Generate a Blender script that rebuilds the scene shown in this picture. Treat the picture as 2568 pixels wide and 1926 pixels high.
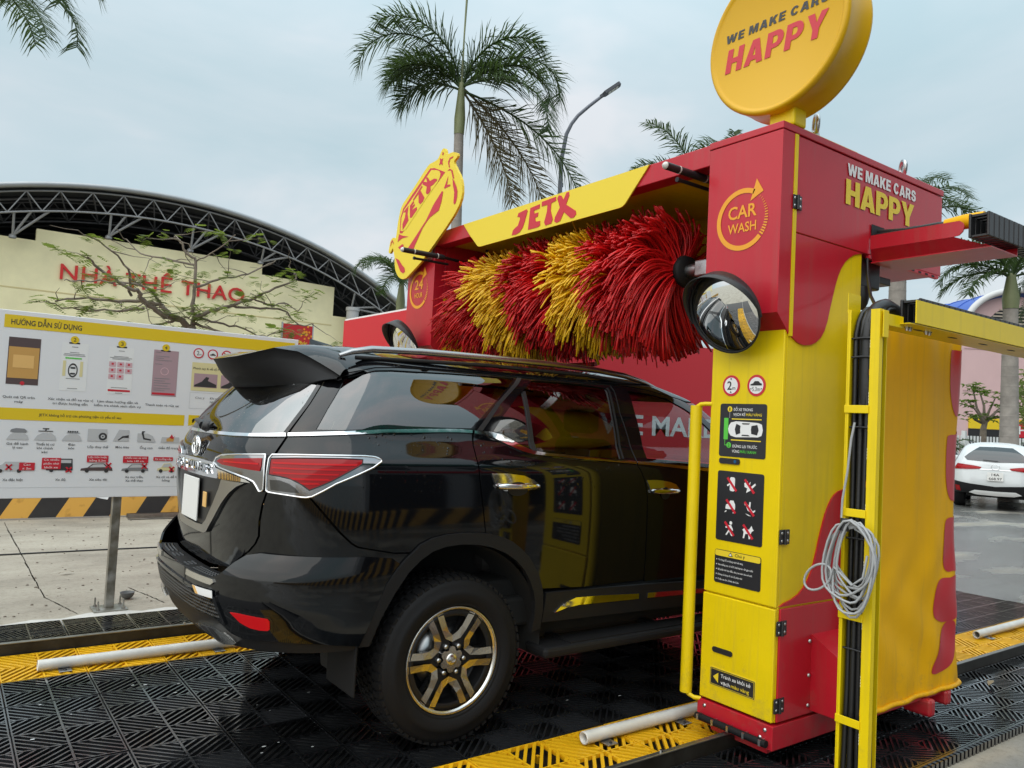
import bpy, bmesh, math, random
import numpy as np
from mathutils import Vector, Matrix
from mathutils.geometry import delaunay_2d_cdt
random.seed(7); RNG = np.random.default_rng(7)
PI = math.pi
scene = bpy.context.scene
for o in list(bpy.data.objects): bpy.data.objects.remove(o)

# ------------------------------------------------------------------ camera
CAM_POS = Vector((-1.987, -3.976, 1.504))
YAW, PITCH, ROLL = math.radians(53.945), math.radians(2.693), math.radians(2.887)
cam_d = bpy.data.cameras.new('camera'); cam = bpy.data.objects.new('camera', cam_d)
scene.collection.objects.link(cam); scene.camera = cam
cam_d.sensor_width = 36; cam_d.lens = 1960.44 / 2568 * 36
cam_d.clip_start = .05; cam_d.clip_end = 3000
_f = Vector((math.cos(YAW) * math.cos(PITCH), math.sin(YAW) * math.cos(PITCH), math.sin(PITCH)))
_r = Vector((math.sin(YAW), -math.cos(YAW), 0)); _u = _r.cross(_f)
_r2 = _r * math.cos(ROLL) + _u * math.sin(ROLL); _u2 = -_r * math.sin(ROLL) + _u * math.cos(ROLL)
M = Matrix((_r2, _u2, -_f)).transposed().to_4x4(); M.translation = CAM_POS
cam.matrix_world = M
VR, VF = Vector((math.sin(YAW), -math.cos(YAW), 0)), Vector((math.cos(YAW), math.sin(YAW), 0))

# ------------------------------------------------------------------ world: hazy overcast sky
SUN_DIR = Vector((-.68, -.12, .72)).normalized()
world = bpy.data.worlds.new('World'); scene.world = world; world.use_nodes = True
nt = world.node_tree; nt.nodes.clear(); N_ = nt.nodes; L_ = nt.links
out = N_.new('ShaderNodeOutputWorld'); bg = N_.new('ShaderNodeBackground')
sky = N_.new('ShaderNodeTexSky'); sky.sky_type = 'NISHITA'; sky.sun_disc = False
sky.sun_elevation = math.asin(SUN_DIR.z); sky.sun_rotation = math.atan2(SUN_DIR.x, SUN_DIR.y)
sky.air_density = 1.2; sky.dust_density = 3.0; sky.ozone_density = 2.0
tc = N_.new('ShaderNodeTexCoord'); mp = N_.new('ShaderNodeMapping'); mp.inputs['Scale'].default_value = (1, 1, 2.6)
nz = N_.new('ShaderNodeTexNoise'); nz.inputs['Scale'].default_value = 1.9; nz.inputs['Detail'].default_value = 5; nz.inputs['Roughness'].default_value = .52
nz.inputs['Distortion'].default_value = .35
cr = N_.new('ShaderNodeValToRGB'); cr.color_ramp.elements[0].position = .38; cr.color_ramp.elements[1].position = .64
cr.color_ramp.elements[0].color = (.475, .625, .680, 1); cr.color_ramp.elements[1].color = (.74, .77, .80, 1)
e_ = cr.color_ramp.elements.new(.52); e_.color = (.575, .685, .735, 1)
sc_ = N_.new('ShaderNodeMix'); sc_.data_type = 'RGBA'; sc_.blend_type = 'MULTIPLY'; sc_.inputs[0].default_value = 1; sc_.inputs[7].default_value = (.085, .085, .085, 1)
mx = N_.new('ShaderNodeMix'); mx.data_type = 'RGBA'; mx.inputs[0].default_value = .86
L_.new(tc.outputs['Generated'], mp.inputs[0]); L_.new(mp.outputs[0], nz.inputs[0]); L_.new(nz.outputs[0], cr.inputs[0])
L_.new(sky.outputs[0], sc_.inputs[6]); L_.new(sc_.outputs[2], mx.inputs[6]); L_.new(cr.outputs[0], mx.inputs[7])
# sky brightened overhead, as in overcast, to throw more fill on upright faces
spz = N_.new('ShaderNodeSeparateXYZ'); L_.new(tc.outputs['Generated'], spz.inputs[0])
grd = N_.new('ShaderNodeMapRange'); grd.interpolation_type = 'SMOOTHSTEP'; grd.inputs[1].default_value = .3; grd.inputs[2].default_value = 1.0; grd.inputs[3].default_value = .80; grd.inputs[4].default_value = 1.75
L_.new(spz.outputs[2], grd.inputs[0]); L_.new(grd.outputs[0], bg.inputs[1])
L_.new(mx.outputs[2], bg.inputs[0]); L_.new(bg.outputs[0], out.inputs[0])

sun_d = bpy.data.lights.new('sun', 'SUN'); sun_d.energy = 1.5; sun_d.angle = math.radians(100); sun_d.color = (1, .95, .87)
sun = bpy.data.objects.new('sun', sun_d); scene.collection.objects.link(sun)
sun.rotation_euler = (-SUN_DIR).to_track_quat('-Z', 'Y').to_euler(); sun.location = (-10, 8, 20)
vs = scene.view_settings; vs.view_transform = 'Standard'; vs.look = 'None'; vs.exposure = 0.52; vs.gamma = 1; vs.use_curve_mapping = False
scene.cycles.max_bounces = 8; scene.cycles.glossy_bounces = 4; scene.cycles.transparent_max_bounces = 12; scene.cycles.transmission_bounces = 6
scene.cycles.caustics_reflective = False; scene.cycles.caustics_refractive = False

# ------------------------------------------------------------------ materials
MATS = {}
def mat(name, col, rough=.5, metal=0., spec=.5, var=0., vscale=6., bump=0., bscale=40., coat=0., emit=None, tint2=None, rvar=0., bdist=.01, croug=.03):
    if name in MATS: return MATS[name]
    m = bpy.data.materials.new(name); m.use_nodes = True; t = m.node_tree; b = t.nodes['Principled BSDF']
    b.inputs['Base Color'].default_value = (*col, 1); b.inputs['Roughness'].default_value = rough; b.inputs['Metallic'].default_value = metal
    b.inputs['Specular IOR Level'].default_value = spec
    if coat: b.inputs['Coat Weight'].default_value = coat; b.inputs['Coat Roughness'].default_value = croug
    if emit: b.inputs['Emission Color'].default_value = (*emit[:3], 1); b.inputs['Emission Strength'].default_value = emit[3]
    tcn = None
    def coord():
        nonlocal tcn
        if tcn is None: tcn = t.nodes.new('ShaderNodeTexCoord')
        return tcn.outputs['Object']
    if var or rvar:
        n = t.nodes.new('ShaderNodeTexNoise'); n.inputs['Scale'].default_value = vscale; n.inputs['Detail'].default_value = 6; n.inputs['Roughness'].default_value = .62
        t.links.new(coord(), n.inputs[0])
        if var:
            r = t.nodes.new('ShaderNodeValToRGB'); r.color_ramp.elements[0].position = .3; r.color_ramp.elements[1].position = .72
            c2 = tint2 or tuple(max(0, c * (1 - var)) for c in col)
            r.color_ramp.elements[0].color = (*c2, 1); r.color_ramp.elements[1].color = (*(min(1, c * (1 + var * .35)) for c in col), 1)
            t.links.new(n.outputs[0], r.inputs[0]); t.links.new(r.outputs[0], b.inputs['Base Color'])
        if rvar:
            mr = t.nodes.new('ShaderNodeMapRange'); mr.inputs[1].default_value = .3; mr.inputs[2].default_value = .7
            mr.inputs[3].default_value = max(.02, rough - rvar); mr.inputs[4].default_value = rough + rvar
            t.links.new(n.outputs[0], mr.inputs[0]); t.links.new(mr.outputs[0], b.inputs['Roughness'])
    if bump:
        n = t.nodes.new('ShaderNodeTexNoise'); n.inputs['Scale'].default_value = bscale; n.inputs['Detail'].default_value = 4
        bp = t.nodes.new('ShaderNodeBump'); bp.inputs['Strength'].default_value = bump; bp.inputs['Distance'].default_value = bdist
        t.links.new(coord(), n.inputs[0]); t.links.new(n.outputs[0], bp.inputs['Height']); t.links.new(bp.outputs[0], b.inputs['Normal'])
    MATS[name] = m; return m

YEL = (.82, .60, .003); RED = (.50, .012, .026)
mat('yellow_paint', YEL, .40, spec=.3, coat=.08, var=.10, vscale=3, bump=.05, bscale=160, croug=.12)
mat('yellow_print', (.80, .60, .03), .45)
mat('red_paint', RED, .34, spec=.4, coat=.15, var=.10, vscale=2.5, bump=.04, bscale=150, croug=.1)
mat('red_print', (.56, .018, .035), .42)
mat('amber_print', (.80, .33, .012), .45)
mat('white_print', (.78, .78, .78), .5)
mat('black_print', (.012, .012, .013), .4)
mat('charcoal_print', (.022, .022, .025), .32)
mat('green_print', (.10, .55, .06), .45)
mat('grey_print', (.30, .30, .32), .5)
mat('steel', (.55, .56, .57), .32, 1.0, var=.15, vscale=14, rvar=.1)
mat('galvanised', (.36, .35, .33), .42, .85, var=.4, vscale=11, tint2=(.20, .18, .13), rvar=.12)
mat('black_plastic', (.018, .018, .02), .42, bump=.1, bscale=220)
mat('rubber', (.010, .010, .011), .62, spec=.22, bump=.12, bscale=150)
mat('hose', (.012, .012, .013), .38, bump=.1, bscale=90)
mat('grey_cable', (.36, .37, .38), .42)
mat('mat_black', (.016, .017, .019), .13, spec=.9, coat=1.0, var=.4, vscale=2.2, rvar=.07, bump=.05, bscale=90, croug=.10)
mat('mat_yellow', (.88, .48, .008), .42, var=.16, vscale=2.5, bump=.1, bscale=80, rvar=.08)
mat('pit', (.010, .010, .011), .5, var=.3, vscale=4)
mat('pvc', (.66, .65, .61), .38, var=.18, vscale=9, coat=.2)
mat('rail_steel', (.045, .042, .036), .42, .5, var=.5, vscale=8, tint2=(.02, .017, .012))
mat('rail_top', (.34, .33, .30), .35, .9, var=.3, vscale=12)
mat('chrome', (.86, .86, .87), .07, 1.0, rvar=.04, vscale=30)
mat('machined', (.72, .70, .66), .22, 1.0)
mat('dark_metal', (.03, .03, .032), .35, .6)
mat('lamp_red', (.30, .004, .007), .08, spec=.35); mat('chrome_dark', (.30, .30, .31), .10, 1.0)  # second chrome: dark reflections put into its base colour
mat('lamp_red_bright', (.55, .008, .012), .15, spec=.25)
mat('lamp_clear', (.045, .043, .04), .15, .3, coat=.6)
mat('trim_black', (.012, .012, .013), .40)
mat('cladding', (.012, .012, .013), .48, spec=.25, bump=.1, bscale=240)
mat('gloss_black', (.004, .004, .005), .06, spec=.6)
mat('interior', (.012, .012, .012), .75)
mat('plate_white', (.78, .78, .76), .42)
mat('curtain', (.86, .45, .002), .55, spec=.2, var=.12, vscale=1.8, bump=.14, bscale=420, bdist=.002)
mat('curtain_red', (.50, .010, .022), .38)
mat('bristle_red', (.62, .006, .008), .40, var=.25, vscale=3)
mat('bristle_yellow', (.86, .50, .008), .42, var=.18, vscale=3)
mat('bark', (.22, .18, .14), .85, var=.4, vscale=7, bump=.5, bscale=26)
mat('palm_trunk', (.30, .27, .24), .85, var=.35, vscale=3, bump=.3, bscale=15)
mat('crownshaft', (.17, .19, .085), .5, var=.25, vscale=2)
mat('hall_wall', (.86, .78, .49), .8, var=.16, vscale=.5, bump=.05, bscale=3)
mat('hall_roof', (.40, .41, .42), .45, .6, var=.1, vscale=.5)
mat('hall_shade', (.020, .022, .026), .8)  # near-black: shade of roof underside and interior put into the colour
mat('truss', (.26, .26, .265), .5, .2); mat('truss_shaded', (.10, .10, .11), .6)  # second grey: roof shade put into the colour of the rear truss
mat('hall_letters', (.58, .020, .018), .5)
mat('barrier_base', (.30, .28, .25), .85)
mat('pink_wall', (.62, .42, .42), .8, var=.08, vscale=.5)
mat('blue_roof', (.035, .10, .42), .5)
mat('white_paint', (.76, .77, .77), .4)
mat('white_car', (.62, .65, .66), .22, coat=.6)
mat('silver_car', (.22, .21, .19), .25, .5, coat=.8)
mat('dark_glass', (.01, .012, .014), .04, coat=1.0)
mat('roof_tile', (.36, .10, .06), .8, var=.3, vscale=2)
mat('teal_paint', (.010, .14, .11), .5)
mat('grey_wall', (.34, .34, .33), .8, var=.15, vscale=.4)
mat('dark_open', (.015, .015, .017), .7)
mat('red_container', (.56, .008, .020), .48, var=.06, vscale=.7)
mat('board_white', (.76, .76, .78), .42, var=.04, vscale=1)
mat('lamp_grey', (.15, .16, .19), .5, .3)
mat('lens', (.55, .55, .5), .3)
mat('warm_label', (.75, .45, .15), .5)
mat('mirror_glass', (.92, .93, .93), .015, 1.0)

def leafy(name, col, amt=.45):
    m = mat(name, col, .5, var=.45, vscale=1.8); t = m.node_tree; b = t.nodes['Principled BSDF']; o = t.nodes['Material Output']; b.inputs['Specular IOR Level'].default_value = .25
    tl = t.nodes.new('ShaderNodeBsdfTranslucent'); tl.inputs[0].default_value = (col[0] * 1.5, col[1] * 1.5, col[2] * .9, 1); mx_ = t.nodes.new('ShaderNodeMixShader'); mx_.inputs[0].default_value = amt
    t.links.new(b.outputs[0], mx_.inputs[1]); t.links.new(tl.outputs[0], mx_.inputs[2]); t.links.new(mx_.outputs[0], o.inputs[0])
leafy('leaf_palm', (.050, .085, .028), .35); leafy('leaf_palm_dry', (.115, .10, .055), .3); leafy('leaf_tree', (.15, .20, .045)); leafy('leaf_bright', (.11, .18, .035))
def weathered(name, amount=.35):
    """rain streaks and splash grime over sheet metal"""
    m = MATS[name]; t = m.node_tree; n = t.nodes; l = t.links; b = n['Principled BSDF']; src = b.inputs['Base Color'].links[0].from_socket
    tcn = n.new('ShaderNodeTexCoord'); mpg = n.new('ShaderNodeMapping'); mpg.inputs['Scale'].default_value = (26, 26, 1.1); l.new(tcn.outputs['Object'], mpg.inputs[0])
    a = n.new('ShaderNodeTexNoise'); a.inputs['Scale'].default_value = 1.0; a.inputs['Detail'].default_value = 7; a.inputs['Roughness'].default_value = .6; l.new(mpg.outputs[0], a.inputs[0])
    r = n.new('ShaderNodeMapRange'); r.inputs[1].default_value = .52; r.inputs[2].default_value = .78; r.inputs[3].default_value = 0; r.inputs[4].default_value = amount; l.new(a.outputs[0], r.inputs[0])
    c = n.new('ShaderNodeTexNoise'); c.inputs['Scale'].default_value = 9; c.inputs['Detail'].default_value = 9; c.inputs['Roughness'].default_value = .75; l.new(tcn.outputs['Object'], c.inputs[0])
    sp = n.new('ShaderNodeSeparateXYZ'); l.new(tcn.outputs['Object'], sp.inputs[0])
    zz = n.new('ShaderNodeMapRange'); zz.inputs[1].default_value = .65; zz.inputs[2].default_value = .0; zz.inputs[3].default_value = -.06; zz.inputs[4].default_value = .14; l.new(sp.outputs[2], zz.inputs[0])
    ad = n.new('ShaderNodeMath'); ad.operation = 'ADD'; l.new(c.outputs[0], ad.inputs[0]); l.new(zz.outputs[0], ad.inputs[1])
    r2 = n.new('ShaderNodeMapRange'); r2.inputs[1].default_value = .60; r2.inputs[2].default_value = .74; r2.inputs[3].default_value = 0; r2.inputs[4].default_value = amount * 1.3; l.new(ad.outputs[0], r2.inputs[0])
    mxm = n.new('ShaderNodeMath'); mxm.operation = 'MAXIMUM'; l.new(r.outputs[0], mxm.inputs[0]); l.new(r2.outputs[0], mxm.inputs[1])
    k = n.new('ShaderNodeMix'); k.data_type = 'RGBA'; k.inputs[7].default_value = (.16, .13, .09, 1); l.new(mxm.outputs[0], k.inputs[0]); l.new(src, k.inputs[6]); l.new(k.outputs[2], b.inputs['Base Color'])
weathered('yellow_paint', .20); weathered('red_paint', .20); weathered('curtain', .20)
def tile_variation(name, lo, hi):
    m = MATS[name]; t = m.node_tree; n = t.nodes; l = t.links; b = n['Principled BSDF']; src = b.inputs['Base Color'].links[0].from_socket
    oi = n.new('ShaderNodeObjectInfo'); mr = n.new('ShaderNodeMapRange'); mr.inputs[3].default_value = lo; mr.inputs[4].default_value = hi; l.new(oi.outputs['Random'], mr.inputs[0])
    k = n.new('ShaderNodeMix'); k.data_type = 'RGBA'; k.blend_type = 'MULTIPLY'; k.inputs[0].default_value = 1; l.new(src, k.inputs[6]); l.new(mr.outputs[0], k.inputs[7]); l.new(k.outputs[2], b.inputs['Base Color'])
tile_variation('mat_black', .6, 1.5); tile_variation('mat_yellow', .82, 1.08)
def add_nodes_ground(name, c1, c2, c3, sx):
    """poured concrete: broad stains, fine speckle, damp patches"""
    m = bpy.data.materials.new(name); m.use_nodes = True; t = m.node_tree; b = t.nodes['Principled BSDF']; n = t.nodes; l = t.links
    tcn = n.new('ShaderNodeTexCoord')
    a = n.new('ShaderNodeTexNoise'); a.inputs['Scale'].default_value = .55; a.inputs['Detail'].default_value = 9; a.inputs['Roughness'].default_value = .68
    mpp = n.new('ShaderNodeMapping'); mpp.inputs['Scale'].default_value = (1.0, 2.2, 1)
    l.new(tcn.outputs['Object'], mpp.inputs[0]); l.new(mpp.outputs[0], a.inputs[0])
    r = n.new('ShaderNodeValToRGB'); r.color_ramp.elements[0].position = .34; r.color_ramp.elements[1].position = .64
    r.color_ramp.elements[0].color = (*c2, 1); r.color_ramp.elements[1].color = (*c1, 1)
    e = r.color_ramp.elements.new(.48); e.color = (*c3, 1)
    l.new(a.outputs[0], r.inputs[0])
    f = n.new('ShaderNodeTexNoise'); f.inputs['Scale'].default_value = 34; f.inputs['Detail'].default_value = 5; f.inputs['Roughness'].default_value = .8
    l.new(tcn.outputs['Object'], f.inputs[0])
    fr = n.new('ShaderNodeValToRGB'); fr.color_ramp.elements[0].position = .34; fr.color_ramp.elements[1].position = .52
    fr.color_ramp.elements[0].color = (.55, .52, .48, 1); fr.color_ramp.elements[1].color = (1, 1, 1, 1)
    l.new(f.outputs[0], fr.inputs[0])
    m1 = n.new('ShaderNodeMix'); m1.data_type = 'RGBA'; m1.blend_type = 'MULTIPLY'; m1.inputs[0].default_value = .55
    l.new(r.outputs[0], m1.inputs[6]); l.new(fr.outputs[0], m1.inputs[7])
    # wet side (towards the street, positive x)
    sep = n.new('ShaderNodeSeparateXYZ'); l.new(tcn.outputs['Object'], sep.inputs[0])
    w = n.new('ShaderNodeTexNoise'); w.inputs['Scale'].default_value = .5; w.inputs['Detail'].default_value = 5
    l.new(mpp.outputs[0], w.inputs[0])
    ad = n.new('ShaderNodeMath'); ad.operation = 'MULTIPLY_ADD'; ad.inputs[1].default_value = .10; ad.inputs[2].default_value = -.28
    l.new(sep.outputs[0], ad.inputs[0])
    ay = n.new('ShaderNodeMapRange'); ay.inputs[1].default_value = -1.5; ay.inputs[2].default_value = -3.0; ay.inputs[3].default_value = -.3; ay.inputs[4].default_value = .24; l.new(sep.outputs[1], ay.inputs[0])
    mxa = n.new('ShaderNodeMath'); mxa.operation = 'MAXIMUM'; l.new(ad.outputs[0], mxa.inputs[0]); l.new(ay.outputs[0], mxa.inputs[1])
    mm = n.new('ShaderNodeMath'); mm.operation = 'MINIMUM'; mm.inputs[1].default_value = .24; l.new(mxa.outputs[0], mm.inputs[0])
    ad2 = n.new('ShaderNodeMath'); ad2.operation = 'ADD'; l.new(mm.outputs[0], ad2.inputs[0]); l.new(w.outputs[0], ad2.inputs[1])
    wr = n.new('ShaderNodeMapRange'); wr.inputs[1].default_value = .55; wr.inputs[2].default_value = .72; l.new(ad2.outputs[0], wr.inputs[0])
    m2 = n.new('ShaderNodeMix'); m2.data_type = 'RGBA'; m2.blend_type = 'MULTIPLY'; m2.inputs[7].default_value = (.50, .56, .66, 1)
    l.new(wr.outputs[0], m2.inputs[0]); l.new(m1.outputs[2], m2.inputs[6]); l.new(m2.outputs[2], b.inputs['Base Color'])
    rr = n.new('ShaderNodeMapRange'); rr.inputs[3].default_value = .82; rr.inputs[4].default_value = .20
    l.new(wr.outputs[0], rr.inputs[0]); l.new(rr.outputs[0], b.inputs['Roughness'])
    bp = n.new('ShaderNodeBump'); bp.inputs['Strength'].default_value = .35; bp.inputs['Distance'].default_value = .012
    l.new(f.outputs[0], bp.inputs['Height']); l.new(bp.outputs[0], b.inputs['Normal'])
    MATS[name] = m
add_nodes_ground('concrete', (.40, .36, .29), (.25, .22, .175), (.34, .30, .24), 1)

def rain_drops(t):
    n = t.nodes; l = t.links; tcn = n.new('ShaderNodeTexCoord'); hs = []
    no = n.new('ShaderNodeTexNoise'); no.inputs['Scale'].default_value = 6; no.inputs['Detail'].default_value = 3; l.new(tcn.outputs['Object'], no.inputs[0])
    for sc, r in ((34, .30), (75, .26)):
        v = n.new('ShaderNodeTexVoronoi'); v.inputs['Scale'].default_value = sc; v.inputs['Randomness'].default_value = 1; l.new(tcn.outputs['Object'], v.inputs[0])
        th = n.new('ShaderNodeMapRange'); th.inputs[1].default_value = .40; th.inputs[2].default_value = .70; th.inputs[3].default_value = .02; th.inputs[4].default_value = r; l.new(no.outputs[0], th.inputs[0])
        sub = n.new('ShaderNodeMath'); sub.operation = 'SUBTRACT'; l.new(th.outputs[0], sub.inputs[0]); l.new(v.outputs['Distance'], sub.inputs[1])
        mxx = n.new('ShaderNodeMath'); mxx.operation = 'MAXIMUM'; mxx.inputs[1].default_value = 0; l.new(sub.outputs[0], mxx.inputs[0])
        di = n.new('ShaderNodeMath'); di.operation = 'MULTIPLY'; di.inputs[1].default_value = 34 / sc; l.new(mxx.outputs[0], di.inputs[0]); hs.append(di.outputs[0])
    ad = n.new('ShaderNodeMath'); ad.operation = 'ADD'; l.new(hs[0], ad.inputs[0]); l.new(hs[1], ad.inputs[1])
    sep = n.new('ShaderNodeSeparateXYZ'); l.new(tcn.outputs['Object'], sep.inputs[0])          # drops stay on the upper part of the body
    zr = n.new('ShaderNodeMapRange'); zr.inputs[1].default_value = 1.15; zr.inputs[2].default_value = 1.42; l.new(sep.outputs[2], zr.inputs[0])
    mu = n.new('ShaderNodeMath'); mu.operation = 'MULTIPLY'; l.new(ad.outputs[0], mu.inputs[0]); l.new(zr.outputs[0], mu.inputs[1])
    bp = n.new('ShaderNodeBump'); bp.inputs['Strength'].default_value = 1; bp.inputs['Distance'].default_value = .014; l.new(mu.outputs[0], bp.inputs['Height'])
    return bp.outputs[0]
def car_paint():
    m = bpy.data.materials.new('car_paint'); m.use_nodes = True; t = m.node_tree; b = t.nodes['Principled BSDF']
    b.inputs['Base Color'].default_value = (.0028, .0031, .0040, 1); b.inputs['Roughness'].default_value = .05; b.inputs['IOR'].default_value = 1.5
    t.links.new(rain_drops(t), b.inputs['Normal']); MATS['car_paint'] = m
car_paint()
def window_glass(name, tint, ior=2.6, wet=False):
    m = bpy.data.materials.new(name); m.use_nodes = True; t = m.node_tree; n = t.nodes; l = t.links
    n.remove(n['Principled BSDF']); o = n['Material Output']
    tr = n.new('ShaderNodeBsdfTransparent'); tr.inputs[0].default_value = (*tint, 1)
    gl = n.new('ShaderNodeBsdfGlossy'); gl.inputs['Roughness'].default_value = .01
    fr = n.new('ShaderNodeFresnel'); ge = n.new('ShaderNodeNewGeometry'); mi = n.new('ShaderNodeMapRange')      # same reflectance from either side of the pane
    mi.inputs[3].default_value = ior; mi.inputs[4].default_value = 1 / ior; l.new(ge.outputs['Backfacing'], mi.inputs[0]); l.new(mi.outputs[0], fr.inputs[0])
    if wet:
        bo = rain_drops(t); l.new(bo, gl.inputs['Normal'])
    mxs = n.new('ShaderNodeMixShader'); l.new(fr.outputs[0], mxs.inputs[0]); l.new(tr.outputs[0], mxs.inputs[1]); l.new(gl.outputs[0], mxs.inputs[2])
    l.new(mxs.outputs[0], o.inputs[0]); MATS[name] = m
window_glass('privacy_glass', (.10, .10, .11), 2.5); window_glass('rear_glass', (.10, .10, .11), 3.8, True); window_glass('front_glass', (.74, .79, .80), 1.6)
def stripe_mat():
    m = bpy.data.materials.new('hazard_stripes'); m.use_nodes = True; t = m.node_tree; b = t.nodes['Principled BSDF']; n = t.nodes; l = t.links
    tcn = n.new('ShaderNodeTexCoord'); sep = n.new('ShaderNodeSeparateXYZ'); l.new(tcn.outputs['Object'], sep.inputs[0])
    a = n.new('ShaderNodeMath'); a.operation = 'MULTIPLY_ADD'; a.inputs[1].default_value = -.56; l.new(sep.outputs[2], a.inputs[0]); l.new(sep.outputs[0], a.inputs[2])
    d = n.new('ShaderNodeMath'); d.operation = 'MULTIPLY_ADD'; d.inputs[1].default_value = 1 / .62; d.inputs[2].default_value = 1000.13; l.new(a.outputs[0], d.inputs[0])
    fr = n.new('ShaderNodeMath'); fr.operation = 'FRACT'; l.new(d.outputs[0], fr.inputs[0])
    g = n.new('ShaderNodeMath'); g.operation = 'GREATER_THAN'; g.inputs[1].default_value = .5; l.new(fr.outputs[0], g.inputs[0])
    no = n.new('ShaderNodeTexNoise'); no.inputs['Scale'].default_value = 5; no.inputs['Detail'].default_value = 8; l.new(tcn.outputs['Object'], no.inputs[0])
    r1 = n.new('ShaderNodeValToRGB'); r1.color_ramp.elements[0].position = .30; r1.color_ramp.elements[1].position = .45
    r1.color_ramp.elements[0].color = (.34, .16, .03, 1); r1.color_ramp.elements[1].color = (.72, .40, .075, 1); l.new(no.outputs[0], r1.inputs[0])
    r2 = n.new('ShaderNodeValToRGB'); r2.color_ramp.elements[0].color = (.015, .015, .017, 1); r2.color_ramp.elements[1].color = (.04, .038, .036, 1); l.new(no.outputs[0], r2.inputs[0])
    m1 = n.new('ShaderNodeMix'); m1.data_type = 'RGBA'; l.new(g.outputs[0], m1.inputs[0]); l.new(r1.outputs[0], m1.inputs[6]); l.new(r2.outputs[0], m1.inputs[7])
    l.new(m1.outputs[2], b.inputs['Base Color']); b.inputs['Roughness'].default_value = .75; MATS['hazard_stripes'] = m
stripe_mat()
def mesh_mat():
    m = bpy.data.materials.new('honeycomb'); m.use_nodes = True; t = m.node_tree; b = t.nodes['Principled BSDF']; n = t.nodes; l = t.links
    b.inputs['Base Color'].default_value = (.016, .016, .017, 1); b.inputs['Roughness'].default_value = .35
    tcn = n.new('ShaderNodeTexCoord'); v = n.new('ShaderNodeTexVoronoi'); v.inputs['Scale'].default_value = 62; v.inputs['Randomness'].default_value = .12
    l.new(tcn.outputs['Object'], v.inputs[0])
    bp = n.new('ShaderNodeBump'); bp.inputs['Strength'].default_value = 1; bp.inputs['Distance'].default_value = .02
    l.new(v.outputs['Distance'], bp.inputs['Height']); l.new(bp.outputs[0], b.inputs['Normal']); MATS['honeycomb'] = m
mesh_mat()

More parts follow.
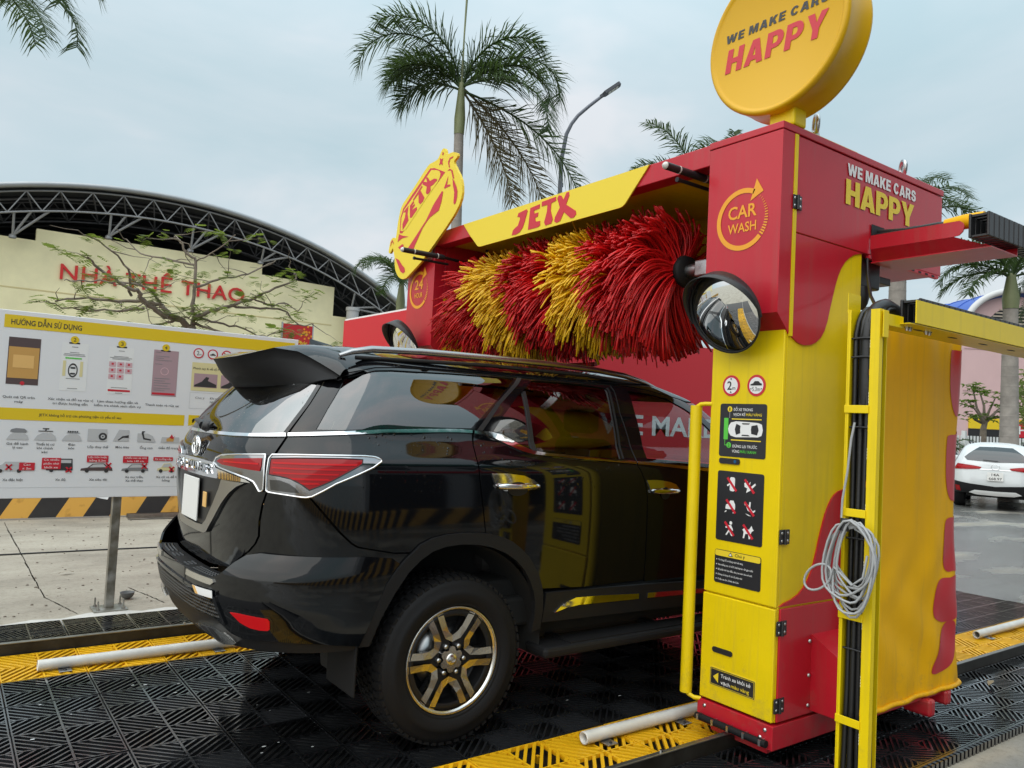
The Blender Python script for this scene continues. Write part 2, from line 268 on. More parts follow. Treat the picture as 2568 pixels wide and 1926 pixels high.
# ------------------------------------------------------------------ object helpers
COL = scene.collection
def thing(name, label, cat, loc=(0, 0, 0), group=None):
    o = bpy.data.objects.new(name, None); o.empty_display_size = .1; COL.objects.link(o); o.location = loc
    o['label'] = label; o['category'] = cat
    if group: o['group'] = group
    o['_base'] = list(loc); return o
def base_of(p):
    while p is not None:
        if '_base' in p.keys(): return Vector(p['_base'])
        p = p.parent
    return Vector((0, 0, 0))
class MB:
    def __init__(s): s.v = []; s.f = []; s.sm = []; s.nrm = None
    def add(s, vs, fs, smooth=False):
        k = len(s.v); s.v += [tuple(v) for v in vs]; s.f += [tuple(i + k for i in f) for f in fs]; s.sm += [smooth] * len(fs); return s
    def box(s, x0, x1, y0, y1, z0, z1, bev=0.):
        x0, x1 = min(x0, x1), max(x0, x1); y0, y1 = min(y0, y1), max(y0, y1); z0, z1 = min(z0, z1), max(z0, z1)
        if bev > 0:
            b = min(bev, (x1 - x0) * .45, (y1 - y0) * .45, (z1 - z0) * .45)
            bm = bmesh.new(); bmesh.ops.create_cube(bm, size=1)
            for v in bm.verts: v.co = ((x0 + x1) / 2 + v.co.x * (x1 - x0), (y0 + y1) / 2 + v.co.y * (y1 - y0), (z0 + z1) / 2 + v.co.z * (z1 - z0))
            bmesh.ops.bevel(bm, geom=bm.edges[:], offset=b, segments=2, affect='EDGES', profile=.5)
            bm.verts.index_update(); s.add([v.co[:] for v in bm.verts], [[v.index for v in f.verts] for f in bm.faces]); bm.free(); return s
        v = [(x0, y0, z0), (x1, y0, z0), (x1, y1, z0), (x0, y1, z0), (x0, y0, z1), (x1, y0, z1), (x1, y1, z1), (x0, y1, z1)]
        return s.add(v, [(0, 3, 2, 1), (4, 5, 6, 7), (0, 1, 5, 4), (1, 2, 6, 5), (2, 3, 7, 6), (3, 0, 4, 7)])
    def tube(s, pts, r, n=8, cap=True, smooth=True, flat=1.):
        pts = [Vector(p) for p in pts]; rs = r if isinstance(r, (list, tuple)) else [r] * len(pts)
        t0 = (pts[1] - pts[0]).normalized(); a = t0.orthogonal().normalized()
        vs = []; fs = []
        for i, p in enumerate(pts):
            t = (pts[min(i + 1, len(pts) - 1)] - pts[max(i - 1, 0)]).normalized()
            a = (a - t * a.dot(t)); a = a.normalized() if a.length > 1e-6 else t.orthogonal().normalized()
            b = t.cross(a)
            for k in range(n):
                an = 2 * PI * k / n; vs.append(p + a * math.cos(an) * rs[i] + b * math.sin(an) * rs[i] * flat)
        for i in range(len(pts) - 1):
            for k in range(n):
                k2 = (k + 1) % n; fs.append((i * n + k, i * n + k2, (i + 1) * n + k2, (i + 1) * n + k))
        s.add(vs, fs, smooth)
        if cap: s.add(vs[:n], [tuple(range(n - 1, -1, -1))]); s.add(vs[-n:], [tuple(range(n))])
        return s
    def prism(s, fr, pts, d0, d1):
        """2-D polygon in frame fr, from depth d0 (back) to d1 (front)"""
        k = len(pts); ar = sum(pts[i][0] * pts[(i + 1) % k][1] - pts[(i + 1) % k][0] * pts[i][1] for i in range(k))
        if ar < 0: pts = pts[::-1]
        fv = [fr(u, v, d1) for u, v in pts]; bv = [fr(u, v, d0) for u, v in pts]
        s.add(fv, [tuple(range(k))])
        s.add(bv, [tuple(range(k - 1, -1, -1))])
        for i in range(k):
            j = (i + 1) % k; s.add([bv[i], bv[j], fv[j], fv[i]], [(0, 1, 2, 3)])
        return s
    def lathe(s, prof, o, ax, n=32, smooth=True, a0=0, a1=2 * PI):
        """profile of (radius, along axis)"""
        ax = Vector(ax).normalized(); a = ax.orthogonal().normalized(); b = ax.cross(a); o = Vector(o); full = abs(a1 - a0 - 2 * PI) < 1e-6
        m = n if full else n + 1; vs = []; fs = []
        for r, h in prof:
            for k in range(m):
                an = a0 + (a1 - a0) * k / n; vs.append(o + ax * h + (a * math.cos(an) + b * math.sin(an)) * r)
        for i in range(len(prof) - 1):
            for k in range(n):
                k2 = (k + 1) % m if full else k + 1
                fs.append((i * m + k, i * m + k2, (i + 1) * m + k2, (i + 1) * m + k))
        return s.add(vs, fs, smooth)
    def mesh(s, base=(0, 0, 0), name='m'):
        me = bpy.data.meshes.new(name); b = Vector(base)
        me.from_pydata([(v[0] - b.x, v[1] - b.y, v[2] - b.z) for v in s.v], [], s.f)
        me.polygons.foreach_set('use_smooth', s.sm)
        if s.nrm is not None: me.normals_split_custom_set_from_vertices([tuple(n) for n in s.nrm])
        me.update(); return me
def link(name, me, m, parent=None, label=None, kind=None, cat=None, group=None):
    o = bpy.data.objects.new(name, me); COL.objects.link(o)
    if m is not None: me.materials.append(MATS[m] if isinstance(m, str) else m)
    if parent is not None: o.parent = parent
    if label: o['label'] = label
    if kind: o['kind'] = kind
    if cat: o['category'] = cat
    if group: o['group'] = group
    return o
def part(parent, name, mb, m, label=None, kind=None):
    return link(name, mb.mesh(base_of(parent), name), m, parent, label, kind)
def solo(name, mb, m, label, cat, loc=(0, 0, 0), group=None):
    o = link(name, mb.mesh(loc, name), m, None, label, None, cat, group); o.location = loc; o['_base'] = list(loc); return o
def struct(name, mb, m, parent=None):
    o = link(name, mb.mesh((0, 0, 0), name), m, parent)
    if parent is None: o['kind'] = 'structure'
    return o
class Fr:
    """a flat frame: origin, right, up; the normal faces the viewer"""
    def __init__(s, o, r, u): s.o = Vector(o); s.r = Vector(r).normalized(); s.u = Vector(u).normalized(); s.n = s.r.cross(s.u)
    def __call__(s, u, v, d=0.): return s.o + s.r * u + s.u * v + s.n * d
def rrect(x0, y0, x1, y1, r, n=4):
    x0, x1 = min(x0, x1), max(x0, x1); y0, y1 = min(y0, y1), max(y0, y1); p = []
    for cx, cy, a in ((x1 - r, y0 + r, -90), (x1 - r, y1 - r, 0), (x0 + r, y1 - r, 90), (x0 + r, y0 + r, 180)):
        for i in range(n + 1):
            t = math.radians(a + 90 * i / n); p.append((cx + r * math.cos(t), cy + r * math.sin(t)))
    return p
def disc(cx, cy, r, n=28, ry=None): return [(cx + r * math.cos(2 * PI * i / n), cy + (ry or r) * math.sin(2 * PI * i / n)) for i in range(n)]
def ring(mb, fr, cx, cy, r0, r1, d0, d1, a0=0, a1=360, n=48, ry=1.):
    a0, a1 = math.radians(a0), math.radians(a1)
    for i in range(n):
        t0 = a0 + (a1 - a0) * i / n; t1 = a0 + (a1 - a0) * (i + 1) / n
        q = [(r0, t0), (r1, t0), (r1, t1), (r0, t1)]
        mb.add([fr(cx + r * math.cos(t), cy + r * ry * math.sin(t), d1) for r, t in q], [(0, 1, 2, 3)])
    return mb
def flat(fr, polys, d):
    mb = MB()
    for p in polys:
        ar = sum(p[i][0] * p[(i + 1) % len(p)][1] - p[(i + 1) % len(p)][0] * p[i][1] for i in range(len(p)))
        if ar < 0: p = p[::-1]
        mb.add([fr(u, v, d) for u, v in p], [tuple(range(len(p)))])
    return mb
TEXTS = []
def text(parent, s, fr, x0, x1, y, h, m, d=.002, bold=.0, shear=0., align='FIT', thick=0., name='lettering', spacing=1.0):
    """one line of print: left x0, right x1, baseline y, cap height h, in frame fr"""
    c = bpy.data.curves.new(name, 'FONT'); c.body = s; c.size = 1; c.offset = bold; c.shear = shear; c.extrude = 0; c.resolution_u = 3; c.space_character = spacing
    o = bpy.data.objects.new(name, c); COL.objects.link(o)
    TEXTS.append((o, parent, fr, x0, x1, y, h, m, d, thick, name, align))
def arc(cx, cy, rx, ry, a0, a1, n=8): return [(cx + rx * math.cos(math.radians(a0 + (a1 - a0) * i / n)), cy + ry * math.sin(math.radians(a0 + (a1 - a0) * i / n))) for i in range(n + 1)]
# heavy sign-writer's capitals: (width, outline, holes), cap height 1
GLY = {
 'H': (.74, [(0, 0), (.25, 0), (.25, .39), (.49, .39), (.49, 0), (.74, 0), (.74, 1), (.49, 1), (.49, .60), (.25, .60), (.25, 1), (0, 1)], []),
 'A': (.82, [(0, 0), (.255, 0), (.30, .17), (.52, .17), (.565, 0), (.82, 0), (.555, 1), (.265, 1)], [[(.352, .36), (.468, .36), (.41, .70)]]),
 'P': (.70, [(0, 0), (.25, 0), (.25, .32), (.40, .32)] + arc(.40, .66, .30, .34, -90, 90) + [(.40, 1), (0, 1)], [[(.25, .51), (.36, .51)] + arc(.36, .655, .10, .145, -80, 80, 6) + [(.36, .80), (.25, .80)]]),
 'Y': (.80, [(.275, 0), (.525, 0), (.525, .38), (.80, 1), (.53, 1), (.40, .62), (.27, 1), (0, 1), (.275, .38)], []),
 'W': (1.16, [(.20, 0), (.47, 0), (.58, .50), (.69, 0), (.96, 0), (1.16, 1), (.92, 1), (.815, .42), (.70, 1), (.46, 1), (.345, .42), (.24, 1), (0, 1)], []),
 'E': (.62, [(0, 0), (.62, 0), (.62, .20), (.25, .20), (.25, .41), (.58, .41), (.58, .60), (.25, .60), (.25, .80), (.61, .80), (.61, 1), (0, 1)], []),
 'M': (.94, [(0, 0), (.225, 0), (.225, .62), (.375, 0), (.565, 0), (.715, .62), (.715, 0), (.94, 0), (.94, 1), (.61, 1), (.47, .42), (.33, 1), (0, 1)], []),
 'K': (.78, [(0, 0), (.25, 0), (.25, .29), (.33, .39), (.49, 0), (.78, 0), (.50, .57), (.77, 1), (.47, 1), (.25, .62), (.25, 1), (0, 1)], []),
 'C': (.76, arc(.38, .5, .38, .51, 35, 325, 22) + [(.51, .33)] + arc(.38, .5, .14, .30, -55, -305, 18)[:1] + arc(.38, .5, .135, .30, 300, 60, 16), []),
 'R': (.74, [(0, 0), (.25, 0), (.25, .37), (.33, .37), (.47, 0), (.74, 0), (.575, .42)] + arc(.42, .70, .295, .30, -48, 90, 8) + [(.42, 1), (0, 1)], [[(.25, .555), (.38, .555)] + arc(.38, .68, .09, .125, -80, 80, 6) + [(.38, .81), (.25, .81)]]),
 'S': (.70, [(0, .32), (.235, .34), (.26, .23), (.35, .18), (.43, .20), (.455, .27), (.43, .335), (.33, .385), (.15, .45), (.045, .56), (.02, .70), (.07, .87), (.18, .98), (.35, 1.01), (.52, .98), (.63, .88), (.67, .70), (.43, .68), (.41, .77), (.34, .82), (.275, .80), (.25, .74), (.27, .68), (.36, .635), (.54, .57), (.66, .46), (.70, .30), (.65, .13), (.54, .03), (.35, -.01), (.17, .02), (.05, .12)], []),
}
GLY['C'] = (.76, arc(.38, .5, .38, .51, 32, 328, 24) + [(.515, .335)] + arc(.38, .5, .14, .30, 315, 45, 16) + [(.515, .665)], [])
def pip2(x, y, poly):
    c = False
    for i in range(len(poly)):
        (x1, y1), (x2, y2) = poly[i], poly[i - 1]
        if (y1 > y) != (y2 > y) and x < (x2 - x1) * (y - y1) / (y2 - y1) + x1: c = not c
    return c
def block_text(parent, s, fr, x0, x1, y, h, m, d=.001, shear=0., gap=.07, name='block_letter'):
    tot = sum((GLY[c][0] + gap) if c != ' ' else .34 for c in s) - gap; sx = (x1 - x0) / tot; cx = 0
    for c in s:
        if c == ' ': cx += .34; continue
        w, o, hs = GLY[c]; pts = []; ed = []
        for lp in [o] + hs:
            k = len(pts); pts += lp; ed += [(k + i, k + (i + 1) % len(lp)) for i in range(len(lp))]
        r = delaunay_2d_cdt([Vector(p) for p in pts], ed, [], 0, 1e-6); V = r[0]; fs = []
        for f in r[2]:
            q = (V[f[0]] + V[f[1]] + V[f[2]]) / 3
            if pip2(q.x, q.y, o) and not any(pip2(q.x, q.y, h_) for h_ in hs): fs.append(tuple(f))
        mb = MB(); mb.add([fr(x0 + (cx + v.x + shear * v.y) * sx, y + v.y * h, d) for v in V], fs); 
        a, b, c_ = [Vector(mb.v[i]) for i in mb.f[0]]
        if (b - a).cross(c_ - a).dot(fr.n) < 0: mb.f = [f[::-1] for f in mb.f]
        part(parent, name, mb, m); cx += w + gap
def split_letters(vs, fs):
    par = list(range(len(vs)))
    def find(i):
        while par[i] != i: par[i] = par[par[i]]; i = par[i]
        return i
    for f in fs:
        for i in f[1:]: par[find(i)] = find(f[0])
    gr = {}
    for f in fs: gr.setdefault(find(f[0]), []).append(f)
    it = sorted(([min(vs[i][0] for f in g_ for i in f), max(vs[i][0] for f in g_ for i in f), list(g_)] for g_ in gr.values()), key=lambda t: t[0]); out = []
    for a, b, g_ in it:
        if out and a < out[-1][1] - .25 * min(b - a, out[-1][1] - out[-1][0]): out[-1][1] = max(b, out[-1][1]); out[-1][2] += g_
        else: out.append([a, b, g_])
    return [o[2] for o in out]
def finish_texts():
    bpy.context.view_layer.update(); dg = bpy.context.evaluated_depsgraph_get()
    for o, parent, fr, x0, x1, y, h, m, d, thick, name, align in TEXTS:
        me0 = o.evaluated_get(dg).to_mesh(); vs = [v.co[:] for v in me0.vertices]; fs = [tuple(p.vertices) for p in me0.polygons]
        o.evaluated_get(dg).to_mesh_clear()
        crv = o.data; bpy.data.objects.remove(o); bpy.data.curves.remove(crv)
        if not vs: continue
        xa = min(v[0] for v in vs); xb = max(v[0] for v in vs); sy = h / .70; sx = (x1 - x0) / max(1e-6, xb - xa)
        if name.startswith('hall'): groups = split_letters(vs, fs)
        else: groups = [fs]
        for fs in groups:
          mb = MB()
          if thick:
            ec = {}
            for f in fs:
                for i in range(len(f)):
                    e = (f[i], f[(i + 1) % len(f)]); ec[e] = 1
            P = [fr(x0 + (v[0] - xa) * sx, y + v[1] * sy, d + thick) for v in vs]; Q = [fr(x0 + (v[0] - xa) * sx, y + v[1] * sy, d) for v in vs]
            us = sorted({i for f in fs for i in f}); re_ = {i: k for k, i in enumerate(us)}
            mb.add([P[i] for i in us], [tuple(re_[i] for i in f) for f in fs])
            for a, b in ec:
                if (b, a) not in ec: mb.add([Q[a], Q[b], P[b], P[a]], [(0, 1, 2, 3)])
          else:
            mb.add([fr(x0 + (v[0] - xa) * sx, y + v[1] * sy, d) for v in vs], fs)
          part(parent, name, mb, m)
    TEXTS.clear()
def copy_tree(o, parent=None, link_data=True):
    c = o.copy(); COL.objects.link(c); c.parent = parent
    for ch in list(o.children): copy_tree(ch, c)
    return c
FRONT = lambda x: Fr((x, 0, 0), (0, -1, 0), (0, 0, 1))     # a face looking back at the street (-x): u = -y
SIDE = lambda y: Fr((0, y, 0), (1, 0, 0), (0, 0, 1))       # a face looking at -y: u = x
# ================================================================== GROUND
mb = MB()                                                            # a sheet with a shallow bed under the mats
BX0, BX1, BY0, BY1 = -4.0, 6.55, -2.15, 2.14
R_ = 900
xs = [-R_, BX0, BX1, R_]; ys = [-R_, BY0, BY1, R_]
for i in range(3):
    for j in range(3):
        if i == 1 and j == 1: continue
        mb.add([(xs[i], ys[j], -.045), (xs[i + 1], ys[j], -.045), (xs[i + 1], ys[j + 1], -.045), (xs[i], ys[j + 1], -.045)], [(0, 1, 2, 3)])
struct('ground', mb, 'concrete')
mb = MB().box(BX0 - .02, BX1 + .02, BY0 - .02, BY1 + .02, -.09, -.052)
floor = struct('wash_bay_floor', mb, 'pit')
# slab joints: thin dark filler strips on the far concrete
jm = mat('joint', (.16, .135, .10), .9)
for (x0, y0, x1, y1) in ((-1.37, 2.75, -1.27, 2.36), (-.62, 2.95, -.44, 2.32)):
    pass
mb = MB()
for p0, p1 in (((-1.235, 3.09), (-1.085, 2.45)), ((-.62, 3.2), (-.47, 2.55)), ((-1.235, 3.09), (-1.26, 7.4)), ((2.6, 2.6), (2.6, 7.4))):
    a = Vector((*p0, 0)); b = Vector((*p1, 0)); t_ = (b - a).normalized(); nn = Vector((-t_.y, t_.x, 0)) * .006; k = 14
    for i in range(k):
        q0 = a.lerp(b, i / k) + nn * random.uniform(-.8, .8); q1 = a.lerp(b, (i + 1) / k - .004) + nn * random.uniform(-.8, .8); w = nn * random.uniform(.4, 1.0)
        mb.add([(q0 - w)[:2] + (-.0435,), (q1 - w)[:2] + (-.0435,), (q1 + w)[:2] + (-.0435,), (q0 + w)[:2] + (-.0435,)], [(0, 1, 2, 3), (3, 2, 1, 0)])
struct('expansion_joints', mb, 'joint')
# pale cement margin along the mats
cm = mat('cement', (.58, .56, .52), .85, var=.25, vscale=5, bump=.2, bscale=40)
mb = MB()
n = 60; vs = []; fs = []
for i in range(n + 1):
    x = -4 + 10.5 * i / n; w = .20 + .10 * math.sin(i * 1.7) * math.sin(i * .63) + .03 * random.random()
    vs += [(x, 2.145, -.041), (x, 2.16 + w, -.041)]
for i in range(n): fs.append((2 * i, 2 * i + 2, 2 * i + 3, 2 * i + 1))
mb.add(vs, fs); struct('cement_margin', mb, 'cement')

# ------------------------------------------------------------------ slotted plastic tiles
TX, TY = .408, .392
def tile_mesh(sx, sy, name, half=.0046):
    mb = MB(); h = -.016; g = .0035
    for qi in range(2):
        for qj in range(2):
            x0 = -sx / 2 + qi * sx / 2; y0 = -sy / 2 + qj * sy / 2; w = sx / 2; d = sy / 2
            e = .010 if True else 0
            xa, xb, ya, yb = x0 + .006, x0 + w - .006, y0 + .006, y0 + d - .006
            sgn = 1 if (qi + qj) % 2 == 0 else -1
            ns = 8
            W = xb - xa; D = yb - ya
            for k in range(ns):
                # lines of slope D/(W*0.62): a shallow herringbone
                c = (k + .5) / ns * 2 - .5          # -0.5 .. 1.5 in units along y
                def clip(off):
                    pts = []
                    for t in (0., 1.):
                        yy = c + off + (t - .5) * 1.0
                        pts.append((t, yy))
                    (t0, u0), (t1, u1) = pts
                    def at(u): return t0 + (u - u0) / (u1 - u0) * (t1 - t0)
                    a, b = 0., 1.
                    a = max(a, at(0)); b = min(b, at(1))
                    return (a, b) if b - a > .02 else None
                r = clip(0)
                if not r: continue
                a, b = r
                pa = Vector((xa + a * W, ya + (c + a - .5) * D, 0)); pb = Vector((xa + b * W, ya + (c + b - .5) * D, 0))
                if sgn < 0: pa.x, pb.x = xa + xb - pa.x, xa + xb - pb.x
                t = (pb - pa); t.z = 0; t.normalize(); nn = Vector((-t.y, t.x, 0)) * half
                v = [pa - nn, pb - nn, pb + nn, pa + nn]; lo = [p + Vector((0, 0, h)) for p in v]
                hi = [p + Vector((0, 0, 0)) for p in v]
                mb.add(hi + lo, [(0, 1, 2, 3), (0, 4, 5, 1), (1, 5, 6, 2), (2, 6, 7, 3), (3, 7, 4, 0)])
    bw = .006
    for (x0, x1, y0, y1) in ((-sx / 2 + g, -sx / 2 + g + bw, -sy / 2 + g, sy / 2 - g), (sx / 2 - g - bw, sx / 2 - g, -sy / 2 + g, sy / 2 - g), (-sx / 2 + g + bw, sx / 2 - g - bw, -sy / 2 + g, -sy / 2 + g + bw), (-sx / 2 + g + bw, sx / 2 - g - bw, sy / 2 - g - bw, sy / 2 - g), (-.005, .005, -sy / 2 + g + bw, sy / 2 - g - bw), (-sx / 2 + g + bw, -.005, -.004, .004), (.005, sx / 2 - g - bw, -.004, .004)):
        mb.box(x0, x1, y0, y1, h - .002, .0012)
    # feet
    for fx in (-.3, .3):
        for fy in (-.3, .3): mb.box(fx * sx - .008, fx * sx + .008, fy * sy - .008, fy * sy + .008, -.05, h)
    return mb.mesh((0, 0, 0), name)
t_blk = tile_mesh(TX, TY, 'tile'); t_yel = tile_mesh(TX, .485, 'tile_yellow', .0078); t_out = tile_mesh(TX, .342, 'tile_outer'); t_near = tile_mesh(TX, .29, 'tile_near'); t_near.materials.append(MATS['mat_black'])
t_blk.materials.append(MATS['mat_black']); t_out.materials.append(MATS['mat_black']); t_yel.materials.append(MATS['mat_yellow'])
rt = random.Random(3)
def lay(me, y, name, x_from, x_to):
    k0 = int(math.floor((x_from + 1.227) / TX)); k1 = int(math.ceil((x_to + 1.227) / TX))
    for k in range(k0, k1):
        x = -1.227 + (k + .5) * TX
        if x + TX / 2 > BX1 or x - TX / 2 < BX0: continue
        o = bpy.data.objects.new(name, me); COL.objects.link(o); o.parent = floor
        o.location = (x, y, rt.uniform(-.0025, .0015)); o.rotation_euler = (rt.uniform(-.004, .004), rt.uniform(-.004, .004), rt.uniform(-.003, .003))
for j in range(5): lay(t_blk, .915 - (j + .5) * TY, 'floor_tile', -2.4 if j > 1 else -2.0, 6.5)
lay(t_yel, 1.163, 'yellow_floor_tile', -2.4, 6.5); lay(t_yel, -1.292, 'yellow_floor_tile', -2.4, 6.5)
for j in range(2): lay(t_out, 1.452 + (j + .5) * .342, 'floor_tile', -2.4, 6.5); lay(t_near, -1.564 - (j + .5) * .29, 'floor_tile', -1.3, 6.5)
# sloping black rubber edging of the mat field
mb = MB().box(BX0, BX1, -2.158, -2.146, -.046, .002)
for k in range(0, 250):
    x = BX0 + .02 + k * .042
    if x < BX1 - .03: mb.box(x, x + .024, -2.172, -2.157, -.046, -.004)
part_edge = struct('mat_edging', mb, 'mat_black')

# ------------------------------------------------------------------ travel rails either side of the yellow strips
def rail(y0, y1, label):
    ym = (y0 + y1) / 2
    t = thing('travel_rail', label, 'rail', (1.2, ym, -.045), 'travel rails')
    part(t, 'web', MB().box(-3.9, 6.5, y0, y1, -.044, .062), 'rail_steel')
    part(t, 'head', MB().box(-3.9, 6.5, y0 - .003, y1 + .003, .062, .070, .003), 'rail_top')
    for k in range(8):
        x = -3.2 + k * 1.3
        part(t, 'bolt', MB().lathe([(0, .0), (.008, .0), (.008, .010), (0, .010)], (x, ym, .070), (0, 0, 1), 6, False), 'steel')
rail(1.425, 1.446, 'dark steel travel rail between far black tiles and yellow strip')
rail(-1.560, -1.539, 'dark steel travel rail running under the yellow and red pillar')

# ------------------------------------------------------------------ white wheel-guide pipes
def guide_pipe(x0, x1, y, label, clips):
    t = thing('guide_pipe', label, 'pipe', ((x0 + x1) / 2, y, 0), 'white wheel guide pipes')
    mb = MB().tube([(x0, y, .034), (x1, y, .034)], .030, 20, cap=False)
    mb.lathe([(.030, 0), (.029, -.004), (.024, -.005), (.023, .03)], (x0, y, .034), (1, 0, 0), 20)
    mb.lathe([(.030, 0), (.029, .004), (.024, .005), (.023, -.03)], (x1, y, .034), (1, 0, 0), 20)
    part(t, 'tube', mb, 'pvc')
    for x in clips:
        c = part(t, 'clip', MB().box(x - .032, x + .032, y - .075, y + .02, .0025, .008, .002), 'steel')
        part(c, 'screw', MB().lathe([(0, 0), (.008, 0), (.007, .004), (0, .005)], (x, y - .055, .008), (0, 0, 1), 10), 'dark_metal')
guide_pipe(-1.455, .55, 1.03, 'long white guide pipe on far yellow strip beside signboard', (-1.33, -.50, .3))
guide_pipe(.560, 1.36, -1.195, 'short white guide pipe ending at the yellow pillar base', (.68, 1.2))
guide_pipe(4.60, 6.4, -1.195, 'white guide pipe beyond the orange cover at right', (4.72, 6.0))
guide_pipe(4.60, 6.4, 1.03, 'white guide pipe on far yellow strip past the black car', (4.72, 6.0))

# small litter: leaf scraps and pale splashes on the tiles
lm = mat('dry_leaf', (.30, .22, .12), .7); wm = mat('suds', (.72, .75, .76), .25)
leaf_spots = [(3.35, -1.80, .02, 'curled dry leaf on black tiles under the orange cover'), (-1.05, 3.9, -.03, 'dark dry leaf lying on far concrete left of the post')]
for x, y, z, lab in leaf_spots:
    mb = MB(); k = 7; vs = []
    for i in range(k):
        u = i / (k - 1); w = .018 * math.sin(PI * min(1, u * 1.02)) + .001
        vs += [(x + u * .12, y + w + u * .03, z + .012 * math.sin(3 * u)), (x + u * .12, y - w + u * .03, z + .006 + .012 * math.sin(3 * u))]
    mb.add(vs, [(2 * i, 2 * i + 2, 2 * i + 3, 2 * i + 1) for i in range(k - 1)])
    solo('fallen_leaf', mb, 'dry_leaf', lab, 'leaf', (x, y, z))
mb = MB()
for i in range(42):
    x = RNG.uniform(-1.6, 1.2); y = RNG.uniform(-1.05, .7); r = RNG.uniform(.002, .006) * (2.2 if i % 14 == 0 else 1)
    k = 7; mb.add([(x + r * (1 + .5 * RNG.random()) * math.cos(2 * PI * a / k) * 1.6, y + r * math.sin(2 * PI * a / k), .0035) for a in range(k)], [tuple(range(k))])
o = link('water_splashes', mb.mesh(), 'suds'); o['kind'] = 'stuff'; o['label'] = 'pale soap splashes scattered over the black tiles'
mb = MB()
for i in range(420):
    x = RNG.uniform(-3, 2.5); y = 2.5 + 5 * RNG.random() ** 1.3; r = RNG.uniform(.004, .013)
    mb.lathe([(r, 0), (r * .8, r * .5), (0, r * .7)], (x, y, -.044), (RNG.uniform(-.2, .2), RNG.uniform(-.2, .2), 1), 5, False)
o = link('grit', mb.mesh(), mat('grit', (.16, .13, .10), .9)); o['kind'] = 'stuff'; o['label'] = 'scattered grit and small stones on the concrete'

# ================================================================== STRIPED BARRIER AND BITS
t = thing('barrier_wall', 'low barrier kerb painted with yellow and black hazard stripes', 'barrier', (0, 7.8, -.045))
part(t, 'painted_face', MB().box(-12, 2.4, 7.61, 7.98, -.045, .50, .012), 'hazard_stripes')
part(t, 'footing', MB().box(-12.02, 2.42, 7.575, 7.99, -.05, -.028), 'barrier_base')
for i, (y, x0, x1, lab) in enumerate(((7.46, .12, 2.2, 'long galvanised steel channel lying nearest the striped barrier'), (7.28, .10, 2.0, 'thin pale steel strip lying on concrete in front of the channel'))):
    mb = MB()
    if i == 0: mb.box(x0, x1, y - .05, y + .05, -.04, -.032).box(x0, x1, y - .05, y - .042, -.032, .012).box(x0, x1, y + .042, y + .05, -.032, .012)
    else: mb.box(x0, x1, y - .03, y + .03, -.04, -.028, .004)
    solo('steel_channel' if i == 0 else 'steel_strip', mb, 'rail_top', lab, 'steel profile', ((x0 + x1) / 2, y, -.04))
mb = MB(); prof = []
for i in range(9): a = PI / 2 * i / 8; prof.append((.050 * math.sin(a) + .002, .05 - .05 * math.cos(a)))
mb.lathe(prof, (-.70, 2.78, -.043), (0, 0, 1), 24)
mb.lathe([(.052, .05), (.055, .052), (.052, .054), (.047, .046), (.004, .006)], (-.70, 2.78, -.043), (0, 0, 1), 24)
solo('bowl', mb, mat('bowl_grey', (.10, .10, .10), .5), 'small dark grey bowl on the concrete beside the signboard post', 'bowl', (-.70, 2.78, -.043))
mb = MB().tube([(-4, 5.0, -.038), (-2, 5.05, -.036), (-.5, 5.06, -.037), (1.0, 5.0, -.038), (4, 5.1, -.038)], .008, 6)
solo('thin_cable', mb, 'hose', 'thin black cable lying straight across the far concrete', 'cable', (0, 5, -.04))

# ================================================================== INSTRUCTION BOARD
BY = 2.45
bd = thing('instruction_board', 'large white printed instruction board on galvanised posts', 'sign board', (-1.07, 2.472, -.045))
FB = SIDE(BY)
part(bd, 'panel', MB().box(-2.56, .43, BY, BY + .03, .792, 2.098, .004), 'board_white')
for x in (-2.05, -.872, .2):
    p = part(bd, 'post', MB().box(x - .03, x + .03, 2.482, 2.542, -.03, 2.0, .004), 'galvanised')
    pl_ = part(bd, 'base_plate', MB().box(x - .115, x + .115, 2.40, 2.60, -.043, -.030, .003), 'galvanised')
    for bx in (-.085, .085):
        for by in (2.43, 2.57):
            part(pl_, 'anchor_bolt', MB().tube([(x + bx, by, -.03), (x + bx, by, .035)], .006, 8).lathe([(0, .012), (.013, .012), (.013, 0), (0, 0)], (x + bx, by, -.03), (0, 0, 1), 6, False), 'rail_top')
def brect(name, x0, z0, x1, z1, m, d=.0015, r=0): return part(bd, name, flat(FB, [rrect(x0, z0, x1, z1, r) if r else [(x0, z0), (x1, z0), (x1, z1), (x0, z1)]], d), m)
hy = mat('header_yellow', (.74, .52, .012), .45); tx = mat('print_dark', (.035, .033, .035), .5); gx = mat('print_grey', (.22, .22, .23), .5)
mat('skin_yellow', (.70, .62, .33), .5); mat('pink_print', (.62, .40, .44), .5); mat('mauve_print', (.40, .27, .30), .5); mat('brown_print', (.085, .055, .055), .5); mat('tan_print', (.56, .31, .085), .5); mat('pale_print', (.50, .50, .51), .5)
brect('header_band', -1.668, 1.976, .40, 2.066, 'header_yellow')
text(bd, 'HƯỚNG DẪN SỬ DỤNG', FB, -1.628, -1.194, 2.000, .036, 'print_dark', .003, .012)
brect('section_band', -2.50, 1.337, -.446, 1.420, 'header_yellow'); brect('section_band', -.416, 1.340, .40, 1.423, 'header_yellow')
text(bd, 'JETX không hỗ trợ các phương tiện có yếu tố sau', FB, -1.421, -.892, 1.370, .018, 'print_dark', .003, .004)
text(bd, 'ĐỀ NGHỊ', FB, -.39, -.20, 1.362, .032, 'print_dark', .003, .012)
def phone(x0, z0, x1, z1, m): return brect('phone_picture', x0, z0, x1, z1, m)
